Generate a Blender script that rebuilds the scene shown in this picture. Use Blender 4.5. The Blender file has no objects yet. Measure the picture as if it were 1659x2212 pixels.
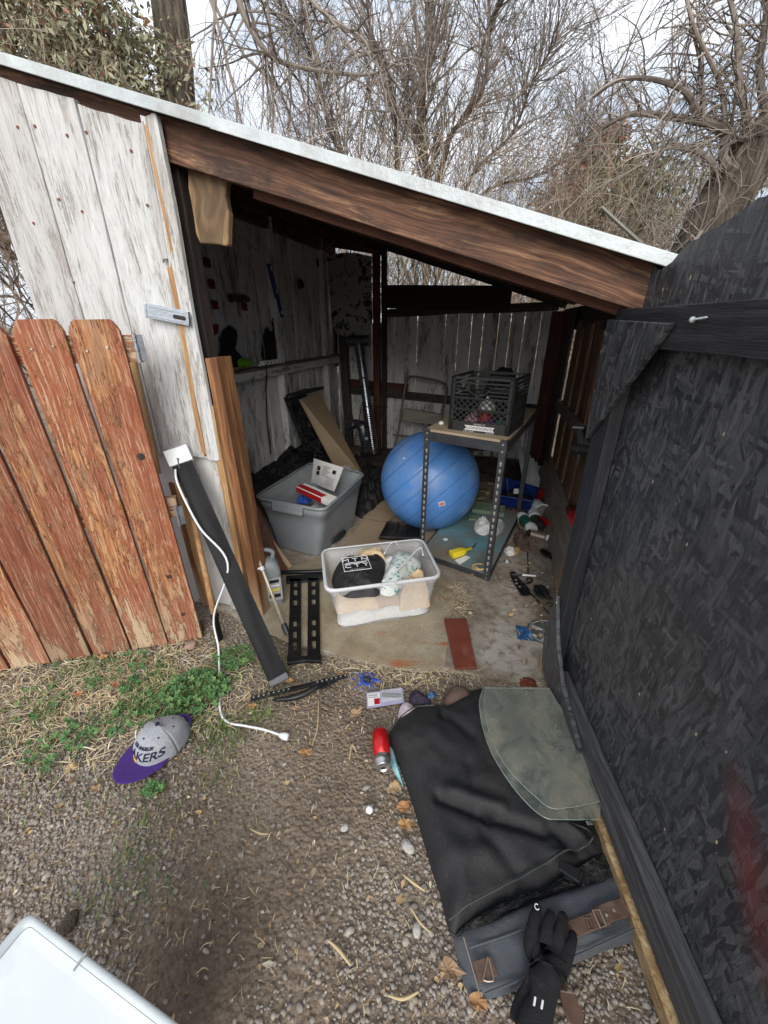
import bpy, math, random
from mathutils import Vector, Matrix, noise
random.seed(7)
SC = bpy.context.scene
COL = SC.collection
# ------------------------------------------------------------ camera, world, sun, exposure
F, PITCH, CAMH = 860.0, math.radians(25), 1.30
cam_data = bpy.data.cameras.new('camera')
cam = bpy.data.objects.new('camera', cam_data)
COL.objects.link(cam)
cam.location = (0, 0, CAMH)
cam.rotation_euler = (math.radians(90) - PITCH, 0, 0)
cam_data.sensor_fit = 'HORIZONTAL'
cam_data.sensor_width = 36
cam_data.lens = 36 * F / 1659
cam_data.clip_start = 0.02
cam_data.clip_end = 900
SC.camera = cam

SUN_EL, SUN_ROT = math.radians(31), math.radians(200)
world = bpy.data.worlds.new('World')
SC.world = world
world.use_nodes = True
wn = world.node_tree
wn.nodes.clear()
w_out = wn.nodes.new('ShaderNodeOutputWorld')
w_bg = wn.nodes.new('ShaderNodeBackground')
w_sky = wn.nodes.new('ShaderNodeTexSky')
w_sky.sky_type = 'NISHITA'
w_sky.sun_disc = False
w_sky.sun_elevation = SUN_EL
w_sky.sun_rotation = SUN_ROT
w_bg.inputs[1].default_value = 0.12
w_tc = wn.nodes.new('ShaderNodeTexCoord')
w_mp = wn.nodes.new('ShaderNodeMapping')
w_mp.inputs['Scale'].default_value = (1.0, 1.0, 2.3)
w_no = wn.nodes.new('ShaderNodeTexNoise')
w_no.inputs['Scale'].default_value = 2.6
w_no.inputs['Detail'].default_value = 7
w_no.inputs['Roughness'].default_value = 0.52
w_rp = wn.nodes.new('ShaderNodeValToRGB')
w_rp.color_ramp.elements[0].position = 0.40
w_rp.color_ramp.elements[0].color = (2.75, 3.15, 3.75, 1)
w_rp.color_ramp.elements[1].position = 0.60
w_rp.color_ramp.elements[1].color = (5.7, 5.95, 6.3, 1)
w_mx = wn.nodes.new('ShaderNodeMix')
w_mx.data_type = 'RGBA'
w_mx.inputs[0].default_value = 0.90
wn.links.new(w_tc.outputs['Generated'], w_mp.inputs[0])
wn.links.new(w_mp.outputs[0], w_no.inputs['Vector'])
wn.links.new(w_no.outputs['Fac'], w_rp.inputs[0])
wn.links.new(w_sky.outputs[0], w_mx.inputs[6])
wn.links.new(w_rp.outputs[0], w_mx.inputs[7])
wn.links.new(w_mx.outputs[2], w_bg.inputs[0])
wn.links.new(w_bg.outputs[0], w_out.inputs[0])

sun_data = bpy.data.lights.new('sun', 'SUN')
sun_data.energy = 1.5
sun_data.angle = math.radians(45)
sun_data.color = (1.0, 0.96, 0.90)
sun = bpy.data.objects.new('sun', sun_data)
COL.objects.link(sun)
sun.rotation_euler = (math.radians(90) - SUN_EL, 0, math.radians(180) - SUN_ROT + math.radians(20))
sun.location = (0, -3, 8)

SC.view_settings.view_transform = 'Standard'
SC.view_settings.look = 'None'
SC.view_settings.gamma = 1
SC.view_settings.exposure = 1.05
SC.cycles.max_bounces = 10
SC.cycles.diffuse_bounces = 6
SC.cycles.transparent_max_bounces = 16
SC.cycles.use_denoising = True

# ------------------------------------------------------------ where things stand
AX, AY = -1.36, 1.82                       # left front corner of the shed
UX, UY, WX, WY = .9589, -.2837, .2837, .9589   # its front direction and its depth direction
SP, CP = math.sin(PITCH), math.cos(PITCH)

def L(u, w, z=0.0):
    return Vector((AX + u*UX + w*WX, AY + u*UY + w*WY, z))

def ray(px, py):
    a = (px - 829.5)/F; b = (py - 1106)/F
    return Vector((a, CP - b*SP, -SP - b*CP))

def hit(px, py, p, n):
    r = ray(px, py); c = Vector((0, 0, CAMH)); n = Vector(n)
    return c + r*((Vector(p) - c).dot(n)/r.dot(n))

def gp(px, py, z=0.0):
    return hit(px, py, (0, 0, z), (0, 0, 1))

def fp(px, py, w):
    return hit(px, py, L(0, w), (WX, WY, 0))

def sp(px, py, u):
    return hit(px, py, L(u, 0), (UX, UY, 0))

def dp(px, py, y):
    """point on the vertical plane at distance y in front of the viewer"""
    return hit(px, py, (0, y, 0), (0, 1, 0))

# ------------------------------------------------------------ material helper
class NT:
    def __init__(s, name):
        s.m = bpy.data.materials.new(name); s.m.use_nodes = True
        s.t = s.m.node_tree; s.t.nodes.clear()
        s.o = s.t.nodes.new('ShaderNodeOutputMaterial')
        s.b = s.t.nodes.new('ShaderNodeBsdfPrincipled')
        s.t.links.new(s.b.outputs[0], s.o.inputs[0])
        s.tc = None
    def link(s, a, b): s.t.links.new(a, b)
    def put(s, sock, v):
        if v is None: return
        if isinstance(v, bpy.types.NodeSocket): s.link(v, sock)
        elif isinstance(v, (int, float)): sock.default_value = v
        else:
            v = tuple(v)
            n = len(sock.default_value)
            sock.default_value = v + (1,)*(n - len(v)) if len(v) < n else v[:n]
    def co(s, kind='Object'):
        if s.tc is None: s.tc = s.t.nodes.new('ShaderNodeTexCoord')
        return s.tc.outputs[kind]
    def rnd(s, island=False):
        if island: return s.t.nodes.new('ShaderNodeNewGeometry').outputs['Random Per Island']
        return s.t.nodes.new('ShaderNodeObjectInfo').outputs['Random']
    def shift(s, vec):
        """coordinates shifted by a random amount for each object"""
        k = s.t.nodes.new('ShaderNodeVectorMath'); k.operation = 'SCALE'
        c = s.t.nodes.new('ShaderNodeCombineXYZ')
        r = s.rnd()
        for i in range(3): s.link(r, c.inputs[i])
        s.link(c.outputs[0], k.inputs[0]); k.inputs['Scale'].default_value = 37.0
        a = s.t.nodes.new('ShaderNodeVectorMath'); a.operation = 'ADD'
        s.link(vec, a.inputs[0]); s.link(k.outputs[0], a.inputs[1])
        return a.outputs[0]
    def map(s, vec, scale=(1, 1, 1), rot=(0, 0, 0), loc=(0, 0, 0)):
        n = s.t.nodes.new('ShaderNodeMapping')
        s.link(vec, n.inputs[0])
        n.inputs['Scale'].default_value = scale; n.inputs['Rotation'].default_value = rot; n.inputs['Location'].default_value = loc
        return n.outputs[0]
    def noise(s, vec, scale=5, detail=4, rough=.55, dist=0, col=False):
        n = s.t.nodes.new('ShaderNodeTexNoise'); s.link(vec, n.inputs['Vector'])
        n.inputs['Scale'].default_value = scale; n.inputs['Detail'].default_value = detail
        n.inputs['Roughness'].default_value = rough; n.inputs['Distortion'].default_value = dist
        return n.outputs['Color' if col else 'Fac']
    def voro(s, vec, scale=5, feat='F1', out='Distance', rand=1.0):
        n = s.t.nodes.new('ShaderNodeTexVoronoi'); s.link(vec, n.inputs['Vector']); n.feature = feat
        n.inputs['Scale'].default_value = scale; n.inputs['Randomness'].default_value = rand
        return n.outputs[out]
    def wave(s, vec, scale=5, dist=3, detail=2, dscale=1, typ='BANDS', d='X'):
        n = s.t.nodes.new('ShaderNodeTexWave'); s.link(vec, n.inputs['Vector']); n.wave_type = typ
        if typ == 'BANDS': n.bands_direction = d
        else: n.rings_direction = d
        n.inputs['Scale'].default_value = scale; n.inputs['Distortion'].default_value = dist
        n.inputs['Detail'].default_value = detail; n.inputs['Detail Scale'].default_value = dscale
        return n.outputs['Fac']
    def ramp(s, fac, stops, mode='LINEAR'):
        n = s.t.nodes.new('ShaderNodeValToRGB'); s.put(n.inputs[0], fac)
        cr = n.color_ramp; cr.interpolation = mode
        while len(cr.elements) < len(stops): cr.elements.new(.5)
        for e, (p, c) in zip(cr.elements, stops):
            e.position = p
            e.color = (c, c, c, 1) if isinstance(c, (int, float)) else tuple(c) + (1,)
        return n.outputs[0]
    def mix(s, fac, a, b, mode='MIX'):
        n = s.t.nodes.new('ShaderNodeMix'); n.data_type = 'RGBA'; n.blend_type = mode
        s.put(n.inputs[0], fac); s.put(n.inputs[6], a); s.put(n.inputs[7], b)
        return n.outputs[2]
    def math(s, op, a, b=None, clamp=False):
        n = s.t.nodes.new('ShaderNodeMath'); n.operation = op; n.use_clamp = clamp
        s.put(n.inputs[0], a)
        if b is not None: s.put(n.inputs[1], b)
        return n.outputs[0]
    def xyz(s, vec):
        n = s.t.nodes.new('ShaderNodeSeparateXYZ'); s.link(vec, n.inputs[0]); return n.outputs
    def bump(s, h, strength=.5, dist=.01, nrm=None):
        n = s.t.nodes.new('ShaderNodeBump'); s.put(n.inputs['Height'], h)
        n.inputs['Strength'].default_value = strength; n.inputs['Distance'].default_value = dist
        if nrm is not None: s.link(nrm, n.inputs['Normal'])
        return n.outputs[0]
    def out(s, color, rough=.7, metal=0, nrm=None, spec=.5, **kw):
        s.put(s.b.inputs['Base Color'], color); s.put(s.b.inputs['Roughness'], rough)
        s.put(s.b.inputs['Metallic'], metal); s.put(s.b.inputs['Specular IOR Level'], spec)
        if nrm is not None: s.link(nrm, s.b.inputs['Normal'])
        for k, v in kw.items(): s.put(s.b.inputs[k.replace('_', ' ')], v)
        return s.m

MAT = {}
def simple(name, c, rough=.6, metal=0, var=.25, scale=12, bump=.25, bd=.004, dirt=None, dirtamt=.45, spec=.5, **kw):
    """a plain surface with mottled tone, fine bumps and optional dirt"""
    n = NT(name); v = n.co()
    a = n.noise(v, scale, 5, .6); b = n.noise(v, scale*5, 3, .6)
    dark = tuple(x*(1 - var) for x in c); lite = tuple(min(1, x*(1 + var)) for x in c)
    col = n.ramp(a, [(.3, dark), (.7, lite)])
    if dirt:
        d = n.ramp(n.noise(v, scale*.45, 8, .68), [(1 - dirtamt - .08, 0.0), (1 - dirtamt + .12, 1.0)])
        col = n.mix(d, col, dirt)
    r = n.ramp(a, [(.3, max(0, rough - .08)), (.7, min(1, rough + .08))])
    MAT[name] = n.out(col, r, metal, n.bump(b, bump, bd) if bump else None, spec, **kw)
    return MAT[name]

def wood(name, c1, c2, c3, gs=1.0, rough=.75, paint=None, paint2=None, pthr=.5, dirt=None, dthr=.6, fade=None, bump=.6, knots=True, popa=1.0, streak=None, vary=.16):
    """grain runs along local z; paint= a peeling coat over it"""
    n = NT(name); v = n.shift(n.co())
    warp = n.noise(n.map(v, (3, 3, .9)), 2.2, 3, .5, col=True)
    vv = n.mix(.06, v, warp)
    g1 = n.noise(n.map(vv, (34*gs, 34*gs, 1.1*gs)), 2.0, 6, .62)
    g2 = n.noise(n.map(vv, (120*gs, 120*gs, 3.2*gs)), 2.0, 3, .6)
    broad = n.noise(n.map(v, (5, 5, 1.0)), 2.0, 4, .5)
    col = n.ramp(g1, [(.30, c1), (.5, c2), (.72, c3)])
    col = n.mix(n.math('MULTIPLY', n.ramp(g2, [(.42, 1.0), (.58, 0.0)]), .55), col, c1)
    if knots:
        kd = n.voro(n.map(v, (5.0, 5.0, 1.7)), 1.0)
        col = n.mix(n.ramp(kd, [(.05, .9), (.17, 0.0)]), col, tuple(x*.35 for x in c1))
    h = n.math('ADD', n.math('MULTIPLY', g1, .6), n.math('MULTIPLY', g2, .5))
    if fade:   # (z0, z1, colour): weathered towards one end
        z = n.xyz(n.co())[2]
        t = n.t.nodes.new('ShaderNodeMapRange'); n.link(z, t.inputs[0])
        t.inputs[1].default_value = fade[0]; t.inputs[2].default_value = fade[1]
        fm = n.math('MULTIPLY', n.ramp(n.math('ADD', t.outputs[0], n.math('MULTIPLY', n.math('SUBTRACT', g1, .5), .9)), [(.35, 0.0), (.8, 1.0)]), .85)
        col = n.mix(fm, col, fade[2])
    r = rough
    sm_ = n.noise(n.map(vv, (95, 95, 2.4)), 2.0, 5, .7)
    if paint:
        pm = n.noise(n.map(vv, (9, 9, 1.5)), 2.2, 9, .70)
        pf = n.noise(n.map(vv, (70, 70, 9)), 2.0, 5, .65)
        m = n.math('ADD', n.math('MULTIPLY', pm, .62), n.math('MULTIPLY', pf, .38))
        m = n.math('ADD', m, n.math('MULTIPLY', n.math('SUBTRACT', broad, .5), .45))
        mask = n.ramp(m, [(pthr - .008, 0.0), (pthr + .008, 1.0)])
        m2 = n.ramp(m, [(pthr + .02, 0.0), (pthr + .16, 1.0)])
        pc = n.mix(m2, paint, paint2 or paint)
        pc = n.mix(n.ramp(g2, [(.5, 0.0), (.75, .35)]), pc, tuple(x*.7 for x in paint))
        col = n.mix(n.math('MULTIPLY', mask, popa), col, pc)
        h = n.math('ADD', n.math('MULTIPLY', h, .45), n.math('MULTIPLY', mask, .7))
    if streak:
        col = n.mix(n.ramp(sm_, [(.53, 0.0), (.62, .75)]), col, streak)
        col = n.mix(n.ramp(sm_, [(.36, .6), (.45, 0.0)]), col, tuple(x*.45 for x in c1))
    if dirt:
        dn = n.noise(n.map(v, (6, 6, 2.2)), 2.2, 8, .7)
        col = n.mix(n.ramp(dn, [(dthr - .07, 0.0), (dthr + .08, .92)]), col, dirt)
    if vary:
        col = n.mix(1.0, col, n.ramp(n.rnd(), [(0, (1-vary, 1-vary*1.1, 1-vary*1.15)), (.5, (1, 1, 1)), (1, (1+vary*.3, 1+vary*.45, 1+vary*.5))]), 'MULTIPLY')
    MAT[name] = n.out(col, r, 0, n.bump(h, bump, .004))
    return MAT[name]

# ------------------------------------------------------------ mesh helper
class MB:
    def __init__(s): s.v = []; s.f = []
    def add(s, vs, fs, M=None):
        k = len(s.v)
        s.v.extend([M @ Vector(p) for p in vs] if M is not None else [Vector(p) for p in vs])
        s.f.extend([tuple(i + k for i in q) for q in fs])
        return s
    def box(s, c, d, M=None, taper=1.0):
        x, y, z = d[0]/2, d[1]/2, d[2]/2
        t = taper
        vs = [(c[0]+sx*x*(t if sz < 0 else 1), c[1]+sy*y*(t if sz < 0 else 1), c[2]+sz*z) for sx in (-1, 1) for sy in (-1, 1) for sz in (-1, 1)]
        return s.add(vs, [(0,1,3,2), (4,6,7,5), (0,4,5,1), (2,3,7,6), (0,2,6,4), (1,5,7,3)], M)
    def tube(s, pts, r, n=8, cap=True, M=None, closed=False, flat=1.0):
        pts = [Vector(p) for p in pts]; m = len(pts)
        rs = list(r) if isinstance(r, (list, tuple)) else [r]*m
        vs = []; fs = []
        ref = None
        for i, p in enumerate(pts):
            a = pts[(i-1) % m] if (i or closed) else p
            b = pts[(i+1) % m] if (i < m-1 or closed) else p
            d = (b - a)
            d = d.normalized() if d.length > 1e-9 else Vector((0, 0, 1))
            if ref is None: ref = Vector((0, 0, 1)) if abs(d.z) < .9 else Vector((1, 0, 0))
            x = ref - d*ref.dot(d)
            x = x.normalized() if x.length > 1e-6 else d.orthogonal().normalized()
            y = d.cross(x); ref = x
            for k in range(n):
                t = 2*math.pi*k/n
                vs.append(p + x*(math.cos(t)*rs[i]*flat) + y*(math.sin(t)*rs[i]))
        for i in range(m if closed else m-1):
            j = (i+1) % m
            for k in range(n):
                q = (k+1) % n
                fs.append((i*n+k, i*n+q, j*n+q, j*n+k))
        if cap and not closed:
            fs.append(tuple(range(n))[::-1]); fs.append(tuple((m-1)*n+k for k in range(n)))
        return s.add(vs, fs, M)
    def lathe(s, prof, n=32, M=None, cap=True):
        """prof: (radius, z) pairs bottom to top"""
        vs = []; fs = []
        for r, z in prof:
            for k in range(n):
                t = 2*math.pi*k/n; vs.append((r*math.cos(t), r*math.sin(t), z))
        for i in range(len(prof)-1):
            for k in range(n):
                q = (k+1) % n; fs.append((i*n+k, i*n+q, (i+1)*n+q, (i+1)*n+k))
        if cap:
            fs.append(tuple(range(n))[::-1]); fs.append(tuple((len(prof)-1)*n+k for k in range(n)))
        return s.add(vs, fs, M)
    def prism(s, poly, z0, z1, M=None):
        n = len(poly)
        vs = [(p[0], p[1], z0) for p in poly] + [(p[0], p[1], z1) for p in poly]
        fs = [tuple(range(n))[::-1], tuple(range(n, 2*n))] + [(i, (i+1) % n, n+(i+1) % n, n+i) for i in range(n)]
        return s.add(vs, fs, M)
    def slab(s, pts, nrm, th):
        """polygon of 3-D points pushed along nrm by th"""
        n = len(pts); nn = Vector(nrm)*th
        vs = [Vector(p) for p in pts] + [Vector(p) + nn for p in pts]
        fs = [tuple(range(n)), tuple(range(n, 2*n))[::-1]] + [(i, n+i, n+(i+1) % n, (i+1) % n) for i in range(n)]
        return s.add(vs, fs)
    def grid(s, fn, nu, nv, M=None, wrap=False):
        vs = [fn(i/nu, j/nv) for j in range(nv+1) for i in range(nu+1)]
        fs = [(j*(nu+1)+i, j*(nu+1)+i+1, (j+1)*(nu+1)+i+1, (j+1)*(nu+1)+i) for j in range(nv) for i in range(nu)]
        return s.add(vs, fs, M)
    def pad(s, outline, top, bottom=None, rings=14, nseg=96, p=3.0, M=None, center=None):
        """closed cushion over a (star-shaped) outline; top(x, y, e) gives height, e = 0 at the rim .. 1 inside"""
        o = smooth_loop(outline, nseg)
        c = Vector(center) if center else sum((Vector((q[0], q[1])) for q in o), Vector((0, 0)))/len(o)
        vs = []; fs = []
        n = len(o)
        for k in range(rings+1):
            t = 1 - (k/rings)**1.35*.995
            for q in o:
                x = c.x + (q[0]-c.x)*t; y = c.y + (q[1]-c.y)*t
                vs.append((x, y, top(x, y, 1 - t**p)))
        for k in range(rings):
            for i in range(n):
                j = (i+1) % n; fs.append((k*n+i, k*n+j, (k+1)*n+j, (k+1)*n+i))
        fs.append(tuple(rings*n+i for i in range(n)))
        b = len(vs)
        for q in o:
            vs.append((q[0], q[1], (bottom(q[0], q[1]) if callable(bottom) else (bottom or 0.0))))
        for i in range(n):
            j = (i+1) % n; fs.append((b+i, b+j, j, i))
        fs.append(tuple(b+i for i in range(n))[::-1])
        return s.add(vs, fs, M)
    def jitter(s, amp, freq, axis=None):
        for q in s.v:
            d = noise.noise_vector(q*freq)*amp
            if axis is None: q += d
            else: q[axis] += d[axis]
        return s
    def bend(s, fn):
        s.v = [Vector(fn(q)) for q in s.v]; return s
    def build(s, name, mat, parent=None, smooth=False, bevel=0, sub=0, M=None, bseg=2, ang=None, world_mesh=False):
        me = bpy.data.meshes.new(name)
        me.from_pydata([tuple(q) for q in s.v], [], s.f)
        me.update()
        ob = bpy.data.objects.new(name, me)
        COL.objects.link(ob)
        if mat is not None: me.materials.append(MAT[mat] if isinstance(mat, str) else mat)
        if parent is not None: ob.parent = parent
        if M is not None: ob.matrix_basis = M
        elif world_mesh and parent is not None: ob.matrix_basis = world_of(parent).inverted()
        if smooth: me.polygons.foreach_set('use_smooth', [True]*len(me.polygons))
        if bevel:
            b = ob.modifiers.new('bevel', 'BEVEL'); b.width = bevel; b.segments = bseg; b.limit_method = 'ANGLE'
            b.angle_limit = math.radians(ang or 40)
        if sub:
            m = ob.modifiers.new('sub', 'SUBSURF'); m.levels = sub; m.render_levels = sub
        return ob

def world_of(o):
    m = o.matrix_basis.copy()
    while o.parent is not None:
        o = o.parent; m = o.matrix_basis @ m
    return m

def smooth_loop(pts, n):
    """closed Catmull-Rom through the points, n samples"""
    m = len(pts); out = []
    P = [Vector((q[0], q[1])) for q in pts]
    for i in range(n):
        t = i*m/n; k = int(t); f = t - k
        a, b, c, d = P[(k-1) % m], P[k % m], P[(k+1) % m], P[(k+2) % m]
        out.append(.5*((2*b) + (c-a)*f + (2*a-5*b+4*c-d)*f*f + (3*b-a-3*c+d)*f**3))
    return out

def curve(pts, n):
    """open Catmull-Rom in 3-D, n samples"""
    P = [Vector(q) for q in pts]; m = len(P); out = []
    for i in range(n):
        t = i*(m-1)/(n-1); k = min(int(t), m-2); f = t - k
        a = P[max(k-1, 0)]; b = P[k]; c = P[k+1]; d = P[min(k+2, m-1)]
        out.append(.5*((2*b) + (c-a)*f + (2*a-5*b+4*c-d)*f*f + (3*b-a-3*c+d)*f**3))
    return out

def tag(o, label=None, cat=None, group=None, kind=None):
    if label: o['label'] = label
    if cat: o['category'] = cat
    if group: o['group'] = group
    if kind: o['kind'] = kind
    return o

def thing(name, label, cat, loc=(0, 0, 0), rz=0, group=None, M=None):
    o = bpy.data.objects.new(name, None); COL.objects.link(o)
    o.empty_display_size = .1
    if M is not None: o.matrix_basis = M
    else:
        o.location = loc; o.rotation_euler = (0, 0, rz)
    return tag(o, label, cat, group)

def frame(p0, p1, face):
    """matrix: z runs p0 -> p1, y looks along face, x across"""
    p0 = Vector(p0); z = (Vector(p1) - p0).normalized(); y = Vector(face)
    y = (y - z*y.dot(z)).normalized(); x = y.cross(z)
    m = Matrix((x, y, z)).transposed().to_4x4(); m.translation = p0
    return m

def plank(name, mat, p0, p1, width, thick, face, parent=None, rough_end=.0, bevel=.002, wob=.0012, cuts=14, shear=0.0, label=None):
    """a board from p0 to p1 (centre line of its visible face), width across, thickness behind the face"""
    M = frame(p0, p1, face); ln = (Vector(p1) - Vector(p0)).length
    b = MB(); nx = 4
    vs = []; fs = []
    sd = random.random()*50
    for j in range(cuts+1):
        z = ln*j/cuts
        wv = noise.noise(Vector((sd, z*3, 0)))*wob*2
        for i in range(nx+1):
            x = -width/2 + width*i/nx
            e = (1 if i in (0, nx) else 0)
            zz = z
            if shear: zz += shear*x*z/ln
            if rough_end and j in (0, cuts):
                zz += (random.random() - .5)*rough_end
            vs.append((x + (wv if e else 0), noise.noise(Vector((sd+x*20, z*2.5, 3)))*wob, zz))
    k = len(vs)
    for q in list(vs): vs.append((q[0], q[1]-thick, q[2]))
    r = nx+1
    for j in range(cuts):
        for i in range(nx):
            a = j*r+i
            fs.append((a, a+1, a+r+1, a+r)); fs.append((k+a, k+a+r, k+a+r+1, k+a+1))
        a = j*r; fs.append((a, a+r, k+a+r, k+a)); a = j*r+nx; fs.append((a, k+a, k+a+r, a+r))
    for i in range(nx):
        fs.append((i, k+i, k+i+1, i+1)); a = cuts*r+i; fs.append((a, a+1, k+a+1, k+a))
    b.add(vs, fs)
    o = b.build(name, mat, parent, bevel=bevel)
    o.matrix_basis = (world_of(parent).inverted() @ M) if parent is not None else M
    if label: o['label'] = label
    return o
Z3 = Vector((0, 0, 1))
UU = Vector((UX, UY, 0)); WW = Vector((WX, WY, 0))
# ------------------------------------------------------------ materials of the setting
n = NT('dirt'); v = n.co()
a = n.noise(v, 3.0, 8, .62); b = n.noise(v, 60, 6, .7); c = n.voro(v, 90)
col = n.ramp(a, [(.3, (.175, .132, .094)), (.5, (.275, .213, .155)), (.7, (.38, .31, .24))])
col = n.mix(n.ramp(b, [(.45, 0.0), (.7, .75)]), col, (.055, .042, .032))
col = n.mix(n.ramp(c, [(.0, .55), (.32, 0.0)]), col, (.27, .24, .205))
dv = n.t.nodes.new('ShaderNodeVectorMath'); dv.operation = 'DISTANCE'; n.link(v, dv.inputs[0]); dv.inputs[1].default_value = (-.40, .36, 0)
sp_ = n.math('ADD', dv.outputs['Value'], n.math('MULTIPLY', n.math('SUBTRACT', n.noise(v, 14, 6, .65), .5), .16))
col = n.mix(n.ramp(sp_, [(.02, .6), (.17, 0.0)]), col, (.085, .062, .045))
MAT['dirt'] = n.out(col, .95, 0, n.bump(n.math('ADD', b, n.math('MULTIPLY', c, -.8)), .9, .012), .2)
n = NT('pebbles'); r = n.rnd(True)
col = n.ramp(r, [(.0, (.15, .15, .155)), (.15, (.29, .275, .26)), (.32, (.21, .21, .215)), (.46, (.36, .34, .305)), (.6, (.26, .255, .25)), (.72, (.40, .37, .33)), (.84, (.29, .24, .20)), (.965, (.44, .415, .37)), (1.0, (.56, .54, .49))])
f = n.noise(n.co(), 180, 4, .6)
col = n.mix(n.ramp(f, [(.38, .15), (.62, .8)]), col, (.25, .195, .145))
MAT['pebbles'] = n.out(col, .8, 0, n.bump(f, .3, .002), .3)
n = NT('straw'); r = n.rnd(True)
col = n.ramp(r, [(.0, (.38, .30, .18)), (.4, (.58, .49, .32)), (.7, (.48, .36, .18)), (1.0, (.74, .68, .53))])
MAT['straw'] = n.out(col, .8, spec=.2)
n = NT('grass'); r = n.rnd(True)
col = n.ramp(r, [(.0, (.05, .10, .025)), (.6, (.11, .19, .05)), (1.0, (.26, .30, .10))])
MAT['grass'] = n.out(col, .7, spec=.3)
n = NT('mallow'); r = n.rnd(True)
col = n.ramp(r, [(.0, (.045, .12, .035)), (.6, (.09, .19, .06)), (1.0, (.17, .27, .09))])
MAT['mallow'] = n.out(col, .6, nrm=n.bump(n.noise(n.co(), 150, 3), .4, .003), spec=.4)
n = NT('dry_leaf'); r = n.rnd()
col = n.ramp(r, [(.0, (.42, .20, .07)), (.35, (.50, .33, .13)), (.6, (.30, .09, .05)), (.8, (.58, .44, .22)), (1.0, (.36, .24, .14))])
f = n.noise(n.co(), 60, 5, .6)
MAT['dry_leaf'] = n.out(n.mix(n.math('MULTIPLY', f, .5), col, (.16, .09, .05)), .7, nrm=n.bump(f, .5, .004))
n = NT('litter'); r = n.rnd(True)
col = n.ramp(r, [(.0, (.30, .17, .08)), (.3, (.47, .34, .17)), (.6, (.20, .12, .07)), (.85, (.55, .48, .33)), (1.0, (.65, .6, .5))])
MAT['litter'] = n.out(col, .8, spec=.2)
n = NT('concrete'); v = n.co()
a = n.noise(v, 2.4, 9, .62, .6); b = n.noise(v, 22, 7, .7); c = n.noise(v, 120, 3, .6)
col = n.ramp(a, [(.36, (.165, .125, .088)), (.50, (.28, .232, .18)), (.64, (.41, .37, .315))])
col = n.mix(n.ramp(b, [(.48, 0.0), (.62, .75)]), col, (.16, .125, .09))
w = n.voro(n.map(v, (1, 1, 1)), 26)
col = n.mix(n.ramp(w, [(0, .22), (.5, 0.0)]), col, (.48, .46, .42))
MAT['concrete'] = n.out(col, .9, 0, n.bump(n.math('ADD', b, n.math('MULTIPLY', w, .5)), .55, .006), .25)
n = NT('rug'); v = n.co()
a = n.noise(v, 4.5, 8, .65); b = n.noise(v, 240, 3, .7); x = n.xyz(v)
col = n.ramp(a, [(.3, (.24, .18, .105)), (.5, (.40, .335, .235)), (.72, (.52, .455, .345))])
col = n.mix(n.ramp(b, [(.45, 0.0), (.65, .55)]), col, (.22, .17, .11))
rd = n.ramp(n.noise(n.map(v, (1.1, 4.0, 1)), 2.6, 7, .6), [(.57, 0.0), (.66, .8)])
yb = n.ramp(x[1], [(0.0, 1.0), (1.0, 1.0)])
mr = n.t.nodes.new('ShaderNodeMapRange'); n.link(x[1], mr.inputs[0]); mr.inputs[1].default_value = 1.42; mr.inputs[2].default_value = 1.22
mr2 = n.t.nodes.new('ShaderNodeMapRange'); n.link(x[0], mr2.inputs[0]); mr2.inputs[1].default_value = -.05; mr2.inputs[2].default_value = .12
rd = n.math('MULTIPLY', n.math('MULTIPLY', rd, mr.outputs[0]), mr2.outputs[0])
col = n.mix(rd, col, (.40, .12, .045))
MAT['rug'] = n.out(col, .98, 0, n.bump(b, .9, .008), .1)

GREY_WOOD = ((.10, .085, .07), (.23, .205, .175), (.36, .33, .29))
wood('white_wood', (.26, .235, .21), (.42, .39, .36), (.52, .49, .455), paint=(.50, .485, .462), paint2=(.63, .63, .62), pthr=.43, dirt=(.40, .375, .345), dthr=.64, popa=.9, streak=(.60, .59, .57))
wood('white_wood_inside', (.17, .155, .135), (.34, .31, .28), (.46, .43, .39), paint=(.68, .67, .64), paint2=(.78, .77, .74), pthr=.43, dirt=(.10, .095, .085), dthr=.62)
wood('smooth_white', (.30, .28, .25), (.45, .43, .40), (.5, .48, .45), paint=(.60, .60, .585), paint2=(.68, .68, .67), pthr=.37, dirt=(.38, .36, .33), dthr=.66, knots=False, bump=.3)
wood('stained_wood', (.17, .05, .016), (.44, .185, .065), (.60, .38, .20), paint=(.29, .078, .034), paint2=(.20, .042, .022), pthr=.485, dirt=(.25, .13, .07), dthr=.60, fade=(.55, -.05, (.44, .33, .215)), bump=1.0, popa=.8, streak=(.50, .33, .21), vary=.38)
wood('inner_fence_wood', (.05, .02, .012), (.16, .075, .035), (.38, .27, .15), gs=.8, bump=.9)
wood('fresh_wood', (.25, .12, .045), (.50, .29, .13), (.62, .44, .26), bump=.5)
wood('pale_wood', (.30, .21, .12), (.48, .36, .23), (.58, .46, .31), gs=1.2, bump=.35, knots=False)
wood('swirl_wood', (.075, .025, .009), (.26, .11, .04), (.46, .26, .11), gs=.45, bump=.9, fade=(.5, -.1, (.36, .25, .15)))
wood('beam_wood', (.035, .015, .009), (.15, .065, .034), (.40, .225, .125), gs=.9, bump=.9, dirt=(.030, .017, .012), dthr=.57)
wood('dark_wood', (.016, .011, .009), (.035, .024, .018), (.07, .05, .038), bump=.5)
wood('reddish_wood', (.05, .014, .008), (.12, .04, .02), (.2, .08, .04), bump=.5)
wood('grey_board', (.10, .075, .055), (.21, .165, .125), (.31, .25, .19), bump=.6, fade=(.4, .0, (.36, .22, .12)))
wood('black_painted_wood', (.012, .012, .014), (.024, .025, .028), (.05, .05, .056), rough=.55, bump=.9, knots=False)
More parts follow.
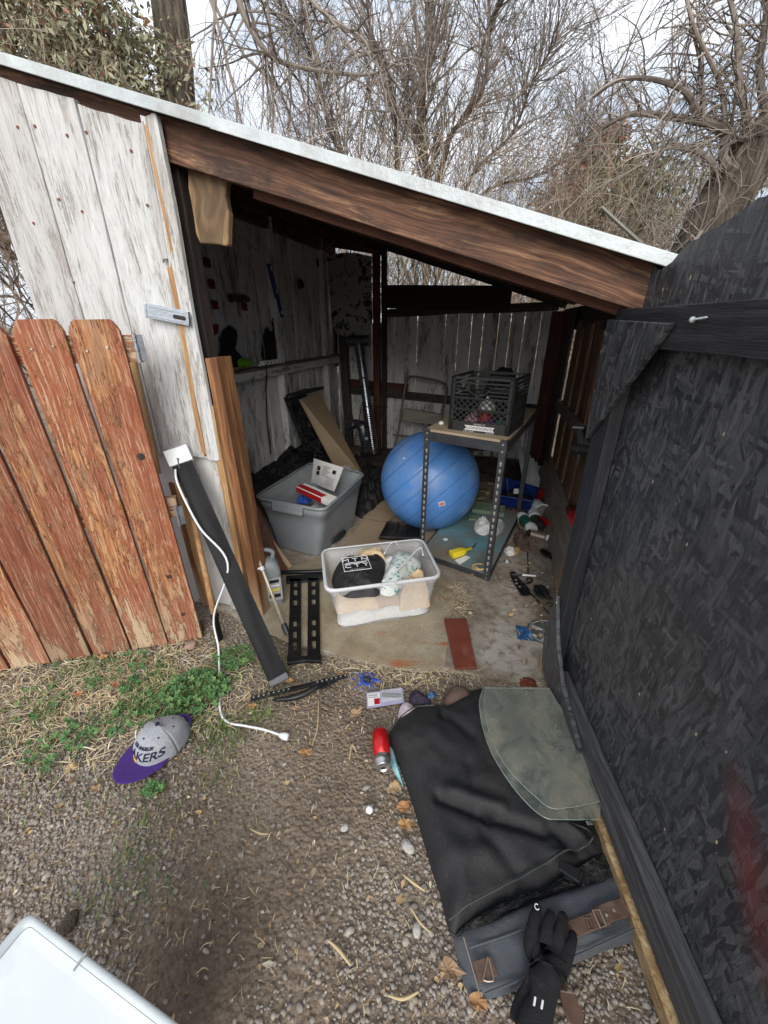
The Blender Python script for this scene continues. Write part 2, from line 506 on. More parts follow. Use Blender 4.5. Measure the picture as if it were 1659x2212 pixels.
wood('sooty_rail', (.02, .018, .015), (.06, .052, .045), (.14, .125, .11), bump=.8)
wood('panel_brown', (.06, .018, .007), (.14, .045, .016), (.22, .08, .03), gs=.6, rough=.35, bump=.15, knots=False)

# black OSB: long strands at many angles under thin paint, chips of bare wood, a red sprayed patch
n = NT('black_osb'); v = n.co()
wp = n.mix(.045, v, n.noise(v, 7, 2, .5, col=True))
hs = []; cs = []
for i, (ang, sc) in enumerate(((.15, 9.0), (-.6, 11.0), (.75, 13.0), (1.45, 12.0), (-.12, 16.0))):
    m = n.map(wp, (sc*3.6, sc, sc*.62), (0, 0, 0))
    m = n.map(wp, (1, 1, 1), (0, ang, 0)); m = n.map(m, (sc*6.8, 1, sc*1.2), loc=(i*7.3, 0, i*3.1))
    cs.append(n.voro(m, 1.0, out='Color')); hs.append(n.voro(m, 1.0))
def bw(c): return n.xyz(c)
sel = n.noise(v, 9, 2, .5)
c0 = bw(cs[0])[0]
for i in range(1, 5):
    c0 = n.mix(n.ramp(bw(cs[i])[1], [(.55, 0.0), (.57, 1.0)]), c0, bw(cs[i])[0])
c0 = n.math('ADD', n.math('MULTIPLY', c0, .55), n.math('MULTIPLY', n.noise(n.map(wp, (75, 75, 7), (0, .12, 0)), 1.6, 6, .7), .55))
tone = n.ramp(c0, [(.15, (.015, .016, .018)), (.45, (.036, .038, .041)), (.72, (.070, .072, .076)), (1.0, (.14, .142, .145))])
worn = n.ramp(n.noise(v, 3.2, 9, .72), [(.5, 0.0), (.68, .75)])
tone = n.mix(n.math('MULTIPLY', worn, c0), tone, (.11, .11, .112))
tint = n.noise(v, 2.1, 4, .5)
tone = n.mix(n.ramp(tint, [(.35, .35), (.5, 0.0)]), tone, (.018, .026, .042))
chip = n.math('MULTIPLY', n.ramp(n.voro(n.map(v, (1, 1, .5), (0, .5, 0)), 34), [(.07, 1.0), (.09, 0.0)]), n.ramp(n.noise(v, 6, 3, .6), [(.55, 0.0), (.57, 1.0)]))
tone = n.mix(chip, tone, (.52, .42, .27))
fleck = n.ramp(n.voro(v, 120), [(.055, 1.0), (.075, 0.0)])
tone = n.mix(n.math('MULTIPLY', fleck, n.ramp(n.noise(v, 5, 3), [(.56, 0.0), (.6, .8)])), tone, (.55, .55, .52))
x = n.xyz(v)
dx = n.math('SUBTRACT', x[0], .80); dz = n.math('SUBTRACT', x[2], .455)
qp = n.math('ADD', n.math('MULTIPLY', dx, .76*2.8), n.math('MULTIPLY', dz, .65*2.8)); pp = n.math('SUBTRACT', n.math('MULTIPLY', dx, .65*.75), n.math('MULTIPLY', dz, .76*.75))
dd = n.math('SQRT', n.math('ADD', n.math('MULTIPLY', qp, qp), n.math('MULTIPLY', pp, pp)))
dd = n.math('ADD', dd, n.math('MULTIPLY', n.math('SUBTRACT', n.noise(v, 16, 7, .65), .5), .10))
tone = n.mix(n.ramp(dd, [(.0, .62), (.15, 0.0)]), tone, (.17, .022, .026))
hh = n.math('ADD', n.math('MULTIPLY', c0, 1.0), n.math('MULTIPLY', n.noise(v, 70, 5, .7), .35))
MAT['black_osb'] = n.out(tone, n.ramp(c0, [(.2, .30), (.8, .52)]), 0, n.bump(hh, .85, .005), .6)
n = NT('osb_edge'); v = n.co()
a = n.noise(n.map(v, (8, 8, 60)), 3, 6, .7); b = n.noise(v, 90, 4, .7)
col = n.ramp(a, [(.3, (.20, .11, .045)), (.5, (.45, .29, .13)), (.7, (.68, .52, .30))])
MAT['osb_edge'] = n.out(n.mix(n.ramp(b, [(.5, 0.0), (.7, .7)]), col, (.17, .09, .04)), .9, 0, n.bump(a, 1.0, .01))
simple('white_trim', (.48, .515, .515), .4, var=.14, scale=7, bump=.5, bd=.01, dirt=(.30, .30, .28), dirtamt=.43)
simple('roofing', (.08, .08, .08), .9)
simple('zinc', (.42, .44, .46), .42, .9, var=.15, scale=25)
simple('bright_zinc', (.62, .66, .70), .35, .85, var=.08, scale=30)
simple('screw_metal', (.55, .54, .5), .35, .9)
simple('red_paint', (.16, .010, .014), .7, scale=30)
simple('black_spray', (.010, .010, .012), .75, scale=9)
simple('enamel_spots', (.3, .3, .28), .6)

# ------------------------------------------------------------ the ground
def gz(x, y):
    """height of the bare ground"""
    h = .012*noise.noise(Vector((x*2.1, y*2.1, 0))) + .005*noise.noise(Vector((x*9, y*9, 5)))
    return h - .012
mb = MB()
xs = [-300, -60, -20, -8, -4] + [-2.6 + i*.04 for i in range(131)] + [4, 8, 20, 60, 300]
ys = [-60, -10, -2] + [-.6 + i*.04 for i in range(80)] + [3.5, 5, 8, 14, 30, 80, 400]
vs = [(a, b, gz(a, b) if abs(a) < 2.7 and b < 2.7 else -.02) for b in ys for a in xs]
nx = len(xs)
mb.add(vs, [(j*nx+i, j*nx+i+1, (j+1)*nx+i+1, (j+1)*nx+i) for j in range(len(ys)-1) for i in range(nx-1)])
tag(mb.build('ground', 'dirt', smooth=True), kind='structure')

def front_w(x, y):  # depth coordinate inside the shed
    return (x-AX)*WX + (y-AY)*WY
def front_u(x, y):
    return (x-AX)*UX + (y-AY)*UY

# concrete floor slab of the shed, its front edge chipped and worn
mb = MB()
edge = [(.30, .02), (.80, -.10), (1.06, -.15), (1.35, -.17), (1.55, -.15), (1.72, -.115), (1.95, -.10), (2.16, -.085), (2.34, -.07)]
pts = []
for i in range(len(edge)-1):
    for k in range(6):
        t = k/6; pts.append((edge[i][0]+(edge[i+1][0]-edge[i][0])*t, edge[i][1]+(edge[i+1][1]-edge[i][1])*t + random.uniform(-.006, .006)))
pts.append(edge[-1])
ring = [L(a, b) for a, b in pts] + [L(2.36, .1), L(2.30, 3.08), L(.0, 3.08), L(.0, .1)]
mb.prism([(q.x, q.y) for q in ring], -.05, .012)
tag(mb.build('floor_slab', 'concrete', bevel=.006), kind='structure')

# pebbles of the gravel
ICO_V = []; ICO_F = []
_bm = MB()
_t = (1+5**.5)/2
ICO_V = [Vector(q).normalized() for q in ((-1,_t,0),(1,_t,0),(-1,-_t,0),(1,-_t,0),(0,-1,_t),(0,1,_t),(0,-1,-_t),(0,1,-_t),(_t,0,-1),(_t,0,1),(-_t,0,-1),(-_t,0,1))]
ICO_F = [(0,11,5),(0,5,1),(0,1,7),(0,7,10),(0,10,11),(1,5,9),(5,11,4),(11,10,2),(10,7,6),(7,1,8),(3,9,4),(3,4,2),(3,2,6),(3,6,8),(3,8,9),(4,9,5),(2,4,11),(6,2,10),(8,6,7),(9,8,1)]
def gravel_density(x, y):
    d = .20 + .85*noise.noise(Vector((x*1.3+4, y*1.3, 2)))
    if x < -.55: d += .35
    d += .45*max(0, 1 - abs(x+.35)/.5)*max(0, 1-abs(y-1.15)/.35)
    if y < .55 and x > -.1: d += .34
    d -= .9*math.exp(-((x+.42)/.13)**2 - ((y-.40)/.11)**2)
    return max(.05, min(1, d))
mb = MB(); cnt = 0
rg = random.Random(5)
while cnt < 40000:
    x = rg.uniform(-1.9, 1.0); y = rg.uniform(.16, 1.95)
    if front_w(x, y) > -.02 and front_u(x, y) > .3: continue
    if front_w(x, y) > -.10 and front_u(x, y) > .8: continue
    if rg.random() > gravel_density(x, y): continue
    s = rg.choice((.0022, .0026, .003, .0036, .0042, .005, .0062)) * rg.uniform(.8, 1.25)
    if rg.random() < .03: s *= 1.7
    ax, ay, az = s*rg.uniform(.8, 1.5), s*rg.uniform(.7, 1.1), s*rg.uniform(.5, .8)
    M = Matrix.Translation((x, y, gz(x, y) + az*.45)) @ Matrix.Rotation(rg.uniform(0, 6.28), 4, 'Z') @ Matrix.Rotation(rg.uniform(-.4, .4), 4, 'X')
    mb.add([(q.x*ax*rg.uniform(.85, 1.12), q.y*ay*rg.uniform(.85, 1.12), q.z*az) for q in ICO_V], ICO_F, M)
    cnt += 1
tag(mb.build('gravel', 'pebbles', smooth=True), kind='stuff')

# straw, dry stalks and leaf crumbs lying on the gravel
def strip(mb, x, y, z, ln, wd, ang, curl, lift=.006, seg=5):
    vs = []; a = ang
    px, py = x, y
    for i in range(seg+1):
        t = i/seg; w = wd*(1 - .8*abs(t-.4))
        nx_, ny_ = -math.sin(a), math.cos(a)
        zz = z + lift*math.sin(t*3.14)
        vs += [(px+nx_*w, py+ny_*w, zz), (px, py, zz+wd*.5), (px-nx_*w, py-ny_*w, zz)]
        px += math.cos(a)*ln/seg; py += math.sin(a)*ln/seg; a += curl/seg
    mb.add(vs, [(3*i+j, 3*i+3+j, 3*i+4+j, 3*i+1+j) for i in range(seg) for j in (0, 1)])
mb = MB(); rg = random.Random(11)
def straw_density(x, y):
    d = .035
    d += 1.0*math.exp(-((x+1.05)/.50)**2 - ((y-1.12)/.26)**2)
    d += .12*math.exp(-((x+.55)/.2)**2 - ((y-.45)/.3)**2)
    d += .5*math.exp(-((x-.10)/.35)**2 - ((y-1.22)/.08)**2)
    return d
c = 0
while c < 4200:
    x = rg.uniform(-1.8, .8); y = rg.uniform(.18, 1.7)
    if front_w(x, y) > -.08 and front_u(x, y) > .3: continue
    if rg.random() > straw_density(x, y): continue
    far = straw_density(x, y) > .3
    strip(mb, x, y, gz(x, y)+rg.uniform(.004, .012), rg.uniform(.012, .085 if far else .030), rg.uniform(.0006, .0024) if far else rg.uniform(.0005, .0013), rg.uniform(0, 6.28), rg.gauss(0, .45), rg.uniform(.002, .014))
    c += 1
tag(mb.build('dry_straw', 'straw'), kind='stuff')
mb = MB(); rg = random.Random(12); c = 0
while c < 2200:
    x = rg.uniform(-1.8, .8); y = rg.uniform(.18, 1.7)
    if front_w(x, y) > -.06 and front_u(x, y) > .3: continue
    if rg.random() > .12 + straw_density(x, y): continue
    s = rg.uniform(.002, .009)*(1.4 if rg.random() < .1 else .8); a = rg.uniform(0, 6.28); z = gz(x, y) + .006
    p = [(math.cos(a+k*1.2566)*s*(1.5 if k == 0 else rg.uniform(.4, .8)), math.sin(a+k*1.2566)*s*(1.5 if k == 0 else rg.uniform(.4, .8))) for k in range(5)]
    mb.add([(x+q[0], y+q[1], z+rg.uniform(0, .006)) for q in p] + [(x, y, z+.002)], [(k, (k+1) % 5, 5) for k in range(5)])
    c += 1
tag(mb.build('leaf_litter', 'litter'), kind='stuff')
# short grass in the left gravel
mb = MB(); rg = random.Random(13); c = 0
while c < 3800:
    x = rg.uniform(-1.7, -.2); y = rg.uniform(.45, 1.55)
    d = math.exp(-((x+.95)/.42)**2 - ((y-1.10)/.22)**2) + .6*math.exp(-((x+.58)/.16)**2 - ((y-.98)/.16)**2) + .25*math.exp(-((x+.62)/.13)**2-((y-.55)/.2)**2)
    d *= max(0, .25 + 1.6*noise.noise(Vector((x*5, y*5, 9))))
    if rg.random() > d or front_w(x, y) > -.02: continue
    h = rg.uniform(.012, .04); a = rg.uniform(0, 6.28); w = .0012; z = gz(x, y)
    ex, ey = math.cos(a)*h*.7, math.sin(a)*h*.7
    mb.add([(x-w, y, z), (x+w, y, z), (x+ex*.5+w, y+ey*.5, z+h*.7), (x+ex*.5-w, y+ey*.5, z+h*.7), (x+ex, y+ey, z+h*.85)], [(0, 1, 2, 3), (3, 2, 4)])
    c += 1
tag(mb.build('grass', 'grass'), kind='stuff')
# ------------------------------------------------------------ the shed
shed = thing('shed', 'small lean-to shed of peeling white boards under a white-edged roof', 'shed', L(0, 0))
def roof_z(u, w=0): return 2.10 - .3055*u + .03*w          # underside of the roof sheet
def wp(name, mat, p0, p1, w, t, face, **k): return plank(name, mat, p0, p1, w, t, face, parent=shed, **k)
# roof: sheet boards, white metal edge, rafters
def sl(u, w, dz): return L(u, w, roof_z(u, w)+dz)
mb = MB(); u0, u1 = -.95, 2.32
mb.slab([sl(u0, -.045, .0), sl(u1, -.045, .0), sl(u1, 3.35, .0), sl(u0, 3.35, .0)], (0, 0, 1), .014)
roof = mb.build('roof', 'dark_wood', shed, world_mesh=True)
mb = MB(); mb.slab([sl(u0-.01, -.06, .0165), sl(u1+.01, -.06, .0165), sl(u1+.01, 3.37, .0165), sl(u0-.01, 3.37, .0165)], (0, 0, 1), .006)
mb.build('roofing_felt', 'roofing', shed, world_mesh=True)
mb = MB()
prof = [(-.064, -.004), (-.060, .028), (.03, .031), (.03, .0255), (-.054, .023), (-.056, -.004)]
for ua, ub in ((-.96, .92), (.915, 2.235)):
    k = .0015 if ub < 1 else 0
    n0 = len(mb.v)
    q = [sl(ua, w_-k, dz_+k) for w_, dz_ in prof] + [sl(ub, w_-k, dz_+k) for w_, dz_ in prof]
    m_ = len(prof)
    mb.add(q, [tuple(range(m_)), tuple(range(m_, 2*m_))[::-1]] + [(i, m_+i, m_+(i+1) % m_, (i+1) % m_) for i in range(m_)])
mb.build('roof_edge_trim', 'white_trim', shed, bevel=.002, world_mesh=True)
def rafter(w, ua, ub, h, th, mat='beam_wood', drop=.0, label=None):
    a, b = sl(ua, w, -drop-h/2), sl(ub, w, -drop-h/2)
    d = (b-a).normalized(); up = UU.cross(Vector((0, 0, 1)))
    return wp('rafter', mat, a, b, h*.985, th, -WW, cuts=30, label=label, rough_end=.004)
rafter(-.012, -.5, 2.20, .108, .042, label='weathered brown front beam of the roof')
rafter(.045, .98, 2.17, .118, .03, 'reddish_wood', .012)
for w in (.62, 1.25, 1.85, 2.4):
    rafter(w, .0, 2.2, .055, .04, 'beam_wood' if w < 2 else 'dark_wood')
rafter(2.93, .0, 2.25, .06, .04, 'dark_wood')
wp('front_post', 'beam_wood', L(2.30, .06, 0), L(2.27, .06, 1.40), .09, .09, -WW)
# front wall left of the opening: upper panel of wide planks
us = [-.045, .205, .425, .668]
for i in range(3):
    a, b = us[i]+.0035, us[i+1]-.0035
    m = (a+b)/2
    bot = .800 - (.012 if i == 0 else 0)
    wp('wall_plank', 'white_wood', L(m, -.035, bot), L(m, -.035, roof_z(m)-.030-(.008 if i == 2 else 0)), b-a, .022, -WW, shear=.3055, rough_end=.006, bevel=.003, wob=.002, cuts=26)
# lower, smoother panel, set back
wp('lower_panel', 'smooth_white', L(.335, -.008, -.02), L(.335, -.008, .83), .70, .015, -WW, bevel=.002)
# right trim: painted strip, torn to bare wood along its middle
wp('trim_strip', 'white_wood', L(.700, -.048, .800), L(.700, -.048, 1.872), .058, .018, -WW, rough_end=.01, cuts=24, wob=.003)
wp('trim_strip', 'white_wood', L(.66, -.053, 1.50), L(.668, -.053, 1.86), .022, .008, -WW, rough_end=.02)
wp('split_strip', 'fresh_wood', L(.662, -.052, .815), L(.672, -.052, 1.49), .020, .012, -WW, rough_end=.03, cuts=24, wob=.004, label='torn orange strip of bare wood beside the hasp')
wp('split_strip', 'fresh_wood', L(.690, -.051, 1.52), L(.687, -.051, 1.84), .012, .010, -WW, rough_end=.03, cuts=20, wob=.004)
wp('wall_plank', 'white_wood', L(.66, -.03, .0), L(.70, -.022, .81), .075, .012, -WW, rough_end=.02)
# bare patch where the paint board is gone
wp('bare_batten', 'fresh_wood', L(.385, -.052, .72), L(.398, -.052, 1.20), .045, .012, -WW, rough_end=.02, wob=.003)
wp('bare_batten', 'fresh_wood', L(.497, -.036, .0), L(.475, -.036, .68), .042, .020, -WW, rough_end=.02, wob=.003)
wp('bare_batten', 'swirl_wood', L(.470, -.040, .0), L(.440, -.040, .66), .026, .020, -WW, rough_end=.02, wob=.004)
# posts of the left jamb
wp('jamb_post', 'fresh_wood', L(.728, -.042, -.02), L(.722, -.042, 1.02), .030, .08, -WW, rough_end=.01, wob=.002, cuts=24)
wp('jamb_post', 'swirl_wood', L(.788, -.036, -.03), L(.762, -.036, 1.195), .050, .09, -WW, rough_end=.008, cuts=24)
wp('jamb_post', 'dark_wood', L(.69, .02, -.02), L(.69, .02, 1.86), .05, .05, -WW)
# galvanised hasp on the trim
Mh = Matrix(((UX, WX, 0, 0), (UY, WY, 0, 0), (0, 0, 1, 0), (0, 0, 0, 1))); Mh.translation = L(.636, -.064, 1.338)
mb = MB(); mb.box((0, 0, 0), (.178, .003, .048))
mb.box((0, -.003, .015), (.15, .003, .003)); mb.box((0, -.003, -.015), (.15, .003, .003)); mb.tube([(-.092, -.002, -.024), (-.092, -.002, .024)], .005, 10)
mb.box((.0915, -.004, 0), (.004, .010, .046))
R = Matrix.Rotation(math.radians(9), 4, 'Y')
hasp = mb.build('hasp', 'bright_zinc', shed, bevel=.0015, M=world_of(shed).inverted() @ Mh @ R)
mb = MB()
pl = [(math.cos(t)*.008 + (.018 if math.cos(t) > 0 else -.018), math.sin(t)*.007) for t in [i*math.pi/8 for i in range(16)]]
mb.prism(pl, 0, .0012, Matrix.Translation((.050, -.0022, -.002)) @ Matrix.Rotation(math.radians(90), 4, 'X'))
mb.build('hasp_slot', 'dark_wood', hasp)
simple('rust_dot', (.20, .07, .035), .8)
# nail heads and rust dots on the white planks
for u_, z_ in ((.16, 1.90), (.235, 1.895), (.36, 1.86), (.44, 1.86), (.60, 1.80), (.10, 1.64), (.25, 1.70), (.34, 1.66), (.62, 1.66), (.21, 1.45), (.36, 1.28), (.35, 1.22)):
    mb = MB(); c_ = L(u_, -.036, z_)
    mb.tube([c_, c_ - WW*.003], .0045, 8)
    mb.build('nail_head', 'rust_dot', shed, world_mesh=True)
# left wall: planks seen from inside, a long ledge rail
for i in range(16):
    w = .06 + i*.185
    if w > 2.9: break
    wd = .178 - .012*(i % 3)
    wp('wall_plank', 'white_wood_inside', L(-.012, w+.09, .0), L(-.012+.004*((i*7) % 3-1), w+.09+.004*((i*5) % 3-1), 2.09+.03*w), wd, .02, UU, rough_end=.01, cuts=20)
wp('left_sheathing', 'dark_wood', L(-.045, 1.50, .0), L(-.045, 1.50, 2.12), 2.70, .012, UU, bevel=0)
for w in (1.72, 2.62):
    wp('stud', 'white_wood_inside', L(.055, w, .0), L(.05, w+.02, 2.02), .05, .06, UU, wob=.003)
M_ = .055
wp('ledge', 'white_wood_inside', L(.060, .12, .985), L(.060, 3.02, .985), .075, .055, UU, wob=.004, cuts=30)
wp('ledge', 'grey_board', L(.035, .12, 1.026), L(.035, 3.02, 1.030), .085, .018, Z3, wob=.003, cuts=30)
wp('wall_plate', 'beam_wood', L(.05, .1, 1.98), L(.05, 2.95, 1.98), .09, .04, UU)
# red painted squares and black sprayed patches on the left wall
rg = random.Random(4)
for (px_, py_) in ((447, 567), (457, 613), (464, 658), (416, 560), (426, 610), (434, 658), (528, 662)):
    c_ = sp(px_, py_, .0125)
    mb = MB(); s_ = .034
    o_ = [(rg.uniform(.88, 1.05)*s_*math.copysign(abs(math.cos(t))**.35, math.cos(t)), rg.uniform(.88, 1.05)*s_*.8*math.copysign(abs(math.sin(t))**.35, math.sin(t))) for t in [k*math.pi/12 for k in range(24)]]
    mb.slab([c_ + WW*a + Z3*b for a, b in o_], UU, .0015)
    mb.build('painted_square', 'red_paint', shed, world_mesh=True)
def spray(px_, py_, pts, mat='black_spray'):
    mb = MB(); o = smooth_loop(pts, 60); c_ = sp(px_, py_, .0118)
    mb.slab([c_ + WW*(q[0]+rg.uniform(-.006, .006)) + Z3*(q[1]+rg.uniform(-.008, .008)) for q in o], UU, .0014)
    mb.build('sprayed_patch', mat, shed, world_mesh=True)
spray(505, 750, [(-.15, -.12), (-.14, .02), (-.08, .11), (.0, .13), (.06, .08), (.02, -.02), (.12, -.12)])
spray(585, 738, [(-.14, -.12), (-.12, .0), (-.05, .10), (.03, .07), (.06, .16), (.13, .14), (.16, -.02), (.17, -.12)])
spray(462, 762, [(-.04, -.10), (-.05, .03), (-.02, .05), (.03, -.03), (.03, -.10)])
spray(458, 712, [(-.06, -.02), (-.05, .03), (-.01, .01), (.03, .035), (.07, .02), (.04, -.03), (-.01, -.035)], 'red_paint')
spray(515, 645, [(-.10, -.02), (-.10, .02), (.10, .025), (.12, -.01)], 'sooty_rail')
spray(650, 615, [(-.05, -.03), (-.04, .03), (.04, .035), (.05, -.02)])
spray(690, 570, [(-.05, -.03), (-.04, .03), (.04, .035), (.05, -.02)])
spray(655, 850, [(-.07, -.03), (-.06, .03), (.05, .035), (.06, -.02)])
for px_, py_, w_ in ((540, 700, .05), (620, 760, .06), (560, 640, .04)):
    pass
# back wall: planks with slits of light between some, rails, wide dark board under the gap
uu = .0; i = 0
gaps = [0, .004, .002, .0, .004, .001, .002, .006, .003, .005, .002, .007, .008, .006, .004, .004]
rg = random.Random(9)
edges = []
while uu < 2.16:
    wd = rg.choice((.11, .125, .135, .145))
    if uu + wd > 2.18: wd = 2.18-uu
    g = gaps[i % len(gaps)]
    top = 1.455 if uu > .5 else 1.33
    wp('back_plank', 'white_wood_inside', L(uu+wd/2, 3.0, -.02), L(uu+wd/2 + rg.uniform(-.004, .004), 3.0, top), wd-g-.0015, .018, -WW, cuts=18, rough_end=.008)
    uu += wd; i += 1
wp('back_rail', 'sooty_rail', L(.54, 2.965, 1.425), L(2.19, 2.965, 1.47), .075, .03, -WW, wob=.005, cuts=24)
wp('dark_board', 'dark_wood', L(.55, 2.95, 1.568), L(1.765, 2.95, 1.535), .205, .022, -WW, cuts=20)
wp('back_rail', 'reddish_wood', L(.10, 2.975, .735), L(.80, 2.975, .70), .075, .022, -WW)
wp('back_rail', 'sooty_rail', L(.10, 2.970, .655), L(2.15, 2.970, .545), .085, .028, -WW)
wp('back_post', 'reddish_wood', L(.475, 2.90, -.02), L(.475, 2.90, 1.95), .07, .05, -WW)
wp('back_post', 'dark_wood', L(.545, 2.94, -.02), L(.545, 2.94, 1.95), .05, .05, -WW)
wp('back_post', 'sooty_rail', L(.13, 2.90, -.02), L(.10, 2.90, 1.25), .09, .05, -WW, wob=.006)
wp('back_post', 'sooty_rail', L(-.005, 2.93, .9), L(-.005, 2.93, 1.95), .035, .05, -WW)
wp('corner_post', 'reddish_wood', L(2.19, 2.78, -.02), L(2.19, 2.78, 1.42), .12, .10, -WW)
wp('fascia', 'beam_wood', L(-.06, 2.885, 2.115), L(.60, 2.885, 2.00), .20, .03, -WW)
wp('fascia', 'beam_wood', L(.035, 1.2, 2.05), L(.035, 2.9, 2.12), .16, .03, UU)
# mottled white board hanging in the back left corner
n = NT('mottled_board'); v = n.co()
a = n.noise(v, 16, 7, .7, .5); bb = n.noise(v, 5, 3, .6)
m_ = n.math('ADD', n.math('MULTIPLY', a, .7), n.math('MULTIPLY', bb, .35))
col = n.mix(n.ramp(m_, [(.545, 0.0), (.575, 1.0)]), (.40, .40, .385), (.02, .02, .02))
MAT['mottled_board'] = n.out(col, .6, nrm=n.bump(a, .3, .003))
o_ = [(0, .72), (.01, .40), (.02, .12), (.07, .03), (.20, -.01), (.36, .02), (.44, .09), (.46, .16), (.455, .45), (.46, .70), (.30, .735), (.14, .74)]
Mx = Matrix(((UX, WX, 0, 0), (UY, WY, 0, 0), (0, 0, 1, 0), (0, 0, 0, 1)))
def board_on_back(poly, u, w, z, th, name, mat, parent=None, world=True):
    mb = MB(); mb.slab([L(u+a_, w, z+b_) for a_, b_ in poly], WW, th)
    return mb.build(name, mat, parent, bevel=.003, world_mesh=world)
mott = board_on_back(o_, -.01, 2.86, 1.20, .012, 'hanging_board', 'mottled_board')
tag(mott, 'mottled black and white board hanging in the back left corner of the shed', 'board')
mb = MB()
mb.tube([L(.21, 2.85, 1.95), L(.18, 2.845, 1.86), L(.19, 2.845, 1.78), L(.23, 2.845, 1.74), L(.27, 2.845, 1.77), L(.28, 2.845, 1.80)], .005, 6)
tag(mb.build('hook', 'red_paint'), 'thin dark red hook hanging over the mottled board, on the left', 'hook')
mb = MB()
mb.tube([L(.36, 2.85, 1.90), L(.34, 2.845, 1.87), L(.345, 2.845, 1.83), L(.37, 2.845, 1.72), L(.45, 2.845, 1.73), L(.46, 2.845, 1.76)], .005, 6)
tag(mb.build('hook', 'red_paint'), 'thin dark red angular hook hanging over the mottled board, on the right', 'hook')

# right side: an old picket fence, reddish brown, with a rail and metal bracket
pf = thing('picket_fence', 'old reddish brown picket fence along the right inside of the shed', 'fence', L(2.2, .3))
for i in range(14):
    w = .12 + i*.150
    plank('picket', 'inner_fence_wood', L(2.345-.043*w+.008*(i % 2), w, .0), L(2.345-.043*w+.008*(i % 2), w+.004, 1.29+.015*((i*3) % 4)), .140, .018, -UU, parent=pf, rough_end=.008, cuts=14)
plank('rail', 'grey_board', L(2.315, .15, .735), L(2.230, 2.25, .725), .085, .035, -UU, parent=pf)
mb = MB()
br = world_of(pf).inverted()
mb.slab([L(2.262, .80, .71), L(2.262, 1.22, .71), L(2.262, 1.22, .76), L(2.262, .80, .76)], -UU, .004)
mb.slab([L(2.255, .98, .60), L(2.255, 1.16, .72), L(2.255, 1.12, .80), L(2.255, .96, .74)], -UU, .004)
mb.tube([L(2.26, 1.06, .79), L(2.20, 1.06, .79)], .010, 8)
mb.build('bracket', 'zinc', pf, bevel=.002, world_mesh=True)
mb = MB()
mb.tube([L(2.262, .80, .735), L(2.19, .80, .735)], .026, 16); mb.tube([L(2.20, .80, .735), L(2.17, .80, .735)], .022, 16)
mb.build('knob', 'black_painted_wood', pf, smooth=False, bevel=.003, world_mesh=True)
wp('right_dark_fill', 'dark_wood', L(2.365, .1, .0), L(2.365, .1, 1.41), .36, .012, -UU)
wp('right_dark_fill', 'dark_wood', L(2.36, .1, 1.34), L(2.24, 3.0, 1.36), .16, .012, -UU)  # added dark board in place of the black gap above the pickets
for i in range(6):
    w = 2.24 + i*.13
    wp('right_wall_plank', 'reddish_wood' if i % 2 else 'dark_wood', L(2.235, w, 0), L(2.235, w, 1.42), .128, .02, -UU)
# black OSB door, swung open towards the viewer: a part of the shed, its pieces one level down
Hd = Vector((.69, 1.15, 0)); DE = Vector((-.083, -.9965, 0)).normalized(); DN = Vector((-DE.y, DE.x, 0))*-1
if DN.x > 0: DN = -DN
Md = Matrix((DE, -DN, Z3)).transposed().to_4x4()
# local x along the door, y away from the viewer's side (into the sheet), z up
Md.translation = Hd
def dtop(e): return 1.447 + .215*e
mb = MB()
rg = random.Random(21)
top = []
e = 1.34
top.append((e, dtop(e)))
while e > .0:
    e -= rg.uniform(.012, .03)
    top.append((e, dtop(e) + rg.uniform(-.004, .004) - (.018 if e < .06 else 0)))
top += [(-.045, 1.44), (-.055, 1.415), (-.075, 1.41), (-.07, 1.33)]
left = [(-.04 + rg.uniform(-.003, .003), z) for z in [1.3 - .05*k for k in range(26)]]
poly = [(-.04, .012), (.4, .010), (.8, .012), (1.34, .012)] + top + left
mb.add([(x, 0, z) for x, z in poly] + [(x, .018, z) for x, z in poly],
       [tuple(range(len(poly))), tuple(range(len(poly), 2*len(poly)))[::-1]] + [(i, len(poly)+i, len(poly)+(i+1) % len(poly), (i+1) % len(poly)) for i in range(len(poly))])
door = mb.build('door', 'black_osb', shed, M=world_of(shed).inverted() @ Md)
door['label'] = 'black painted chipboard door swung wide open'
door.data.materials.append(MAT['osb_edge'])
for p in door.data.polygons:
    if len(p.vertices) == 4 and abs(p.normal.y) < .5 and p.center.z > 1.40 and p.center.x > .12: p.material_index = 1
def dl(name, mat, p0, p1, w, t, y=0.0, **k):
    """board on the door face, local coordinates"""
    Mw = frame(Vector((p0[0], y, p0[1])), Vector((p1[0], y, p1[1])), (0, -1, 0))
    o = plank(name, mat, (0, 0, 0), (0, 0, math.hypot(p1[0]-p0[0], p1[1]-p0[1])), w, t, (0, 1, 0), rough_end=.004, **k)
    o.parent = door; o.matrix_basis = Mw
    return o
dl('top_rail', 'black_painted_wood', (-.105, 1.300), (1.33, 1.285), .090, .038, -.040)
dl('stile', 'black_painted_wood', (-.035, .10), (-.05, 1.255), .092, .038, -.040)
wood('dusty_black_wood', (.03, .03, .032), (.075, .075, .08), (.16, .155, .15), rough=.6, bump=.9, knots=False)
dl('bottom_rail', 'dusty_black_wood', (.06, .095), (1.33, .12), .092, .038, -.040)
def dprism(name, poly, y0, y1, mat, bev=.003):
    mb = MB(); n_ = len(poly)
    mb.add([(x, y0, z) for x, z in poly] + [(x, y1, z) for x, z in poly], [tuple(range(n_)), tuple(range(n_, 2*n_))[::-1]] + [(i, n_+i, n_+(i+1) % n_, (i+1) % n_) for i in range(n_)])
    return mb.build(name, mat, door, bevel=bev)
dprism('gusset', [(-.125, 1.318), (.205, 1.306), (.12, 1.205), (-.098, .975), (-.118, 1.15)], -.056, -.0412, 'black_osb')
